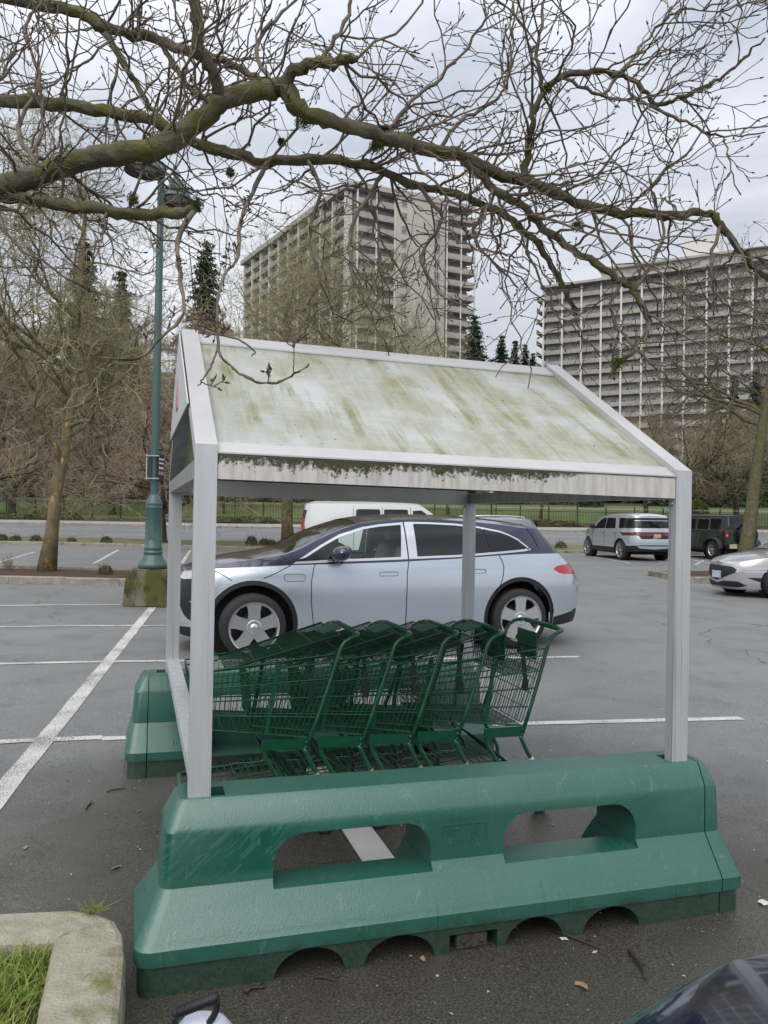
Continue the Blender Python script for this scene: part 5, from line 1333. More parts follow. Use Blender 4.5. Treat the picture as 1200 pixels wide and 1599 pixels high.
def segs_mesh(name, P0, P1, R0, R1, n, mats, mi=None):
    """many tapered prisms at once"""
    P0, P1 = np.asarray(P0, float), np.asarray(P1, float); R0 = np.asarray(R0, float)[:, None]; R1 = np.asarray(R1, float)[:, None]
    d = P1 - P0; L = np.linalg.norm(d, axis=1, keepdims=True); d = d / np.maximum(L, 1e-9)
    ref = np.where(np.abs(d[:, 2:]) > .9, np.array([1., 0, 0]), np.array([0, 0, 1.])); u = np.cross(d, ref); u /= np.linalg.norm(u, axis=1, keepdims=True); v = np.cross(d, u)
    k = len(P0); V = np.zeros((k, 2 * n, 3))
    for j in range(n):
        t = 2 * math.pi * j / n; o = u * math.cos(t) + v * math.sin(t); V[:, j] = P0 + o * R0; V[:, n + j] = P1 + o * R1
    base = (np.arange(k) * 2 * n)[:, None]
    Fq = np.concatenate([base + np.array([j, (j + 1) % n, n + (j + 1) % n, n + j])[None] for j in range(n)], 0)
    return mesh_np(name, V.reshape(-1, 3), Fq, mats, n > 3, None if mi is None else np.tile(mi, n))

def unit(a): return a / np.maximum(np.linalg.norm(a, axis=-1, keepdims=True), 1e-9)
def run_branches(p, d, L, r0, r1, m, wander, up, rng, kink=0.0, attract=None):
    """p,d (B,3) -> polylines (B,m+1,3), dirs at ends and radii"""
    B = len(p); P = np.zeros((B, m + 1, 3)); P[:, 0] = p; D = np.zeros((B, m + 1, 3)); d = unit(d); D[:, 0] = d
    e = unit(np.cross(d, rng.normal(0, 1, (B, 3))))
    for i in range(m):
        d = unit(d + rng.normal(0, wander, (B, 3)) + np.array([0, 0, up]))
        st = unit(d + e * (kink * (1 if i % 2 else -1)) * rng.uniform(.5, 1.3, (B, 1))) if kink else d
        P[:, i + 1] = P[:, i] + st * (L / m)[:, None] * (rng.uniform(.7, 1.3, (B, 1)) if kink else 1); D[:, i + 1] = st
    t = np.linspace(0, 1, m + 1)[None]; RR = r0[:, None] * (1 - t) + r1[:, None] * t
    return P, D, RR
def spawn(P, D, RR, nper, tmin, ang, angsd, rng, flat=None):
    """children start points and directions picked along the polylines"""
    B, m1, _ = P.shape; idx = np.repeat(np.arange(B), nper); t = rng.uniform(tmin, 1.0, len(idx)) * (m1 - 1); i = np.minimum(t.astype(int), m1 - 2); f = (t - i)[:, None]
    p = P[idx, i] * (1 - f) + P[idx, i + 1] * f; d = D[idx, i + 1]; r = (RR[idx, i][:, None] * (1 - f) + RR[idx, i + 1][:, None] * f)[:, 0]
    q = rng.normal(0, 1, d.shape)
    if flat is not None: q = q * np.array(flat)
    perp = unit(q - d * np.sum(q * d, 1, keepdims=True)); a = np.radians(rng.normal(ang, angsd, len(idx)))[:, None]
    return p, unit(d * np.cos(a) + perp * np.sin(a)), r, idx
def to_segs(P, RR):
    B, m1, _ = P.shape; return P[:, :-1].reshape(-1, 3), P[:, 1:].reshape(-1, 3), RR[:, :-1].ravel(), RR[:, 1:].ravel()
def cat(L): return [np.concatenate([q[i] for q in L]) for i in range(len(L[0]))]

def bare_tree(H, r, rng, fork=.3, limbs=7, spread=48, up=.05, lv=((5, .55), (6, .5), (6, .45), (4, .4)), wander=.16, lean=(0, 0), twig_r=.006, vase=False, llen=.55):
    """returns meshes data (trunk polyline, limb segs, twig segs) at origin, z up"""
    m = 10; P, D, RR = run_branches(np.zeros((1, 3)), np.array([[lean[0], lean[1], 1.]]), np.array([H * (fork if vase else .82)]), np.array([r]), np.array([r * (.75 if vase else .16)]), m, .05, .03, rng)
    RR[0, 0] *= 1.35
    trunk = (P[0], RR[0]); limb_s, twig_s = [], []
    cur = spawn(P, D, RR, limbs, (.85 if vase else fork), spread, 9, rng); Lc = np.array([H * llen] * len(cur[0])) * rng.uniform(.75, 1.1, len(cur[0]))
    if not vase: # shorter limbs higher up
        zf = cur[0][:, 2] / (H * .82); Lc *= (1.15 - .65 * np.clip(zf, 0, 1))
    r0 = np.minimum(cur[2] * .50, r * .42)
    for k, (n, ratio) in enumerate(((0, 0),) + tuple(lv)):
        if k:
            cur = spawn(P, D, RR, n, .22, 46, 14, rng); Lc = Lc[cur[3]] * ratio * rng.uniform(.6, 1.25, len(cur[0])); r0 = np.maximum(cur[2] * .60, twig_r * .8)
        mseg = 7 if k == 0 else (5 if k == 1 else (4 if k == 2 else 3))
        P, D, RR = run_branches(cur[0], cur[1], Lc, r0, np.maximum(r0 * .42, twig_r * .55), mseg, wander * (1 + .25 * k), up * (1 - .1 * k), rng)
        (limb_s if k <= 1 else twig_s).append(to_segs(P, RR))
    return trunk, cat(limb_s), cat(twig_s)
def tree_meshes(tag_, data, bark, twig, nl=5):
    tr, li, tw = data; mb = MB(); mb.tube([tuple(q) for q in tr[0]], [float(q) for q in tr[1]], 12)
    rng = np.random.default_rng(3); V = np.array(mb.v); V += rng.normal(0, .012, V.shape) * np.minimum(1, tr[1][0] / .2); mb.v = [tuple(q) for q in V]
    t = mb.mesh('trunk', bark); l = segs_mesh('limbs', *li, nl, bark); w_ = segs_mesh('twigs', *tw, 3, twig); return t, l, w_
def put_tree(meshes, label, loc, rz=0., sc=1., name='bare_tree', group=None, trunk_sc=None):
    o = thing(name, label, 'tree', loc, rz, group); o.scale = (sc, sc, sc)
    link('trunk', meshes[0], o); l_ = link('limbs', meshes[1], o); l_['kind'] = 'stuff'; k = link('twigs', meshes[2], o); k['kind'] = 'stuff'; return o
def gp(px, dep): x = (px - 600) / F_PX * dep; return (x, dep, float(gz(x, dep)) + .05)

rng = np.random.default_rng(5)
# mossy lot trees (left, middle, right)
MA = tree_meshes('a', bare_tree(12.5, .165, rng, fork=.24, limbs=20, spread=58, up=.05, lv=((8, .55), (7, .55), (6, .5)), wander=.26, lean=(.10, 0), twig_r=.008, llen=.38), BARKO, TWIGP)
MBt = tree_meshes('b', bare_tree(16.5, .28, rng, fork=.26, limbs=22, spread=62, up=.06, lv=((8, .58), (8, .52), (6, .5)), wander=.26, lean=(.02, 0), twig_r=.011, llen=.46), BARKO, TWIGP)
MC = tree_meshes('c', bare_tree(11.5, .20, rng, fork=.40, limbs=12, spread=60, up=.04, lv=((7, .55), (6, .55), (5, .5)), wander=.20, lean=(.22, 0), twig_r=.008, llen=.40), BARK, TWIG)
q = ground_pt(72, 899); put_tree(MA, 'bare tree with ochre flaking bark in the mulch bed beside the lamp post', (q[0], q[1], q[2] + .1), .1, name='bare_tree')
q = (-4.7, 38.8, float(gz(-4.7, 38.8)) + .1); put_tree(MBt, 'bare mossy tree with brown trunk left of the white van', q, 1.9)
q = (AT(1160, 868, 22.0)[0], 22.0, float(gz(10, 22)) + .1); put_tree(MC, 'leaning pale-barked bare tree in the bed behind the silver sedan', q, 0.15)
q = (AT(1330, 868, 26.0)[0], 26.0, .1); put_tree(MC, 'bare tree mostly outside the right edge, its twigs reaching into view', q, 2.6, 1.05)
for px_b, dep_b, sc_b, rz_b, lb_b in ((512, 33.0, .80, .7, 'bare mossy tree behind the shelter ridge, before the tall tower'), (632, 46.0, .78, 3.1, 'bare tree behind the shelter ridge at the pale end wall')):
    put_tree(MBt, lb_b, gp(px_b, dep_b), rz_b, sc_b)
# spreading cherry trees on the verge and along the fence
MD = tree_meshes('d', bare_tree(8.2, .26, rng, fork=.20, limbs=9, spread=56, up=.035, vase=True, lv=((8, .58), (8, .52), (7, .5)), wander=.17, twig_r=.008, llen=.62), BARKD, TWIGR)
ME_ = tree_meshes('e', bare_tree(9.5, .24, rng, fork=.22, limbs=8, spread=42, up=.05, vase=True, lv=((8, .55), (8, .5), (7, .5)), wander=.15, twig_r=.010, llen=.66), BARKD, TWIGB)
grp = 'bare trees along the street and its fence'
for px, dep, ms, rz, sc, lb in ((254, 39.5, MD, .3, 1.05, 'wide low-forking bare cherry tree on the verge behind the lamp post'), (20, 70, MD, 1.4, 1.35, 'bare cherry tree by the fence at the left edge'), (175, 71, MD, 2.6, 1.3, 'bare cherry tree by the fence right of the ochre trunk'),
        (-70, 41, MD, 4.0, 1.1, 'bare cherry tree on the verge reaching in from the left edge'), (1010, 72, ME_, .2, 1.05, 'pale upright bare tree above the pale blue SUV'), (1075, 69, ME_, 1.2, 1.25, 'broad upright bare tree above the green off-roader'),
        (1150, 73, ME_, 2.3, 1.2, 'upright bare tree right of the broad one above the off-roader'), (1240, 70, ME_, 3.5, 1.25, 'bare tree by the fence cut off by the right edge'), (845, 72, ME_, 5.1, .62, 'small bare tree on the lawn left of the pale blue SUV'), (700, 76, ME_, .8, .75, 'small bare tree on the lawn behind the white van'),
        (350, 74, ME_, .5, .6, 'small bare tree on the lawn seen between the left shelter posts')):
    put_tree(ms, lb, gp(px, dep), rz, sc, group=grp)
# tall bare wood behind the lawn
MF = tree_meshes('f', bare_tree(24, .34, rng, fork=.22, limbs=20, spread=46, up=.09, lv=((9, .5), (9, .5), (9, .5)), wander=.19, twig_r=.017, llen=.36), BARKD, TWIGB)
MG = tree_meshes('g', bare_tree(21, .32, rng, fork=.16, limbs=20, spread=54, up=.06, lv=((9, .52), (9, .5), (9, .5)), wander=.22, twig_r=.017, llen=.40), BARKD, TWIGR)
k = 0
wood = [(-40, 96, 1.0), (5, 88, .85), (45, 101, 1.05), (88, 92, .9), (135, 84, 1.0), (170, 104, 1.05), (205, 93, .85), (245, 86, .9), (285, 99, 1.0), (320, 90, .78), (355, 106, .95), (395, 95, .8), (430, 112, .9), (465, 90, .62), (505, 102, .7), (545, 94, .62), (590, 108, .66), (640, 98, .55), (690, 106, .62), (742, 112, .6), (800, 98, .42), (860, 104, .44), (930, 110, .48), (985, 100, .46), (1040, 108, .52), (1100, 99, .50), (1160, 110, .58), (1215, 100, .56)]
place_names = ['at the left edge', 'second from the left edge', 'third from the left edge', 'above the ochre trunk', 'right of the ochre trunk', 'left of the lamp post', 'just left of the lamp pole', 'just behind the lamp pole', 'right of the lamp pole', 'behind the shelter peak', 'just right of the shelter peak', 'left end of the tall tower', 'before the tall tower, leftmost', 'before the tall tower, second', 'before the tall tower, third', 'before the tall tower, fourth', 'before the corner of the tall tower', 'before the pale end wall', 'right of the pale end wall', 'in the gap right of the tall tower', 'left of the wide block', 'before the left end of the wide block', 'before the wide block, second', 'before the wide block, third', 'before the wide block, fourth', 'before the wide block, fifth', 'before the wide block, sixth', 'at the right edge']
for (px, dep, sc), nm in zip(wood, place_names):
    put_tree((MF, MG)[k % 2], 'tall bare woodland tree beyond the lawn, ' + nm, gp(px, dep), k * 1.7, sc, group='bare wood beyond the lawn'); k += 1

# conifers
def conifer_mesh(H, rng, whorls=34, wid=.2):
    V, Fc = [], []; tri_p = []
    P0, P1, R0, R1 = [], [], [], []
    for i in range(whorls):
        t = i / (whorls - 1); z = H * (.10 + .89 * t); Lb = H * wid * (1 - t) ** .8 * rng.uniform(.75, 1.1) + .15; n = int(11 - 5 * t)
        for j in range(n):
            a = rng.uniform(0, 2 * math.pi); L = Lb * rng.uniform(.55, 1.15); m = max(4, int(L / .16))
            for q in range(m):
                f = (q + 1) / m; c = np.array([math.cos(a) * L * f, math.sin(a) * L * f, z - L * (.10 * f + .28 * f * f) + rng.normal(0, .06)])
                for s in range(5):
                    w_ = (.12 + .22 * (1 - f)) * (1 + .012 * H); o = rng.normal(0, 1, 3) * np.array([w_, w_, w_ * .35]); e = c + o; d1 = unit(rng.normal(0, 1, 3) + np.array([math.cos(a), math.sin(a), -.4])) * w_ * 1.7; d2 = unit(rng.normal(0, 1, 3)) * w_ * .55
                    b = len(V); V += [e - d1 * .5, e + d2, e + d1 * .6 - np.array([0, 0, .08]), e - d2]; Fc.append((b, b + 1, b + 2, b + 3))
    crown = mesh_np('crown', np.array(V), np.array(Fc), NEEDLE)
    mb = MB(); mb.tube([(0, 0, 0), (0, 0, H * .5), (0, 0, H)], [H * .014, H * .008, .01], 8); return mb.mesh('trunk', BARKD), crown
CN = [conifer_mesh(30, np.random.default_rng(s), 36, w_) for s, w_ in ((1, .25), (2, .19))]
cl = [(128, 112, 1.17, 'left of the lamp head, darkest'), (186, 120, 1.1, 'just left of the lamp pole'), (318, 116, 1.22, 'behind the shelter peak'), (400, 135, .8, 'before the left end of the tall tower'),
      (738, 124, .92, 'beside the right end of the tall tower'), (752, 120, .70, 'low, right of the tall tower'), (781, 175, .98, 'slender, in the gap between the towers'), (802, 190, .95, 'second in the gap between the towers'), (818, 200, .92, 'third in the gap between the towers'), (765, 165, .80, 'lower left in the gap between the towers'), (830, 205, .84, 'beside the left end of the wide block'),
      (1118, 112, .55, 'before the wide block at the right'), (1178, 116, .62, 'at the right edge before the wide block'), (1145, 120, .6, 'between the two at the right edge')]
for i, (px, dep, sc, nm) in enumerate(cl):
    t_, c_ = CN[i % 2]; o = thing('conifer', 'dark conifer ' + nm, 'tree', gp(px, dep), i * 1.3, 'conifers on the hillside'); o.scale = (sc, sc, sc); link('trunk', t_, o); link('crown', c_, o)

# leafy mounds: hedges and shrubs
def leaf_mound(name, rx, ry, h, n, leaf, mats, seed, box=False):
    rg = np.random.default_rng(seed); d = unit(rg.normal(0, 1, (n, 3))); d[:, 2] = np.abs(d[:, 2]); rad = rg.uniform(.55, 1.02, n) ** .5
    if box: P = rg.uniform(-1, 1, (n, 3)); k = np.argmax(np.abs(P) * np.array([1, 1, 1]), 1); P[np.arange(n), k] = np.sign(P[np.arange(n), k]) * rg.uniform(.9, 1.02, n); P = P * np.array([rx, ry, h / 2]) + np.array([0, 0, h / 2])
    else: P = d * rad[:, None] * np.array([rx, ry, h]) * (1 + .12 * np.sin(d[:, :1] * 7 + seed) * np.cos(d[:, 1:2] * 6))
    a = unit(rg.normal(0, 1, (n, 3))) * leaf; b = unit(rg.normal(0, 1, (n, 3))) * leaf * .6
    V = np.stack([P - a, P + b, P + a, P - b], 1).reshape(-1, 3); Fc = np.arange(4 * n).reshape(n, 4)
    V[:, 2] = np.maximum(V[:, 2], 0); return mesh_np(name, V, Fc, mats)
HB = leaf_mound('foliage', 1, 1, 1, 1500, .08, LEAFD, 1); HY = leaf_mound('foliage', 1, 1, 1, 1200, .08, LEAFY, 2); HG = leaf_mound('foliage', 1, 1, 1, 900, .09, LEAFG, 3); HX = leaf_mound('foliage', 1, 1, 1, 2600, .07, LEAFY, 4, True); HBX = leaf_mound('foliage', 1, 1, 1, 2600, .07, LEAFD, 5, True)
def shrub(me, px, dep, rx, ry, h, label, name='shrub', dz=0):
    x, y, z = gp(px, dep); o = thing(name, label, 'shrub', (x, y, z + dz), 0, 'shrubs and hedges across the street'); f = link('foliage', me, o); f.scale = (rx, ry, h); return o
for me, px, dep, rx, ry, h, lb in ((HBX, 20, 92, 4.5, 1, 4.2, 'dark clipped hedge at the left edge behind the lawn'), (HBX, 150, 93, 2.0, 1, 3.5, 'dark hedge block behind the ochre trunk'), (HX, 172, 89, 3.4, .8, 1.5, 'yellow-green hedge left of the lamp post'), (HX, 108, 90, 1.8, .8, 1.1, 'low yellow-green hedge behind the fence'),
       (HB, 340, 93, 5, 2, 4.4, 'dark evergreen mass between the left posts'), (HB, 410, 94, 5, 2, 5.2, 'dark evergreen mass left of the brown trunk'), (HB, 470, 92, 4.5, 2, 4.6, 'dark evergreen mass behind the brown trunk'), (HB, 560, 95, 6, 2, 5, 'dark evergreen mass behind the van roof'), (HB, 660, 94, 6, 2, 4.8, 'dark evergreen mass behind the van bonnet'), (HB, 760, 93, 5, 2, 4.5, 'dark evergreen mass right of the back post'), (HB, 830, 95, 5, 2, 4.8, 'dark evergreen mass above the SUV tail'), (HG, 895, 92, 3, 2, 4.2, 'mid green shrub before the white-roofed house'), (HB, 922, 88, 1.4, 1.2, 2.2, 'clipped dark shrub by the white-roofed house'),
       (HB, 1075, 92, 5, 2, 4.5, 'dark evergreen mass right of the right post'), (HB, 1130, 90, 4.5, 2, 4.2, 'dark evergreen mass above the off-roader'), (HB, 1195, 92, 5, 2, 5, 'dark evergreen mass at the right edge'), (HY, 1090, 80, 1.1, 1, 1.5, 'golden rounded bush above the off-roader roof'), (HY, 1078, 80, .8, 1, 1.4, 'smaller golden bush beside the golden rounded bush'),
       (HG, 20, 66.3, 2.6, .6, .55, 'low hedge before the fence at the left edge'), (HG, 65, 66.3, 1.6, .6, .7, 'straw-coloured bush before the fence left of the ochre trunk'), (HG, 100, 66.2, 1.7, .6, .8, 'straw-coloured bush before the fence right of the ochre trunk'), (HG, 352, 66.3, 1.7, .6, .6, 'low bush before the fence between the posts'), (HG, 395, 66.3, 2.4, .6, .65, 'longer low bush before the fence'), (HG, 860, 66.3, 3, .6, .6, 'low bush before the fence left of the pale SUV'), (HG, 800, 66.3, 3, .6, .5, 'low bush before the fence above the SUV tail')):
    shrub(me, px, dep, rx, ry, h, lb)
i = 0
for px, py, h, lb in ((3, 846, .7, 'tuft on the verge at the left edge'), (25, 849, .6, 'second tuft on the verge from the left'), (56, 848, .65, 'tuft on the verge left of the ochre trunk'), (112, 853, .45, 'small tuft on the verge right of the ochre trunk'), (166, 853, .6, 'tuft on the verge left of the lamp pole'), (393, 851, .75, 'taller tuft on the verge left of the brown trunk'), (413, 853, .55, 'small tuft near the brown trunk'), (424, 853, .45, 'smallest tuft near the brown trunk'), (876, 856, .6, 'tuft on the verge beside the pale blue SUV')):
    p_ = AT(px, py, 37.6); o = thing('verge_plant', 'dry ' + lb, 'plant', (p_[0], 37.6, .12), i, 'dry plants on the verge'); i += 1
    rg = np.random.default_rng(i); n = 26; z = np.zeros((n, 3)); z[:, :2] = rg.normal(0, .05, (n, 2)); e = z + np.stack([rg.normal(0, .28, n), rg.normal(0, .28, n), rg.uniform(.4, 1, n)], -1) * h * .8
    link('stems', segs_mesh('stems', z, e, np.full(n, .012), np.full(n, .006), 3, TWIGB), o); f = link('foliage', HG, o); f.scale = (.32 * h + .1, .3, .55 * h)
for px, py, h, lb in ((165, 905, .34, 'small dry bush in the mulch by the concrete lamp base'), (15, 897, .42, 'thin dry bush in the mulch at the left edge')):
    p_ = ground_pt(px, py); o = thing('bed_plant', lb, 'plant', (p_[0], p_[1], p_[2] + .14), 0, 'dry plants in the mulch bed')
    rg = np.random.default_rng(7); n = 40; z = np.zeros((n, 3)); z[:, :2] = rg.normal(0, .06, (n, 2)); e = z + np.stack([rg.normal(0, .3, n), rg.normal(0, .3, n), rg.uniform(.4, 1, n)], -1) * h
    link('stems', segs_mesh('stems', z, e, np.full(n, .007), np.full(n, .003), 3, TWIGB), o)
    if px > 100: f = link('foliage', HG, o); f.scale = (.18, .18, .2)
# ================================================================== THE OVERHANGING TREE (trunk just outside the left edge)
def limb(pts):  # (px, py, depth, width_px)
    P = [AT(a, b, d) for a, b, d, w_ in pts]; Rr = [.84 * w_ * d / F_PX / 2 for a, b, d, w_ in pts]; return P, Rr
LIMBS = [
 [(-420, 330, 4.3, 60), (-200, 318, 4.1, 50), (-60, 303, 4.0, 42), (0, 292, 3.95, 38), (105, 257, 3.9, 37), (168, 241, 3.9, 38), (245, 231, 3.9, 41), (297, 196, 3.95, 38), (350, 155, 4.0, 33), (420, 140, 4.0, 34), (445, 140, 4.0, 33), (475, 172, 4.0, 30), (530, 195, 4.05, 27), (600, 213, 4.1, 25), (675, 235, 4.15, 23), (725, 245, 4.2, 21), (765, 268, 4.2, 20), (825, 285, 4.3, 19), (900, 315, 4.35, 18), (970, 332, 4.4, 16), (1050, 335, 4.45, 14), (1100, 332, 4.5, 13), (1125, 350, 4.5, 12), (1165, 400, 4.5, 10), (1215, 450, 4.5, 8)],
 [(440, 140, 4.0, 27), (460, 112, 3.95, 22), (500, 98, 3.9, 19), (535, 95, 3.85, 17), (557, 90, 3.85, 9)],
 [(-60, 300, 4.0, 24), (30, 308, 3.95, 20), (100, 320, 3.9, 22), (200, 332, 3.9, 20), (280, 332, 3.85, 19), (310, 322, 3.85, 16)],
 [(-150, -40, 5.0, 26), (40, 2, 4.9, 21), (125, 20, 4.8, 20), (165, 45, 4.8, 19), (240, 60, 4.8, 18), (290, 80, 4.7, 16), (350, 97, 4.7, 13), (400, 120, 4.6, 11), (430, 135, 4.6, 8)],
 [(-200, 150, 4.6, 30), (0, 155, 4.5, 25), (100, 165, 4.4, 22), (175, 175, 4.4, 21), (235, 185, 4.4, 20), (300, 220, 4.4, 19), (350, 237, 4.4, 19), (415, 250, 4.4, 18), (500, 250, 4.4, 17), (575, 260, 4.4, 16), (650, 290, 4.4, 14), (700, 300, 4.45, 13), (755, 320, 4.5, 13), (800, 345, 4.5, 11), (850, 395, 4.5, 9), (880, 450, 4.5, 7), (900, 492, 4.5, 4)],
 [(345, 150, 4.0, 24), (325, 100, 3.9, 22), (310, 65, 3.85, 21), (305, 0, 3.8, 20), (302, -90, 3.75, 17)],
 [(255, 72, 4.8, 10), (280, 115, 4.7, 9), (305, 145, 4.6, 8), (330, 165, 4.5, 5)],
 [(165, 48, 4.8, 12), (200, 110, 4.7, 11), (215, 135, 4.65, 10), (240, 175, 4.6, 8), (262, 205, 4.6, 5)],
 [(720, 243, 4.2, 16), (755, 280, 4.2, 15), (810, 320, 4.25, 14), (860, 365, 4.3, 13), (920, 405, 4.3, 12), (970, 438, 4.3, 13), (990, 455, 4.3, 10), (1015, 500, 4.25, 8), (990, 545, 4.2, 7), (966, 568, 4.2, 8), (950, 590, 4.2, 3)],
 [(970, 440, 4.3, 8), (955, 480, 4.3, 6), (970, 520, 4.3, 4), (1010, 560, 4.3, 4), (1050, 600, 4.3, 3)],
 [(990, 455, 4.3, 8), (1020, 410, 4.3, 6), (1035, 360, 4.3, 5), (1020, 300, 4.3, 4)],
 [(815, 285, 4.3, 13), (828, 225, 4.25, 12), (835, 180, 4.2, 10), (850, 145, 4.2, 10), (880, 120, 4.2, 11), (940, 112, 4.2, 9), (990, 125, 4.2, 8), (1025, 162, 4.2, 8), (1070, 150, 4.2, 6), (1125, 120, 4.2, 5), (1155, 97, 4.2, 4), (1195, 60, 4.2, 3)],
 [(850, 145, 4.2, 8), (838, 90, 4.15, 7), (845, 40, 4.1, 5), (853, -20, 4.1, 4)],
 [(940, 150, 4.2, 6), (980, 100, 4.2, 6), (1000, 75, 4.2, 6), (1040, 32, 4.2, 5), (1070, 14, 4.2, 4), (1140, 22, 4.2, 2)],
 [(880, 122, 4.2, 6), (940, 150, 4.2, 6), (1000, 160, 4.2, 5), (1035, 176, 4.2, 6), (1080, 196, 4.2, 5), (1130, 212, 4.2, 4), (1198, 208, 4.2, 2)],
 [(305, 325, 3.85, 12), (278, 375, 3.7, 8), (283, 440, 3.5, 7), (286, 490, 3.35, 6), (250, 530, 3.3, 5), (215, 560, 3.25, 4), (150, 558, 3.2, 2)],
 [(286, 485, 3.35, 5), (320, 515, 3.2, 4), (372, 530, 3.1, 4), (398, 548, 3.1, 3), (392, 556, 3.1, 2)],
 [(420, 250, 4.4, 10), (395, 300, 4.2, 8), (375, 350, 3.9, 7), (372, 400, 3.6, 6), (350, 430, 3.4, 5), (340, 475, 3.2, 5), (340, 528, 3.1, 5), (344, 555, 3.0, 5), (360, 571, 3.0, 4), (386, 590, 2.95, 4), (424, 599, 2.95, 3.5), (455, 587, 2.95, 3), (484, 569, 2.95, 2)],
 [(341, 545, 3.1, 4), (330, 570, 3.0, 4), (318, 592, 2.95, 3.5), (308, 603, 2.95, 2)],
 [(600, 270, 4.4, 9), (560, 330, 4.2, 7), (545, 400, 4.1, 6), (570, 460, 4.0, 5), (600, 500, 4.0, 3)],
 [(480, 250, 4.4, 9), (500, 300, 4.3, 7), (480, 370, 4.2, 6), (500, 430, 4.1, 4), (480, 480, 4.1, 2)],
 [(650, 290, 4.4, 9), (690, 340, 4.3, 7), (660, 400, 4.2, 6), (690, 460, 4.2, 4), (740, 480, 4.2, 2)],
 [(760, 322, 4.5, 8), (740, 370, 4.4, 6), (780, 420, 4.4, 5), (810, 450, 4.3, 3)],
 [(1125, 350, 4.5, 7), (1110, 420, 4.4, 6), (1130, 470, 4.4, 4), (1180, 500, 4.4, 3)],
 [(60, 262, 3.95, 10), (30, 200, 4.2, 8), (60, 130, 4.4, 7), (40, 50, 4.6, 5), (70, -10, 4.7, 4)],
 [(500, 95, 3.9, 9), (525, 60, 3.9, 8), (545, 20, 3.9, 7), (555, -30, 3.9, 6)],
 [(430, 140, 4.0, 9), (400, 80, 4.3, 8), (430, 30, 4.4, 6), (480, -20, 4.5, 4)],
 [(600, 215, 4.1, 9), (640, 160, 4.2, 7), (690, 120, 4.3, 6), (740, 60, 4.3, 4), (770, 0, 4.3, 3)],
 [(680, 237, 4.15, 8), (720, 190, 4.2, 7), (770, 160, 4.3, 5), (800, 110, 4.3, 4), (790, 40, 4.3, 3)],
]
tp = AT(-420, 330, 4.3)
tr_o = Vector((float(tp[0]) - .5, float(tp[1]) + .15, float(gz(-4.2, 4.4))))
plane = thing('overhanging_tree', 'large mossy bare tree whose knobbly branches overhang the shelter from the left', 'tree', tr_o)
rng2 = np.random.default_rng(21)
def rel(P): return np.asarray(P) - np.array(tr_o)
limb_P = []
for li, L in enumerate(LIMBS):
    P, Rr = limb(L); SP = spline([tuple(q) for q in rel(P)], 5); rr = []
    for i in range(len(SP)):
        t = i / 5; a = int(min(t, len(Rr) - 1)); b = min(a + 1, len(Rr) - 1); rr.append((Rr[a] * (1 - (t - a)) + Rr[b] * (t - a)) * (1 + rng2.normal(0, .05)))
    thin = Rr[0] < .016
    SPn = [q + Vector(rng2.normal(0, .006 if not thin else (.0015 if 15 <= li <= 18 else .006), 3)) for q in SP]
    if li: SPn[0] = SP[0]
    n = 14 if not thin else 7
    mb = MB(); mb.tube(SPn, rr, n); V = np.array(mb.v); V += rng2.normal(0, 1, V.shape) * min(.0045, rr[0] * .12); mb.v = [tuple(q) for q in V]
    mb.build('limb', BARK if not thin else TWIG, plane)
    limb_P.append((np.array([tuple(q) for q in SPn]), np.array(rr)))
base = limb_P[0][0][0]
mb = MB(); mb.tube(spline([(0, 0, -.1), (.0, .0, .6), (.08, -.02, 1.6), (.22, -.08, 2.5), tuple(base + np.array([.12, -.02, .01]))], 5), [.26, .235, .22, .21, .20, .19, .185, .18, .175, .17, .165, .16, .155, .15, .145, .14, .135, .13, .125, .12, .115], 16); mb.build('trunk', BARK, plane)
# twigs: three orders, angular and knobbly
def line_children(P, Rr, per_m, lo, hi, rg, ang=(35, 75), r_max=.011):
    seg = np.linalg.norm(np.diff(P, axis=0), axis=1); cum = np.concatenate([[0], np.cumsum(seg)]); n = int(cum[-1] * per_m)
    s = rg.uniform(.04, 1, n) * cum[-1]; i = np.clip(np.searchsorted(cum, s) - 1, 0, len(seg) - 1); f = ((s - cum[i]) / seg[i])[:, None]
    p = P[i] * (1 - f) + P[i + 1] * f; d = unit(P[i + 1] - P[i]); q = rg.normal(0, 1, (n, 3)); q[:, 2] += .25; perp = unit(q - d * np.sum(q * d, 1, keepdims=True)); a = np.radians(rg.uniform(*ang, n))[:, None]
    r = np.minimum(Rr[i] * .55, r_max); return p, unit(d * np.cos(a) + perp * np.sin(a)), rg.uniform(lo, hi, n) , r
S1, S2, S3 = [], [], []
for li, (P, Rr) in enumerate(limb_P):
    big = Rr[0] > .016
    p, d, L, r = line_children(P, Rr, 9.5 if big else 7.0, .25, .95, rng2, r_max=.0085)
    if li in (15, 16, 17, 18): p, d, L, r = line_children(P, Rr, 5, .05, .15, rng2, r_max=.0028)
    if len(p) == 0: continue
    # keep clear of the roof and of the camera
    ok = (p[:, 1] + tr_o[1] > 2.7); p, d, L, r = p[ok], d[ok], L[ok], r[ok]
    if len(p) == 0: continue
    Pp, Dd, RR = run_branches(p, d, L, np.maximum(r, .0046 if li not in (15, 16, 17, 18) else .0026), np.full(len(p), .0034 if li not in (15, 16, 17, 18) else .0018), 8, .13 if li not in (15, 16, 17, 18) else .08, .03, rng2, kink=.26); S1.append((Pp, RR, Dd, L, li))
tips_P, tips_D = [], []
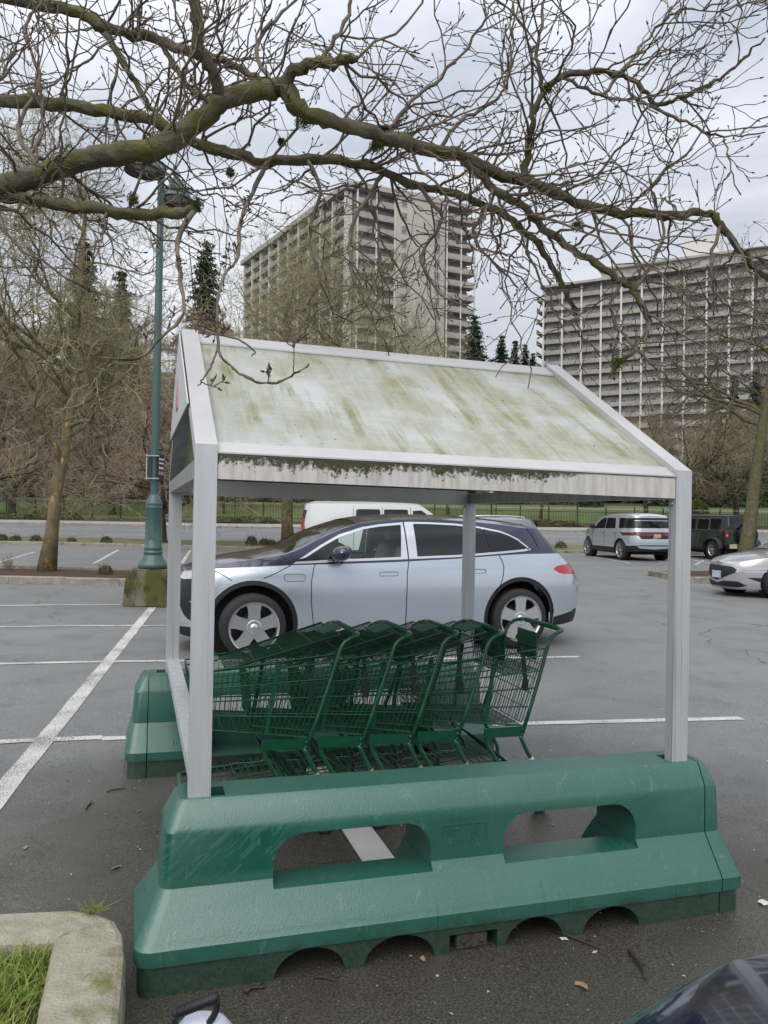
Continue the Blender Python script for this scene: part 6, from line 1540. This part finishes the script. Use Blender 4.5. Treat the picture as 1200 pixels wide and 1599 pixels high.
for Pp, RR, Dd, L, li in S1:
    short = li in (15, 16, 17, 18)
    S2.append(to_segs(Pp, RR)); tips_P.append(Pp[:, -1]); tips_D.append(Dd[:, -1])
    c = spawn(Pp, Dd, RR, 3 if not short else 2, .15, 48, 14, rng2); L2 = L[c[3]] * rng2.uniform(.3, .65, len(c[0])); r2 = np.clip(c[2] * .75, .0030, .0046)
    P2, D2, R2 = run_branches(c[0], c[1], L2, r2, np.full(len(r2), .0026), 5, .12, .05, rng2, kink=.24); S3.append(to_segs(P2, R2)); tips_P.append(P2[:, -1]); tips_D.append(D2[:, -1])
    c = spawn(P2, D2, R2, 2, .2, 46, 14, rng2); L3 = L2[c[3]] * rng2.uniform(.3, .7, len(c[0])); P3, D3, R3 = run_branches(c[0], c[1], L3, np.full(len(L3), .0028), np.full(len(L3), .0022), 4, .10, .05, rng2, kink=.2); S3.append(to_segs(P3, R3)); tips_P.append(P3[:, -1]); tips_D.append(D3[:, -1])
def clear_segs(S):
    Z = S[0][:, 2] + tr_o[2]; X = S[0][:, 0] + tr_o[0]; Y = S[0][:, 1] + tr_o[1]
    a = (X - SH_O[0]) * AX[0] + (Y - SH_O[1]) * AX[1]; b = (X - SH_O[0]) * AY[0] + (Y - SH_O[1]) * AY[1]
    roof = SH_E + MS * np.minimum(b, SH_W - b) + .03
    bad = (a > -.25) & (a < SH_L + .2) & (b > -.1) & (b < SH_W + .1) & (Z < roof)
    return [q[~bad & (Y > 2.2)] for q in S]
k = link('branches', segs_mesh('branches', *clear_segs(cat(S2)), 5, TWIG), plane); k['kind'] = 'stuff'
k = link('twigs', segs_mesh('twigs', *clear_segs(cat(S3)), 3, TWIG), plane); k['kind'] = 'stuff'
tpz, tdz = np.concatenate(tips_P), np.concatenate(tips_D)
BUD = M('reddish_bud', (.095, .035, .035), .6)
k = link('buds', segs_mesh('buds', *clear_segs([tpz, tpz + tdz * .018, np.full(len(tpz), .0055), np.full(len(tpz), .0015)]), 4, BUD), plane); k['kind'] = 'stuff'
# moss cushions
for (px, py, d, w_, h_) in ((208, 312, 3.88, 20, 26), (308, 318, 3.84, 24, 30), (855, 138, 4.18, 15, 20), (964, 566, 4.2, 26, 40), (475, 190, 3.97, 34, 30), (360, 270, 4.36, 16, 16), (600, 200, 4.1, 18, 8), (690, 246, 4.15, 22, 12), (902, 352, 4.3, 26, 22), (588, 228, 4.08, 26, 18), (440, 222, 4.2, 14, 14)):
    P = AT(px, py, d) - np.array(tr_o); sc = d / F_PX; rg = np.random.default_rng(int(px)); n = 900; dd = unit(rg.normal(0, 1, (n, 3))); c = P + dd * rg.uniform(.2, 1, (n, 1)) * np.array([w_, (w_ + h_) / 2, h_]) * sc * .5
    a = unit(rg.normal(0, 1, (n, 3))) * .0045; b = unit(rg.normal(0, 1, (n, 3))) * .003
    link('moss', mesh_np('moss', np.stack([c - a, c + b, c + a, c - b], 1).reshape(-1, 3), np.arange(4 * n).reshape(n, 4), MOSS), plane)
# ================================================================== TOWERS
TCONC = M('tower_concrete', (.46, .43, .39), .85, col2=(.34, .32, .295), vs=.25, bump=.1, bs=8)
TPARA = M('balcony_concrete', (.43, .415, .39), .85, col2=(.33, .315, .295), vs=.6, stretch=(1, 1, .3))
TWALL = M('tower_render', (.52, .48, .43), .85, col2=(.46, .425, .38), vs=.15)
TWHITE = M('white_column', (.66, .65, .62), .7)
TRECESS = M('recess_wall', (.47, .44, .40), .85, col2=(.38, .355, .32), vs=.4)
TGLASS = M('window_glass', (.10, .11, .12), .06, spec=.8, col2=(.36, .37, .37), vs=.35, bal=.5, width=.2)
TFRAME = M('window_frame', (.50, .50, .48), .6)
CLUT = [M('clutter_dark', (.03, .03, .03), .7), M('clutter_orange', (.42, .16, .06), .7), M('clutter_blue', (.03, .12, .45), .6), M('clutter_red', (.40, .03, .03), .6), M('clutter_white', (.6, .6, .58), .6)]

def window_mesh(w_, h_, n=2):
    mb = MB(); mb.box((0, -.03, 0), (w_, .02, h_)); k = len(mb.f)
    mb.box((-.06, -.07, -.06), (w_ + .06, -.032, .02)); mb.box((-.06, -.07, h_ - .02), (w_ + .06, -.032, h_ + .06))
    for i in range(n + 1): x = w_ * i / n; mb.box((x - .045, -.07, .022), (x + .045, -.032, h_ - .022))
    me = mb.mesh('window', [TGLASS, TFRAME]); me.polygons.foreach_set('material_index', np.array([0] * k + [1] * (len(mb.f) - k), dtype=np.int32)); return me
def chair_mesh():
    mb = MB(); mb.box((0, 0, .35), (.5, .5, .42)); mb.box((0, .45, .42), (.5, .5, .95))
    for a in (0, .45):
        for b in (0, .45): mb.box((a, b, 0), (a + .05, b + .05, .35))
    return mb
CH = [chair_mesh().mesh('balcony_furniture', m_) for m_ in CLUT]
rgb = np.random.default_rng(9)
def frame2(org, d, n):
    """matrix: local X along facade, local Y into the building, Z up"""
    return Matrix(((d[0], -n[0], 0, org[0]), (d[1], -n[1], 0, org[1]), (0, 0, 1, org[2]), (0, 0, 0, 1)))
def facade(root, Mx, nb, bw, f0, f1, z_of, fh, depth=1.7, s0=0.0, win=None, wofs=.9, wz=.25, clutter=.5, col_w=.28, fin=None, para_h=.95, skip_cols=False):
    Bm = root.matrix_world.inverted() @ Mx
    def put(o, T=Matrix.Identity(4)): o.matrix_local = Bm @ T; return o
    W_ = nb * bw
    pm = MB().box((s0 + .04, -depth, .0), (s0 + bw - .04, -depth + .13, para_h)).mesh('balcony_front', TPARA)
    sm = MB().box((s0, -depth + .02, -.2), (s0 + W_, .02, -.001)).mesh('balcony_slab', TPARA)
    for f in range(f0, f1):
        z = z_of(f)
        o = link('balcony_slab', sm, root); put(o, Matrix.Translation((0, 0, z)))
        for b in range(nb):
            o = link('balcony_front', pm, root); put(o, Matrix.Translation((b * bw, 0, z)))
            if win is not None:
                o = link('window', win, root); put(o, Matrix.Translation((s0 + b * bw + wofs, -.02, z + wz)))
            if rgb.random() < clutter:
                k = rgb.choice(5, p=[.78, .06, .05, .05, .06]); o = link('balcony_furniture', CH[k], root); put(o, Matrix.Translation((s0 + b * bw + rgb.uniform(.5, bw - 1), -depth + rgb.uniform(.25, .7), z)) @ Matrix.Rotation(rgb.uniform(-.6, .6), 4, 'Z') @ Matrix.Diagonal((1.3, 1.3, 1.25, 1)))
    o = link('balcony_slab', sm, root); put(o, Matrix.Translation((0, 0, z_of(f1))))
    if not skip_cols:
        for b in range(nb + 1):
            d_ = fin or .22
            mb = MB(); mb.box((s0 + b * bw - col_w / 2, -depth - .05, z_of(f0) - .2), (s0 + b * bw + col_w / 2, -depth - .05 + d_, z_of(f1) - .2)); o = mb.build('column', TWHITE, root); put(o)
def mass(root, Mx, x0, x1, y0, y1, z0, z1, m, name='wall'):
    mb = MB(); mb.box((x0, y0, z0), (x1, y1, z1)); o = mb.build(name, m, root); o.matrix_local = root.matrix_world.inverted() @ Mx; return o
def mk_root(name, label, loc):
    o = thing(name, label, 'building', loc); bpy.context.view_layer.update(); return o

# wide block, right
dB = np.array([.881, -.471]); dB /= np.linalg.norm(dB); nB = np.array([dB[1], -dB[0]])
nB = nB if nB[1] < 0 else -nB
tb = mk_root('wide_apartment_block', 'wide concrete apartment block with rows of balconies, right', (38, 190, 12))
MxB = frame2((38.2, 190, 0), dB, nB); fhB = 2.62; zB = lambda f: 56 - (16 - f) * fhB
mass(tb, MxB, .3, 72.5, 0, 15, 10, 55.79, TRECESS)
WB = window_mesh(2.5, 1.95, 3)
facade(tb, MxB, 16, 4.55, 4, 16, zB, fhB, 1.2, win=WB, wofs=1.1, wz=.1, clutter=.75, para_h=.8, col_w=.42)
facade(tb, MxB, 16, 4.55, 0, 4, zB, fhB, 1.9, clutter=0)
mass(tb, MxB, -.6, 73.5, -2.3, 15.4, 56.0, 56.55, TPARA, 'roof_slab')
# west balconies wrapping the end
mass(tb, MxB, 13, 72, 1.5, 14, 56.56, 59.3, TCONC, 'penthouse'); mass(tb, MxB, 12.4, 72.6, .6, 14.6, 59.31, 59.8, TPARA, 'roof_slab')
for i in range(13):
    o = link('window', WB, tb); o.matrix_local = tb.matrix_world.inverted() @ MxB @ Matrix.Translation((15 + i * 4.4, 1.48, 57.0)) @ Matrix.Diagonal((.9, 1, .8, 1))
mass(tb, MxB, 31, 38.6, 4, 11, 59.81, 64.6, TWHITE, 'lift_house')
for f in range(16):
    mb = MB(); mb.box((-1.7, -1.2, zB(f) - .18), (.28, 9, zB(f) - .001)); mb.box((-1.7, -1.2, zB(f)), (-1.58, 9, zB(f) + .9)); o = mb.build('end_balcony', TPARA, tb); o.matrix_local = tb.matrix_world.inverted() @ MxB

# tall tower, middle
dA = np.array([.902, .431]); dA /= np.linalg.norm(dA); nA = np.array([dA[1], -dA[0]])
ta = mk_root('tall_apartment_tower', 'tall beige apartment tower with balconies behind the bare trees', (-6.5, 152, 8))
fhA = 2.65; zA = lambda f: 64.0 - (22 - f) * fhA
MxA = frame2((-6.5, 152, 0), dA, nA)
mass(ta, MxA, .4, 25.5, 0, 16, 5, 63.79, TRECESS)
WA = window_mesh(2.2, 1.9, 2); WS = window_mesh(1.25, 1.35, 1)
facade(ta, MxA, 2, 4.0, 6, 22, zA, fhA, 1.5, s0=.2, win=WA, wofs=.9, wz=.1, clutter=.4)
mass(ta, MxA, 8.35, 19.3, -1.75, -.001, 5, 65.3, TWALL, 'end_wall')
for f in range(7, 22):
    for sx in (9.4, 16.9):
        o = link('window', WS, ta); o.matrix_local = ta.matrix_world.inverted() @ MxA @ Matrix.Translation((sx, -1.77, zA(f) + .75))
facade(ta, MxA, 2, 3.3, 6, 22, zA, fhA, 2.3, s0=19.5, win=WA, wofs=.6, wz=.1, clutter=.5, col_w=.22)
mass(ta, MxA, -.4, 26.4, -2.0, 16.4, 64.0, 65.0, TPARA, 'roof_slab')
dL = np.array([-.512, .859]); nL = np.array([-.859, -.512]); MxL = frame2((-6.5, 152, 0), dL, nL)
# local X runs away from the corner; local Y into the building
mass(ta, MxL, .4, 55, .3, 16, 5, 63.78, TRECESS)
facade(ta, MxL, 10, 5.4, 6, 22, zA, fhA, 1.6, s0=.6, win=WA, wofs=1.4, wz=.1, clutter=.3, col_w=.5, fin=1.5)
mass(ta, MxL, -.5, 56, -2.1, 16.4, 64.02, 65.1, TPARA, 'roof_slab'); mass(ta, MxL, 14, 24, 4, 12, 65.11, 69, TCONC, 'lift_house')

# low buildings across the street
h = mk_root('low_house', 'low dark carport house with white roof band across the street', gp(985, 97))
DARKW = M('dark_wall', (.02, .018, .016), .9); WBAND = M('white_roof_band', (.62, .62, .60), .6)
L0 = Vector(h.location)
for nm, lo, hi, m_ in (('roof_band', (-5.5, -1.5, 1.75), (6.5, 6, 2.7), WBAND), ('back_wall', (-5, 4, -1), (6, 4.3, 1.74), DARKW), ('pillar', (1.6, -1, -1), (2.1, -.5, 1.74), TWALL), ('side_wall', (3.4, -.8, -1), (6.2, 3.9, 1.74), M('grey_wall', (.28, .27, .25), .9)), ('sign_board', (3.5, -1.0, .2), (5.6, -.86, 1.6), SIGNW)):
    MB().box(lo, hi).build(nm, m_, h)
h2 = mk_root('louvred_building', 'low building with pale horizontal slats behind the ochre tree', gp(130, 104))
MB().box((-6, 0, -1), (7, 6, 5)).build('wall', DARKW, h2)
for i in range(6): MB().box((-6, -.25, .4 + i * .75), (7, -.02, .68 + i * .75)).build('slat', WBAND, h2)
for i in range(4): MB().box((-6 + i * 4.2, -.4, -.5), (-5.6 + i * 4.2, -.26, 4.9)).build('pier', TWALL, h2)

# ================================================================== FENCE
IRON = M('black_iron', (.012, .013, .014), .6)
WTIP = M('pale_finial', (.55, .55, .52), .6)
FY = 67.75
fx0, fx1 = -52, 46
fence = thing('iron_fence', 'long black iron picket fence between the street and the lawn', 'fence', (fx0, FY, float(gz(fx0, FY)) + .08))
fz = lambda x: float(gz(x, FY)) + .10 - .005 * x - float(fence.location[2])
HF = 1.45
xs = np.arange(fx0, fx1, 2.45)
pm = MB(); pm.box((-.045, -.045, -.3), (.045, .045, HF + .12)); pm.lathe([(.0001, HF + .2), (.05, HF + .16), (.0001, HF + .12)], 6); pmm = pm.mesh('post', IRON)
for x in xs: link('post', pmm, fence, (x - fx0, 0, fz(x)))
for x in xs[:-1]:
    for hz in (.16, HF - .30):
        mb = MB(); mb.bar((x - fx0 + .05, 0, fz(x) + hz), (x - fx0 + 2.40, 0, fz(x + 2.45) + hz), .035, .045); mb.build('rail', IRON, fence)
px_ = np.arange(fx0 + .15, fx1 - 2.5, .135); n = len(px_); zz = np.array([fz(x) for x in px_])
o = link('pickets', segs_mesh('pickets', np.stack([px_ - fx0, 0 * px_, zz + .02], -1), np.stack([px_ - fx0, 0 * px_, zz + HF - .07], -1), np.full(n, .014), np.full(n, .014), 4, IRON), fence); o['kind'] = 'stuff'
o = link('picket_tips', segs_mesh('picket_tips', np.stack([px_ - fx0, 0 * px_, zz + HF - .07], -1), np.stack([px_ - fx0, 0 * px_, zz + HF + .08], -1), np.full(n, .020), np.full(n, .006), 4, WTIP), fence); o['kind'] = 'stuff'

# ================================================================== LAMP POST
LTEAL = M('teal_lamp_paint', (.055, .112, .112), .42, col2=(.046, .096, .097), vs=3, stretch=(1, 1, .4), coat=.2); LDARK = M('lamp_dark', (.012, .014, .018), .5); LENS = M('lamp_lens', (.30, .30, .27), .3)
CB = M('mossy_concrete_block', (.17, .155, .12), .95, col2=(.075, .08, .02), vs=3.2, bal=.47, width=.12, stretch=(1, 1, .55), bump=.8, bs=40, col3=(.05, .045, .02), v3=5, b3=.58, w3=.1)
b0 = ground_pt(227, 948); lp = (b0[0], b0[1] + .40, b0[2])
lamp = thing('street_lamp', 'tall teal double-headed lamp post on a mossy concrete block', 'lamp post', lp); lamp.rotation_euler = (0, R(.55), 0)
mb = MB(); bm = bmesh.new(); bmesh.ops.create_cube(bm, size=1)
for q in bm.verts: s_ = 1.0 if q.co.z < 0 else .90; q.co = Vector((q.co.x * .80 * s_, q.co.y * .80 * s_, .31 + q.co.z * .66))
bmesh.ops.bevel(bm, geom=bm.edges[:], offset=.03, segments=2, affect='EDGES'); bmesh.ops.subdivide_edges(bm, edges=bm.edges[:], cuts=2, use_grid_fill=True)
for q in bm.verts: q.co += Vector(rgb.normal(0, .004, 3))
mb.bm(bm); mb.build('concrete_base', CB, lamp)
z0 = .64
mb = MB(); mb.lathe([(.0001, z0), (.245, z0), (.245, z0 + .07), (.235, z0 + .09), (.19, z0 + .15), (.165, z0 + .23), (.15, z0 + .26), (.165, z0 + .27), (.165, z0 + .30), (.15, z0 + .31), (.15, z0 + .34), (.165, z0 + .35), (.145, z0 + .38), (.138, z0 + 1.05), (.15, z0 + 1.07), (.15, z0 + 1.10), (.138, z0 + 1.115), (.15, z0 + 1.13), (.135, z0 + 1.17), (.085, z0 + 1.30), (.075, z0 + 1.31)], 28); bs_ = mb.build('pole_base', LTEAL, lamp)
mb = MB(); mb.box((-.055, -.147, z0 + .52), (.055, -.136, z0 + .74), .004); mb.build('access_hatch', LTEAL, bs_)
mb = MB(); mb.lathe([(.072, z0 + 1.30), (.066, 4.5), (.058, 7.55), (.045, 7.85), (.0001, 7.88)], 16); mb.build('pole', LTEAL, lamp)
for s in (-1, 1):
    ox_, oy_ = s * .10, s * .62
    mb = MB(); mb.tube(spline([(0, 0, 7.62), (ox_ * .4, oy_ * .4, 7.86), (ox_ * .85, oy_ * .85, 7.92), (ox_, oy_, 7.82)], 5), .022, 8); mb.build('arm', LTEAL, lamp)
    mb = MB(); mb.lathe([(.0001, 7.98), (.02, 7.96), (.05, 7.90), (.06, 7.82), (.105, 7.80), (.115, 7.72), (.12, 7.70), (.20, 7.64), (.27, 7.53), (.295, 7.46), (.30, 7.44)], 28, (ox_, oy_, 0)); hd_ = mb.build('lamp_head', LTEAL, lamp)
    mb = MB(); mb.lathe([(.30, 7.44), (.345, 7.415), (.34, 7.405), (.26, 7.44), (.18, 7.46)], 28, (ox_, oy_, 0)); mb.build('rim', LDARK, hd_)
    mb = MB(); mb.lathe([(.19, 7.452), (.12, 7.43), (.0001, 7.42)], 24, (ox_, oy_, 0)); mb.build('lens', LENS, hd_)
for s, m_ in ((-1, M('sign_back_grey', (.32, .33, .33), .5, metal=.4)), (1, BLACKP)):
    mb = MB(); mb.box((s * .105 - .012, -.15, 2.20), (s * .105 + .012, .15, 2.66)); pn = mb.build('sign_panel', m_, lamp)
    if s > 0:
        for zc, m2, h_ in ((2.56, SIGNW, .03), (2.49, SIGNW, .03), (2.40, SIGNW, .04), (2.30, SIGNR, .06)): MB().box((.118, -.152, zc), (.122, .12, zc + h_)).build('sign_band', m2, pn)
for zc in (2.22, 2.62): mb = MB(); mb.lathe([(.078, zc), (.084, zc), (.084, zc + .025), (.078, zc + .025)], 16); mb.box((-.12, -.165, zc), (.12, -.151, zc + .02)); mb.build('clamp', STEEL, lamp)
# street signs across the road
for px, lb, sz in ((775, 'small white sign on a thin post by the street, behind the back post', (.5, .6)), (767, 'pale narrow sign beside the small white sign', (.3, .9))):
    x, y, z = gp(px, 64.5); s = thing('street_sign', lb, 'sign', (x, y, z)); MB().box((-.03, -.03, 0), (.03, .03, 3.2)).build('post', IRON, s); MB().box((-sz[0] / 2, -.06, 2.1), (sz[0] / 2, -.035, 2.1 + sz[1])).build('panel', SIGNW, s)

# ================================================================== NEAR LEFT PLANTER
KC = M('old_kerb_concrete', (.43, .40, .32), .9, col2=(.27, .25, .19), vs=11, width=.4, bump=1.0, bs=90, col3=(.14, .15, .035), v3=3.4, b3=.585, w3=.10)
zt_ = .17
Gz = lambda a, b: G(a, b, zt_)[:2]
outer = [Gz(-260, 1432), Gz(0, 1424), Gz(110, 1419), Gz(150, 1424), Gz(178, 1436), Gz(190, 1456), Gz(193, 1492), Gz(187, 1560), Gz(180, 1640), Gz(172, 1900)]
inner = [Gz(-260, 1472), Gz(0, 1467), Gz(60, 1465), Gz(78, 1464), Gz(84, 1464), Gz(84.5, 1466), Gz(83, 1470), Gz(68, 1540), Gz(46, 1640), Gz(-5, 1900)]
pk = bpy.data.objects.new('planter_kerb', None); COL.objects.link(pk); pk['kind'] = 'structure'; pk.location = (float(outer[4][0]), float(outer[4][1]), 0)
rk = np.random.default_rng(4)
for a, b in ((0, 4), (4, 9)):
    V = []; n = b - a + 1; K_ = 6
    pts_o = [np.array(outer[a + i]) for i in range(n)]; pts_i = [np.array(inner[a + i]) for i in range(n)]
    # resample
    def rs(P, m): 
        c = np.concatenate([[0], np.cumsum([np.linalg.norm(P[i + 1] - P[i]) for i in range(len(P) - 1)])]); c /= c[-1]; P = np.array(P); t = np.linspace(0, 1, m); return np.stack([np.interp(t, c, P[:, 0]), np.interp(t, c, P[:, 1])], -1)
    po, pi = pts_o, pts_i
    gap = .004
    rows = []
    for i in range(n):
        o_, i_ = np.array(po[i]), np.array(pi[i]); row = []
        d_ = (o_ - i_); Ld = np.linalg.norm(d_); d_ = d_ / max(Ld, 1e-6)
        row.append((*(o_ + d_ * .012), -.06)); row.append((*(o_ + d_ * .010), zt_ - .03)); row.append((*o_, zt_ - .008)); row.append((*(o_ - d_ * .02), zt_))
        for q in range(1, K_): f = q / K_; c_ = o_ * (1 - f) + i_ * f; row.append((*c_, zt_ + rk.normal(0, .0022)))
        row.append((*(i_ + d_ * .012), zt_ - .004)); row.append((*i_, zt_ - .02)); row.append((*(i_), -.06)); rows.append(row)
    V = [tuple(float(c) - float(l_) for c, l_ in zip(q, pk.location)) for r_ in rows for q in r_]; k = len(rows[0])
    Fc = [(i * k + j, i * k + j + 1, (i + 1) * k + j + 1, (i + 1) * k + j) for i in range(n - 1) for j in range(k - 1)] + [tuple(range(k)), tuple((n - 1) * k + j for j in range(k - 1, -1, -1))]
    mb = MB(); mb.add(V, Fc, False); mb.build('kerb_stone', KC, pk)
SOIL = M('planter_soil', (.045, .035, .02), .95, col2=(.03, .024, .014), vs=20, bump=1, bs=40)
ip = [tuple(q) for q in inner] + [(-3.0, .8), (-3.0, 3.0)]
mb = MB(); mb.add([(x, y, .10) for x, y in ip], [tuple(range(len(ip)))]); o = mb.build('planter_soil', SOIL); o['kind'] = 'structure'
GRASS = M('grass_blades', (.15, .25, .03), .6, col2=(.24, .27, .06), vs=12)
n = 34000; cand = np.stack([rk.uniform(-2.6, -.75, n), rk.uniform(1.7, 3.0, n)], -1); cand = cand[inside(cand, np.array(ip))]
den = np.sin(cand[:, 0] * 9 + 1.3) * np.cos(cand[:, 1] * 8) + rk.normal(0, .5, len(cand)); cand = cand[den > -.75]; n = len(cand)
hgt = rk.uniform(.025, .085, n); lean_ = rk.normal(0, .045, (n, 2)); base_ = np.concatenate([cand, np.full((n, 1), .095)], 1); mid_ = base_ + np.concatenate([lean_ * .4, (hgt * .6)[:, None]], 1); tip_ = base_ + np.concatenate([lean_ * 1.2, hgt[:, None]], 1)
sd_ = unit(np.concatenate([rk.normal(0, 1, (n, 2)), np.zeros((n, 1))], 1)) * .0022
V = np.stack([base_ - sd_, base_ + sd_, mid_ + sd_ * .8, mid_ - sd_ * .8, tip_, tip_ + sd_ * .1], 1).reshape(-1, 3); bi = (np.arange(n) * 6)[:, None]
Fc = np.concatenate([bi + np.array([[0, 1, 2, 3]]), bi + np.array([[3, 2, 5, 4]])]); o = link('grass', mesh_np('grass', V, Fc, GRASS)); tag(o, 'green grass growing inside the kerb at the bottom left', 'grass', kind='stuff')
# tuft in the kerb joint
tj = G(146, 1424, zt_); n = 60; bs2 = np.tile(tj, (n, 1)) + np.concatenate([rk.normal(0, .012, (n, 2)), np.zeros((n, 1))], 1); e2 = bs2 + np.stack([rk.normal(0, .03, n), rk.normal(0, .03, n), rk.uniform(.01, .045, n)], -1)
o = link('grass_tuft', segs_mesh('grass_tuft', bs2, e2, np.full(n, .0016), np.full(n, .0006), 3, GRASS)); tag(o, 'small grass tuft in the joint at the kerb corner', 'grass')

# ================================================================== SMALL THINGS
jug = thing('wash_jug', 'white plastic jug with black ribbed grip handle at the bottom edge', 'jug', (0, 0, 0))
jc = AT(318, 1625, 2.20); jug.location = (float(jc[0]), float(jc[1]), float(gz(jc[0], jc[1])))
JW = M('white_jug_plastic', (.60, .63, .70), .35, coat=.3); JB = M('black_grip', (.016, .016, .019), .5)
mb = MB(); rs_ = [(0.0, .085), (.02, .094), (.16, .094), (.205, .085), (.235, .060), (.246, .038), (.248, .001)]
V = []; m = 28
for z_, r_ in rs_:
    for j in range(m):
        t = 2 * math.pi * j / m; c_, s_ = math.cos(t), math.sin(t); V.append((.98 * r_ * np.sign(c_) * abs(c_) ** .8, .72 * r_ * np.sign(s_) * abs(s_) ** .8, z_))
mb.add(V, [(i * m + j, i * m + (j + 1) % m, (i + 1) * m + (j + 1) % m, (i + 1) * m + j) for i in range(len(rs_) - 1) for j in range(m)], True); mb.build('body', JW, jug)
jl = np.array(jug.location)
def JP(px, py, d): return Vector(tuple(AT(px, py, d) - jl))
mb = MB(); A, B = JP(271, 1584, 2.17), JP(341, 1556, 2.17); mb.tube([A, A.lerp(B, .05), A.lerp(B, .95), B], [.008, .0125, .0135, .010], 10)
hn = mb.build('grip', JB, jug); mb = MB()
for i in range(15):
    c = A.lerp(B, .10 + .84 * i / 14); d_ = (B - A).normalized(); mb.tube([c - d_ * .0012, c + d_ * .0012], .0155, 10)
mb.build('grip_ribs', JB, hn)
mb = MB(); mb.tube(spline([JP(339, 1560, 2.17), JP(337, 1580, 2.175), JP(325, 1600, 2.18), JP(312, 1618, 2.19)], 4), .0095, 8); mb.build('handle_strut', JB, jug)
mb = MB(); mb.tube(spline([JP(272, 1586, 2.17), JP(276, 1604, 2.175), JP(288, 1618, 2.19)], 4), .0085, 8); mb.build('handle_strut', JB, jug)

TWD = M('wet_twig', (.060, .032, .018), .6, col2=(.035, .022, .012), vs=30)
for i, (a, b, r_, lb) in enumerate((((862, 1456), (937, 1484), .006, 'long thin fallen twig under the right barrier arches'), ((982, 1489), (1008, 1532), .008, 'short mossy fallen twig on the wet asphalt right of centre'), ((384, 1553), (417, 1545), .007, 'reddish fallen twig at the barrier foot near the jug'), ((492, 1529), (527, 1534), .004, 'thin fallen twig under the left barrier arches'), ((168, 1238), (198, 1233), .004, 'dark fallen twig left of the barrier'), ((135, 1265), (143, 1252), .005, 'small dark fallen twig on the asphalt at the left'))):
    p, q = ground_pt(*a), ground_pt(*b); mid = (p + q) / 2 + np.array([rk.normal(0, .01), rk.normal(0, .01), 0]); t = thing('fallen_twig', lb, 'twig', p, 0, 'fallen twigs on the asphalt')
    mb = MB(); mb.tube([tuple(c - p + np.array([0, 0, r_ + .002])) for c in (p, (p + mid) / 2 + np.array([0, .005, .002]), mid, (mid + q) / 2 + np.array([.004, 0, 0]), q)], [r_, r_ * .9, r_ * .9, r_ * .7, r_ * .4], 6); mb.tube([tuple(mid - p + np.array([0, 0, r_])), tuple(mid - p + (q - p) * .22 + np.array([.02, .03, r_]))], [r_ * .6, r_ * .3], 5); mb.build('stem', TWD, t)
LEAFT = M('tan_leaf', (.33, .24, .13), .8, col2=(.22, .14, .07), vs=60)
for px, py, s_, lb in ((908, 1540, .028, 'tan fallen leaf on the wet asphalt before the barrier'), (182, 1356, .022, 'brown fallen leaf on the asphalt left of the near barrier'), (40, 1325, .018, 'pale fallen leaf on the asphalt near the kerb'), (1193, 1411, .03, 'pale scrap lying at the right edge beside the barrier'), (880, 1468, .02, 'white scrap in the right barrier arch'), (660, 1500, .016, 'tan leaf by the barrier block')):
    p = ground_pt(px, py); n = 9; V = [(0, 0, .006)]
    for j in range(n): t = 2 * math.pi * j / n; V.append((s_ * math.cos(t) * (1 + .2 * rk.normal()), s_ * .6 * math.sin(t) * (1 + .2 * rk.normal()), .004 + abs(rk.normal(0, .004))))
    mb = MB(); mb.add(V, [(0, 1 + j, 1 + (j + 1) % n) for j in range(n)]); o = mb.build('fallen_leaf', LEAFT if 'white' not in lb and 'pale' not in lb else LEAFT if 'pale fallen' in lb else PLATE, None, p, rk.uniform(0, 6)); tag(o, lb, 'leaf' if 'leaf' in lb else 'scrap', 'leaves and scraps on the asphalt')
n = 1500; P = np.stack([rk.uniform(-3.4, 3.2, n), rk.uniform(1.9, 7.5, n)], -1); z = gz(P[:, 0], P[:, 1]) + .004; c = np.concatenate([P, z[:, None]], 1); s_ = rk.gamma(2.0, .0022, (n, 1)) + .0015; an = rk.uniform(0, 6.28, n)
u = np.stack([np.cos(an), np.sin(an), 0 * an], -1) * s_; v = np.stack([-np.sin(an), np.cos(an), 0 * an], -1) * s_ * rk.uniform(.25, .8, (n, 1)); up_ = np.array([0, 0, .002])
V = np.stack([c - u, c - v + up_, c + u, c + v], 1).reshape(-1, 3); mi = rk.choice(3, n, p=[.45, .35, .2])
o = link('litter', mesh_np('litter', V, np.arange(4 * n).reshape(n, 4), [M('pale_chip', (.45, .43, .37), .8), M('tan_chip', (.25, .17, .09), .9), M('dark_chip', (.03, .022, .015), .9)], False, mi)); tag(o, 'tiny bark and seed litter scattered on the near asphalt', 'litter', kind='stuff')
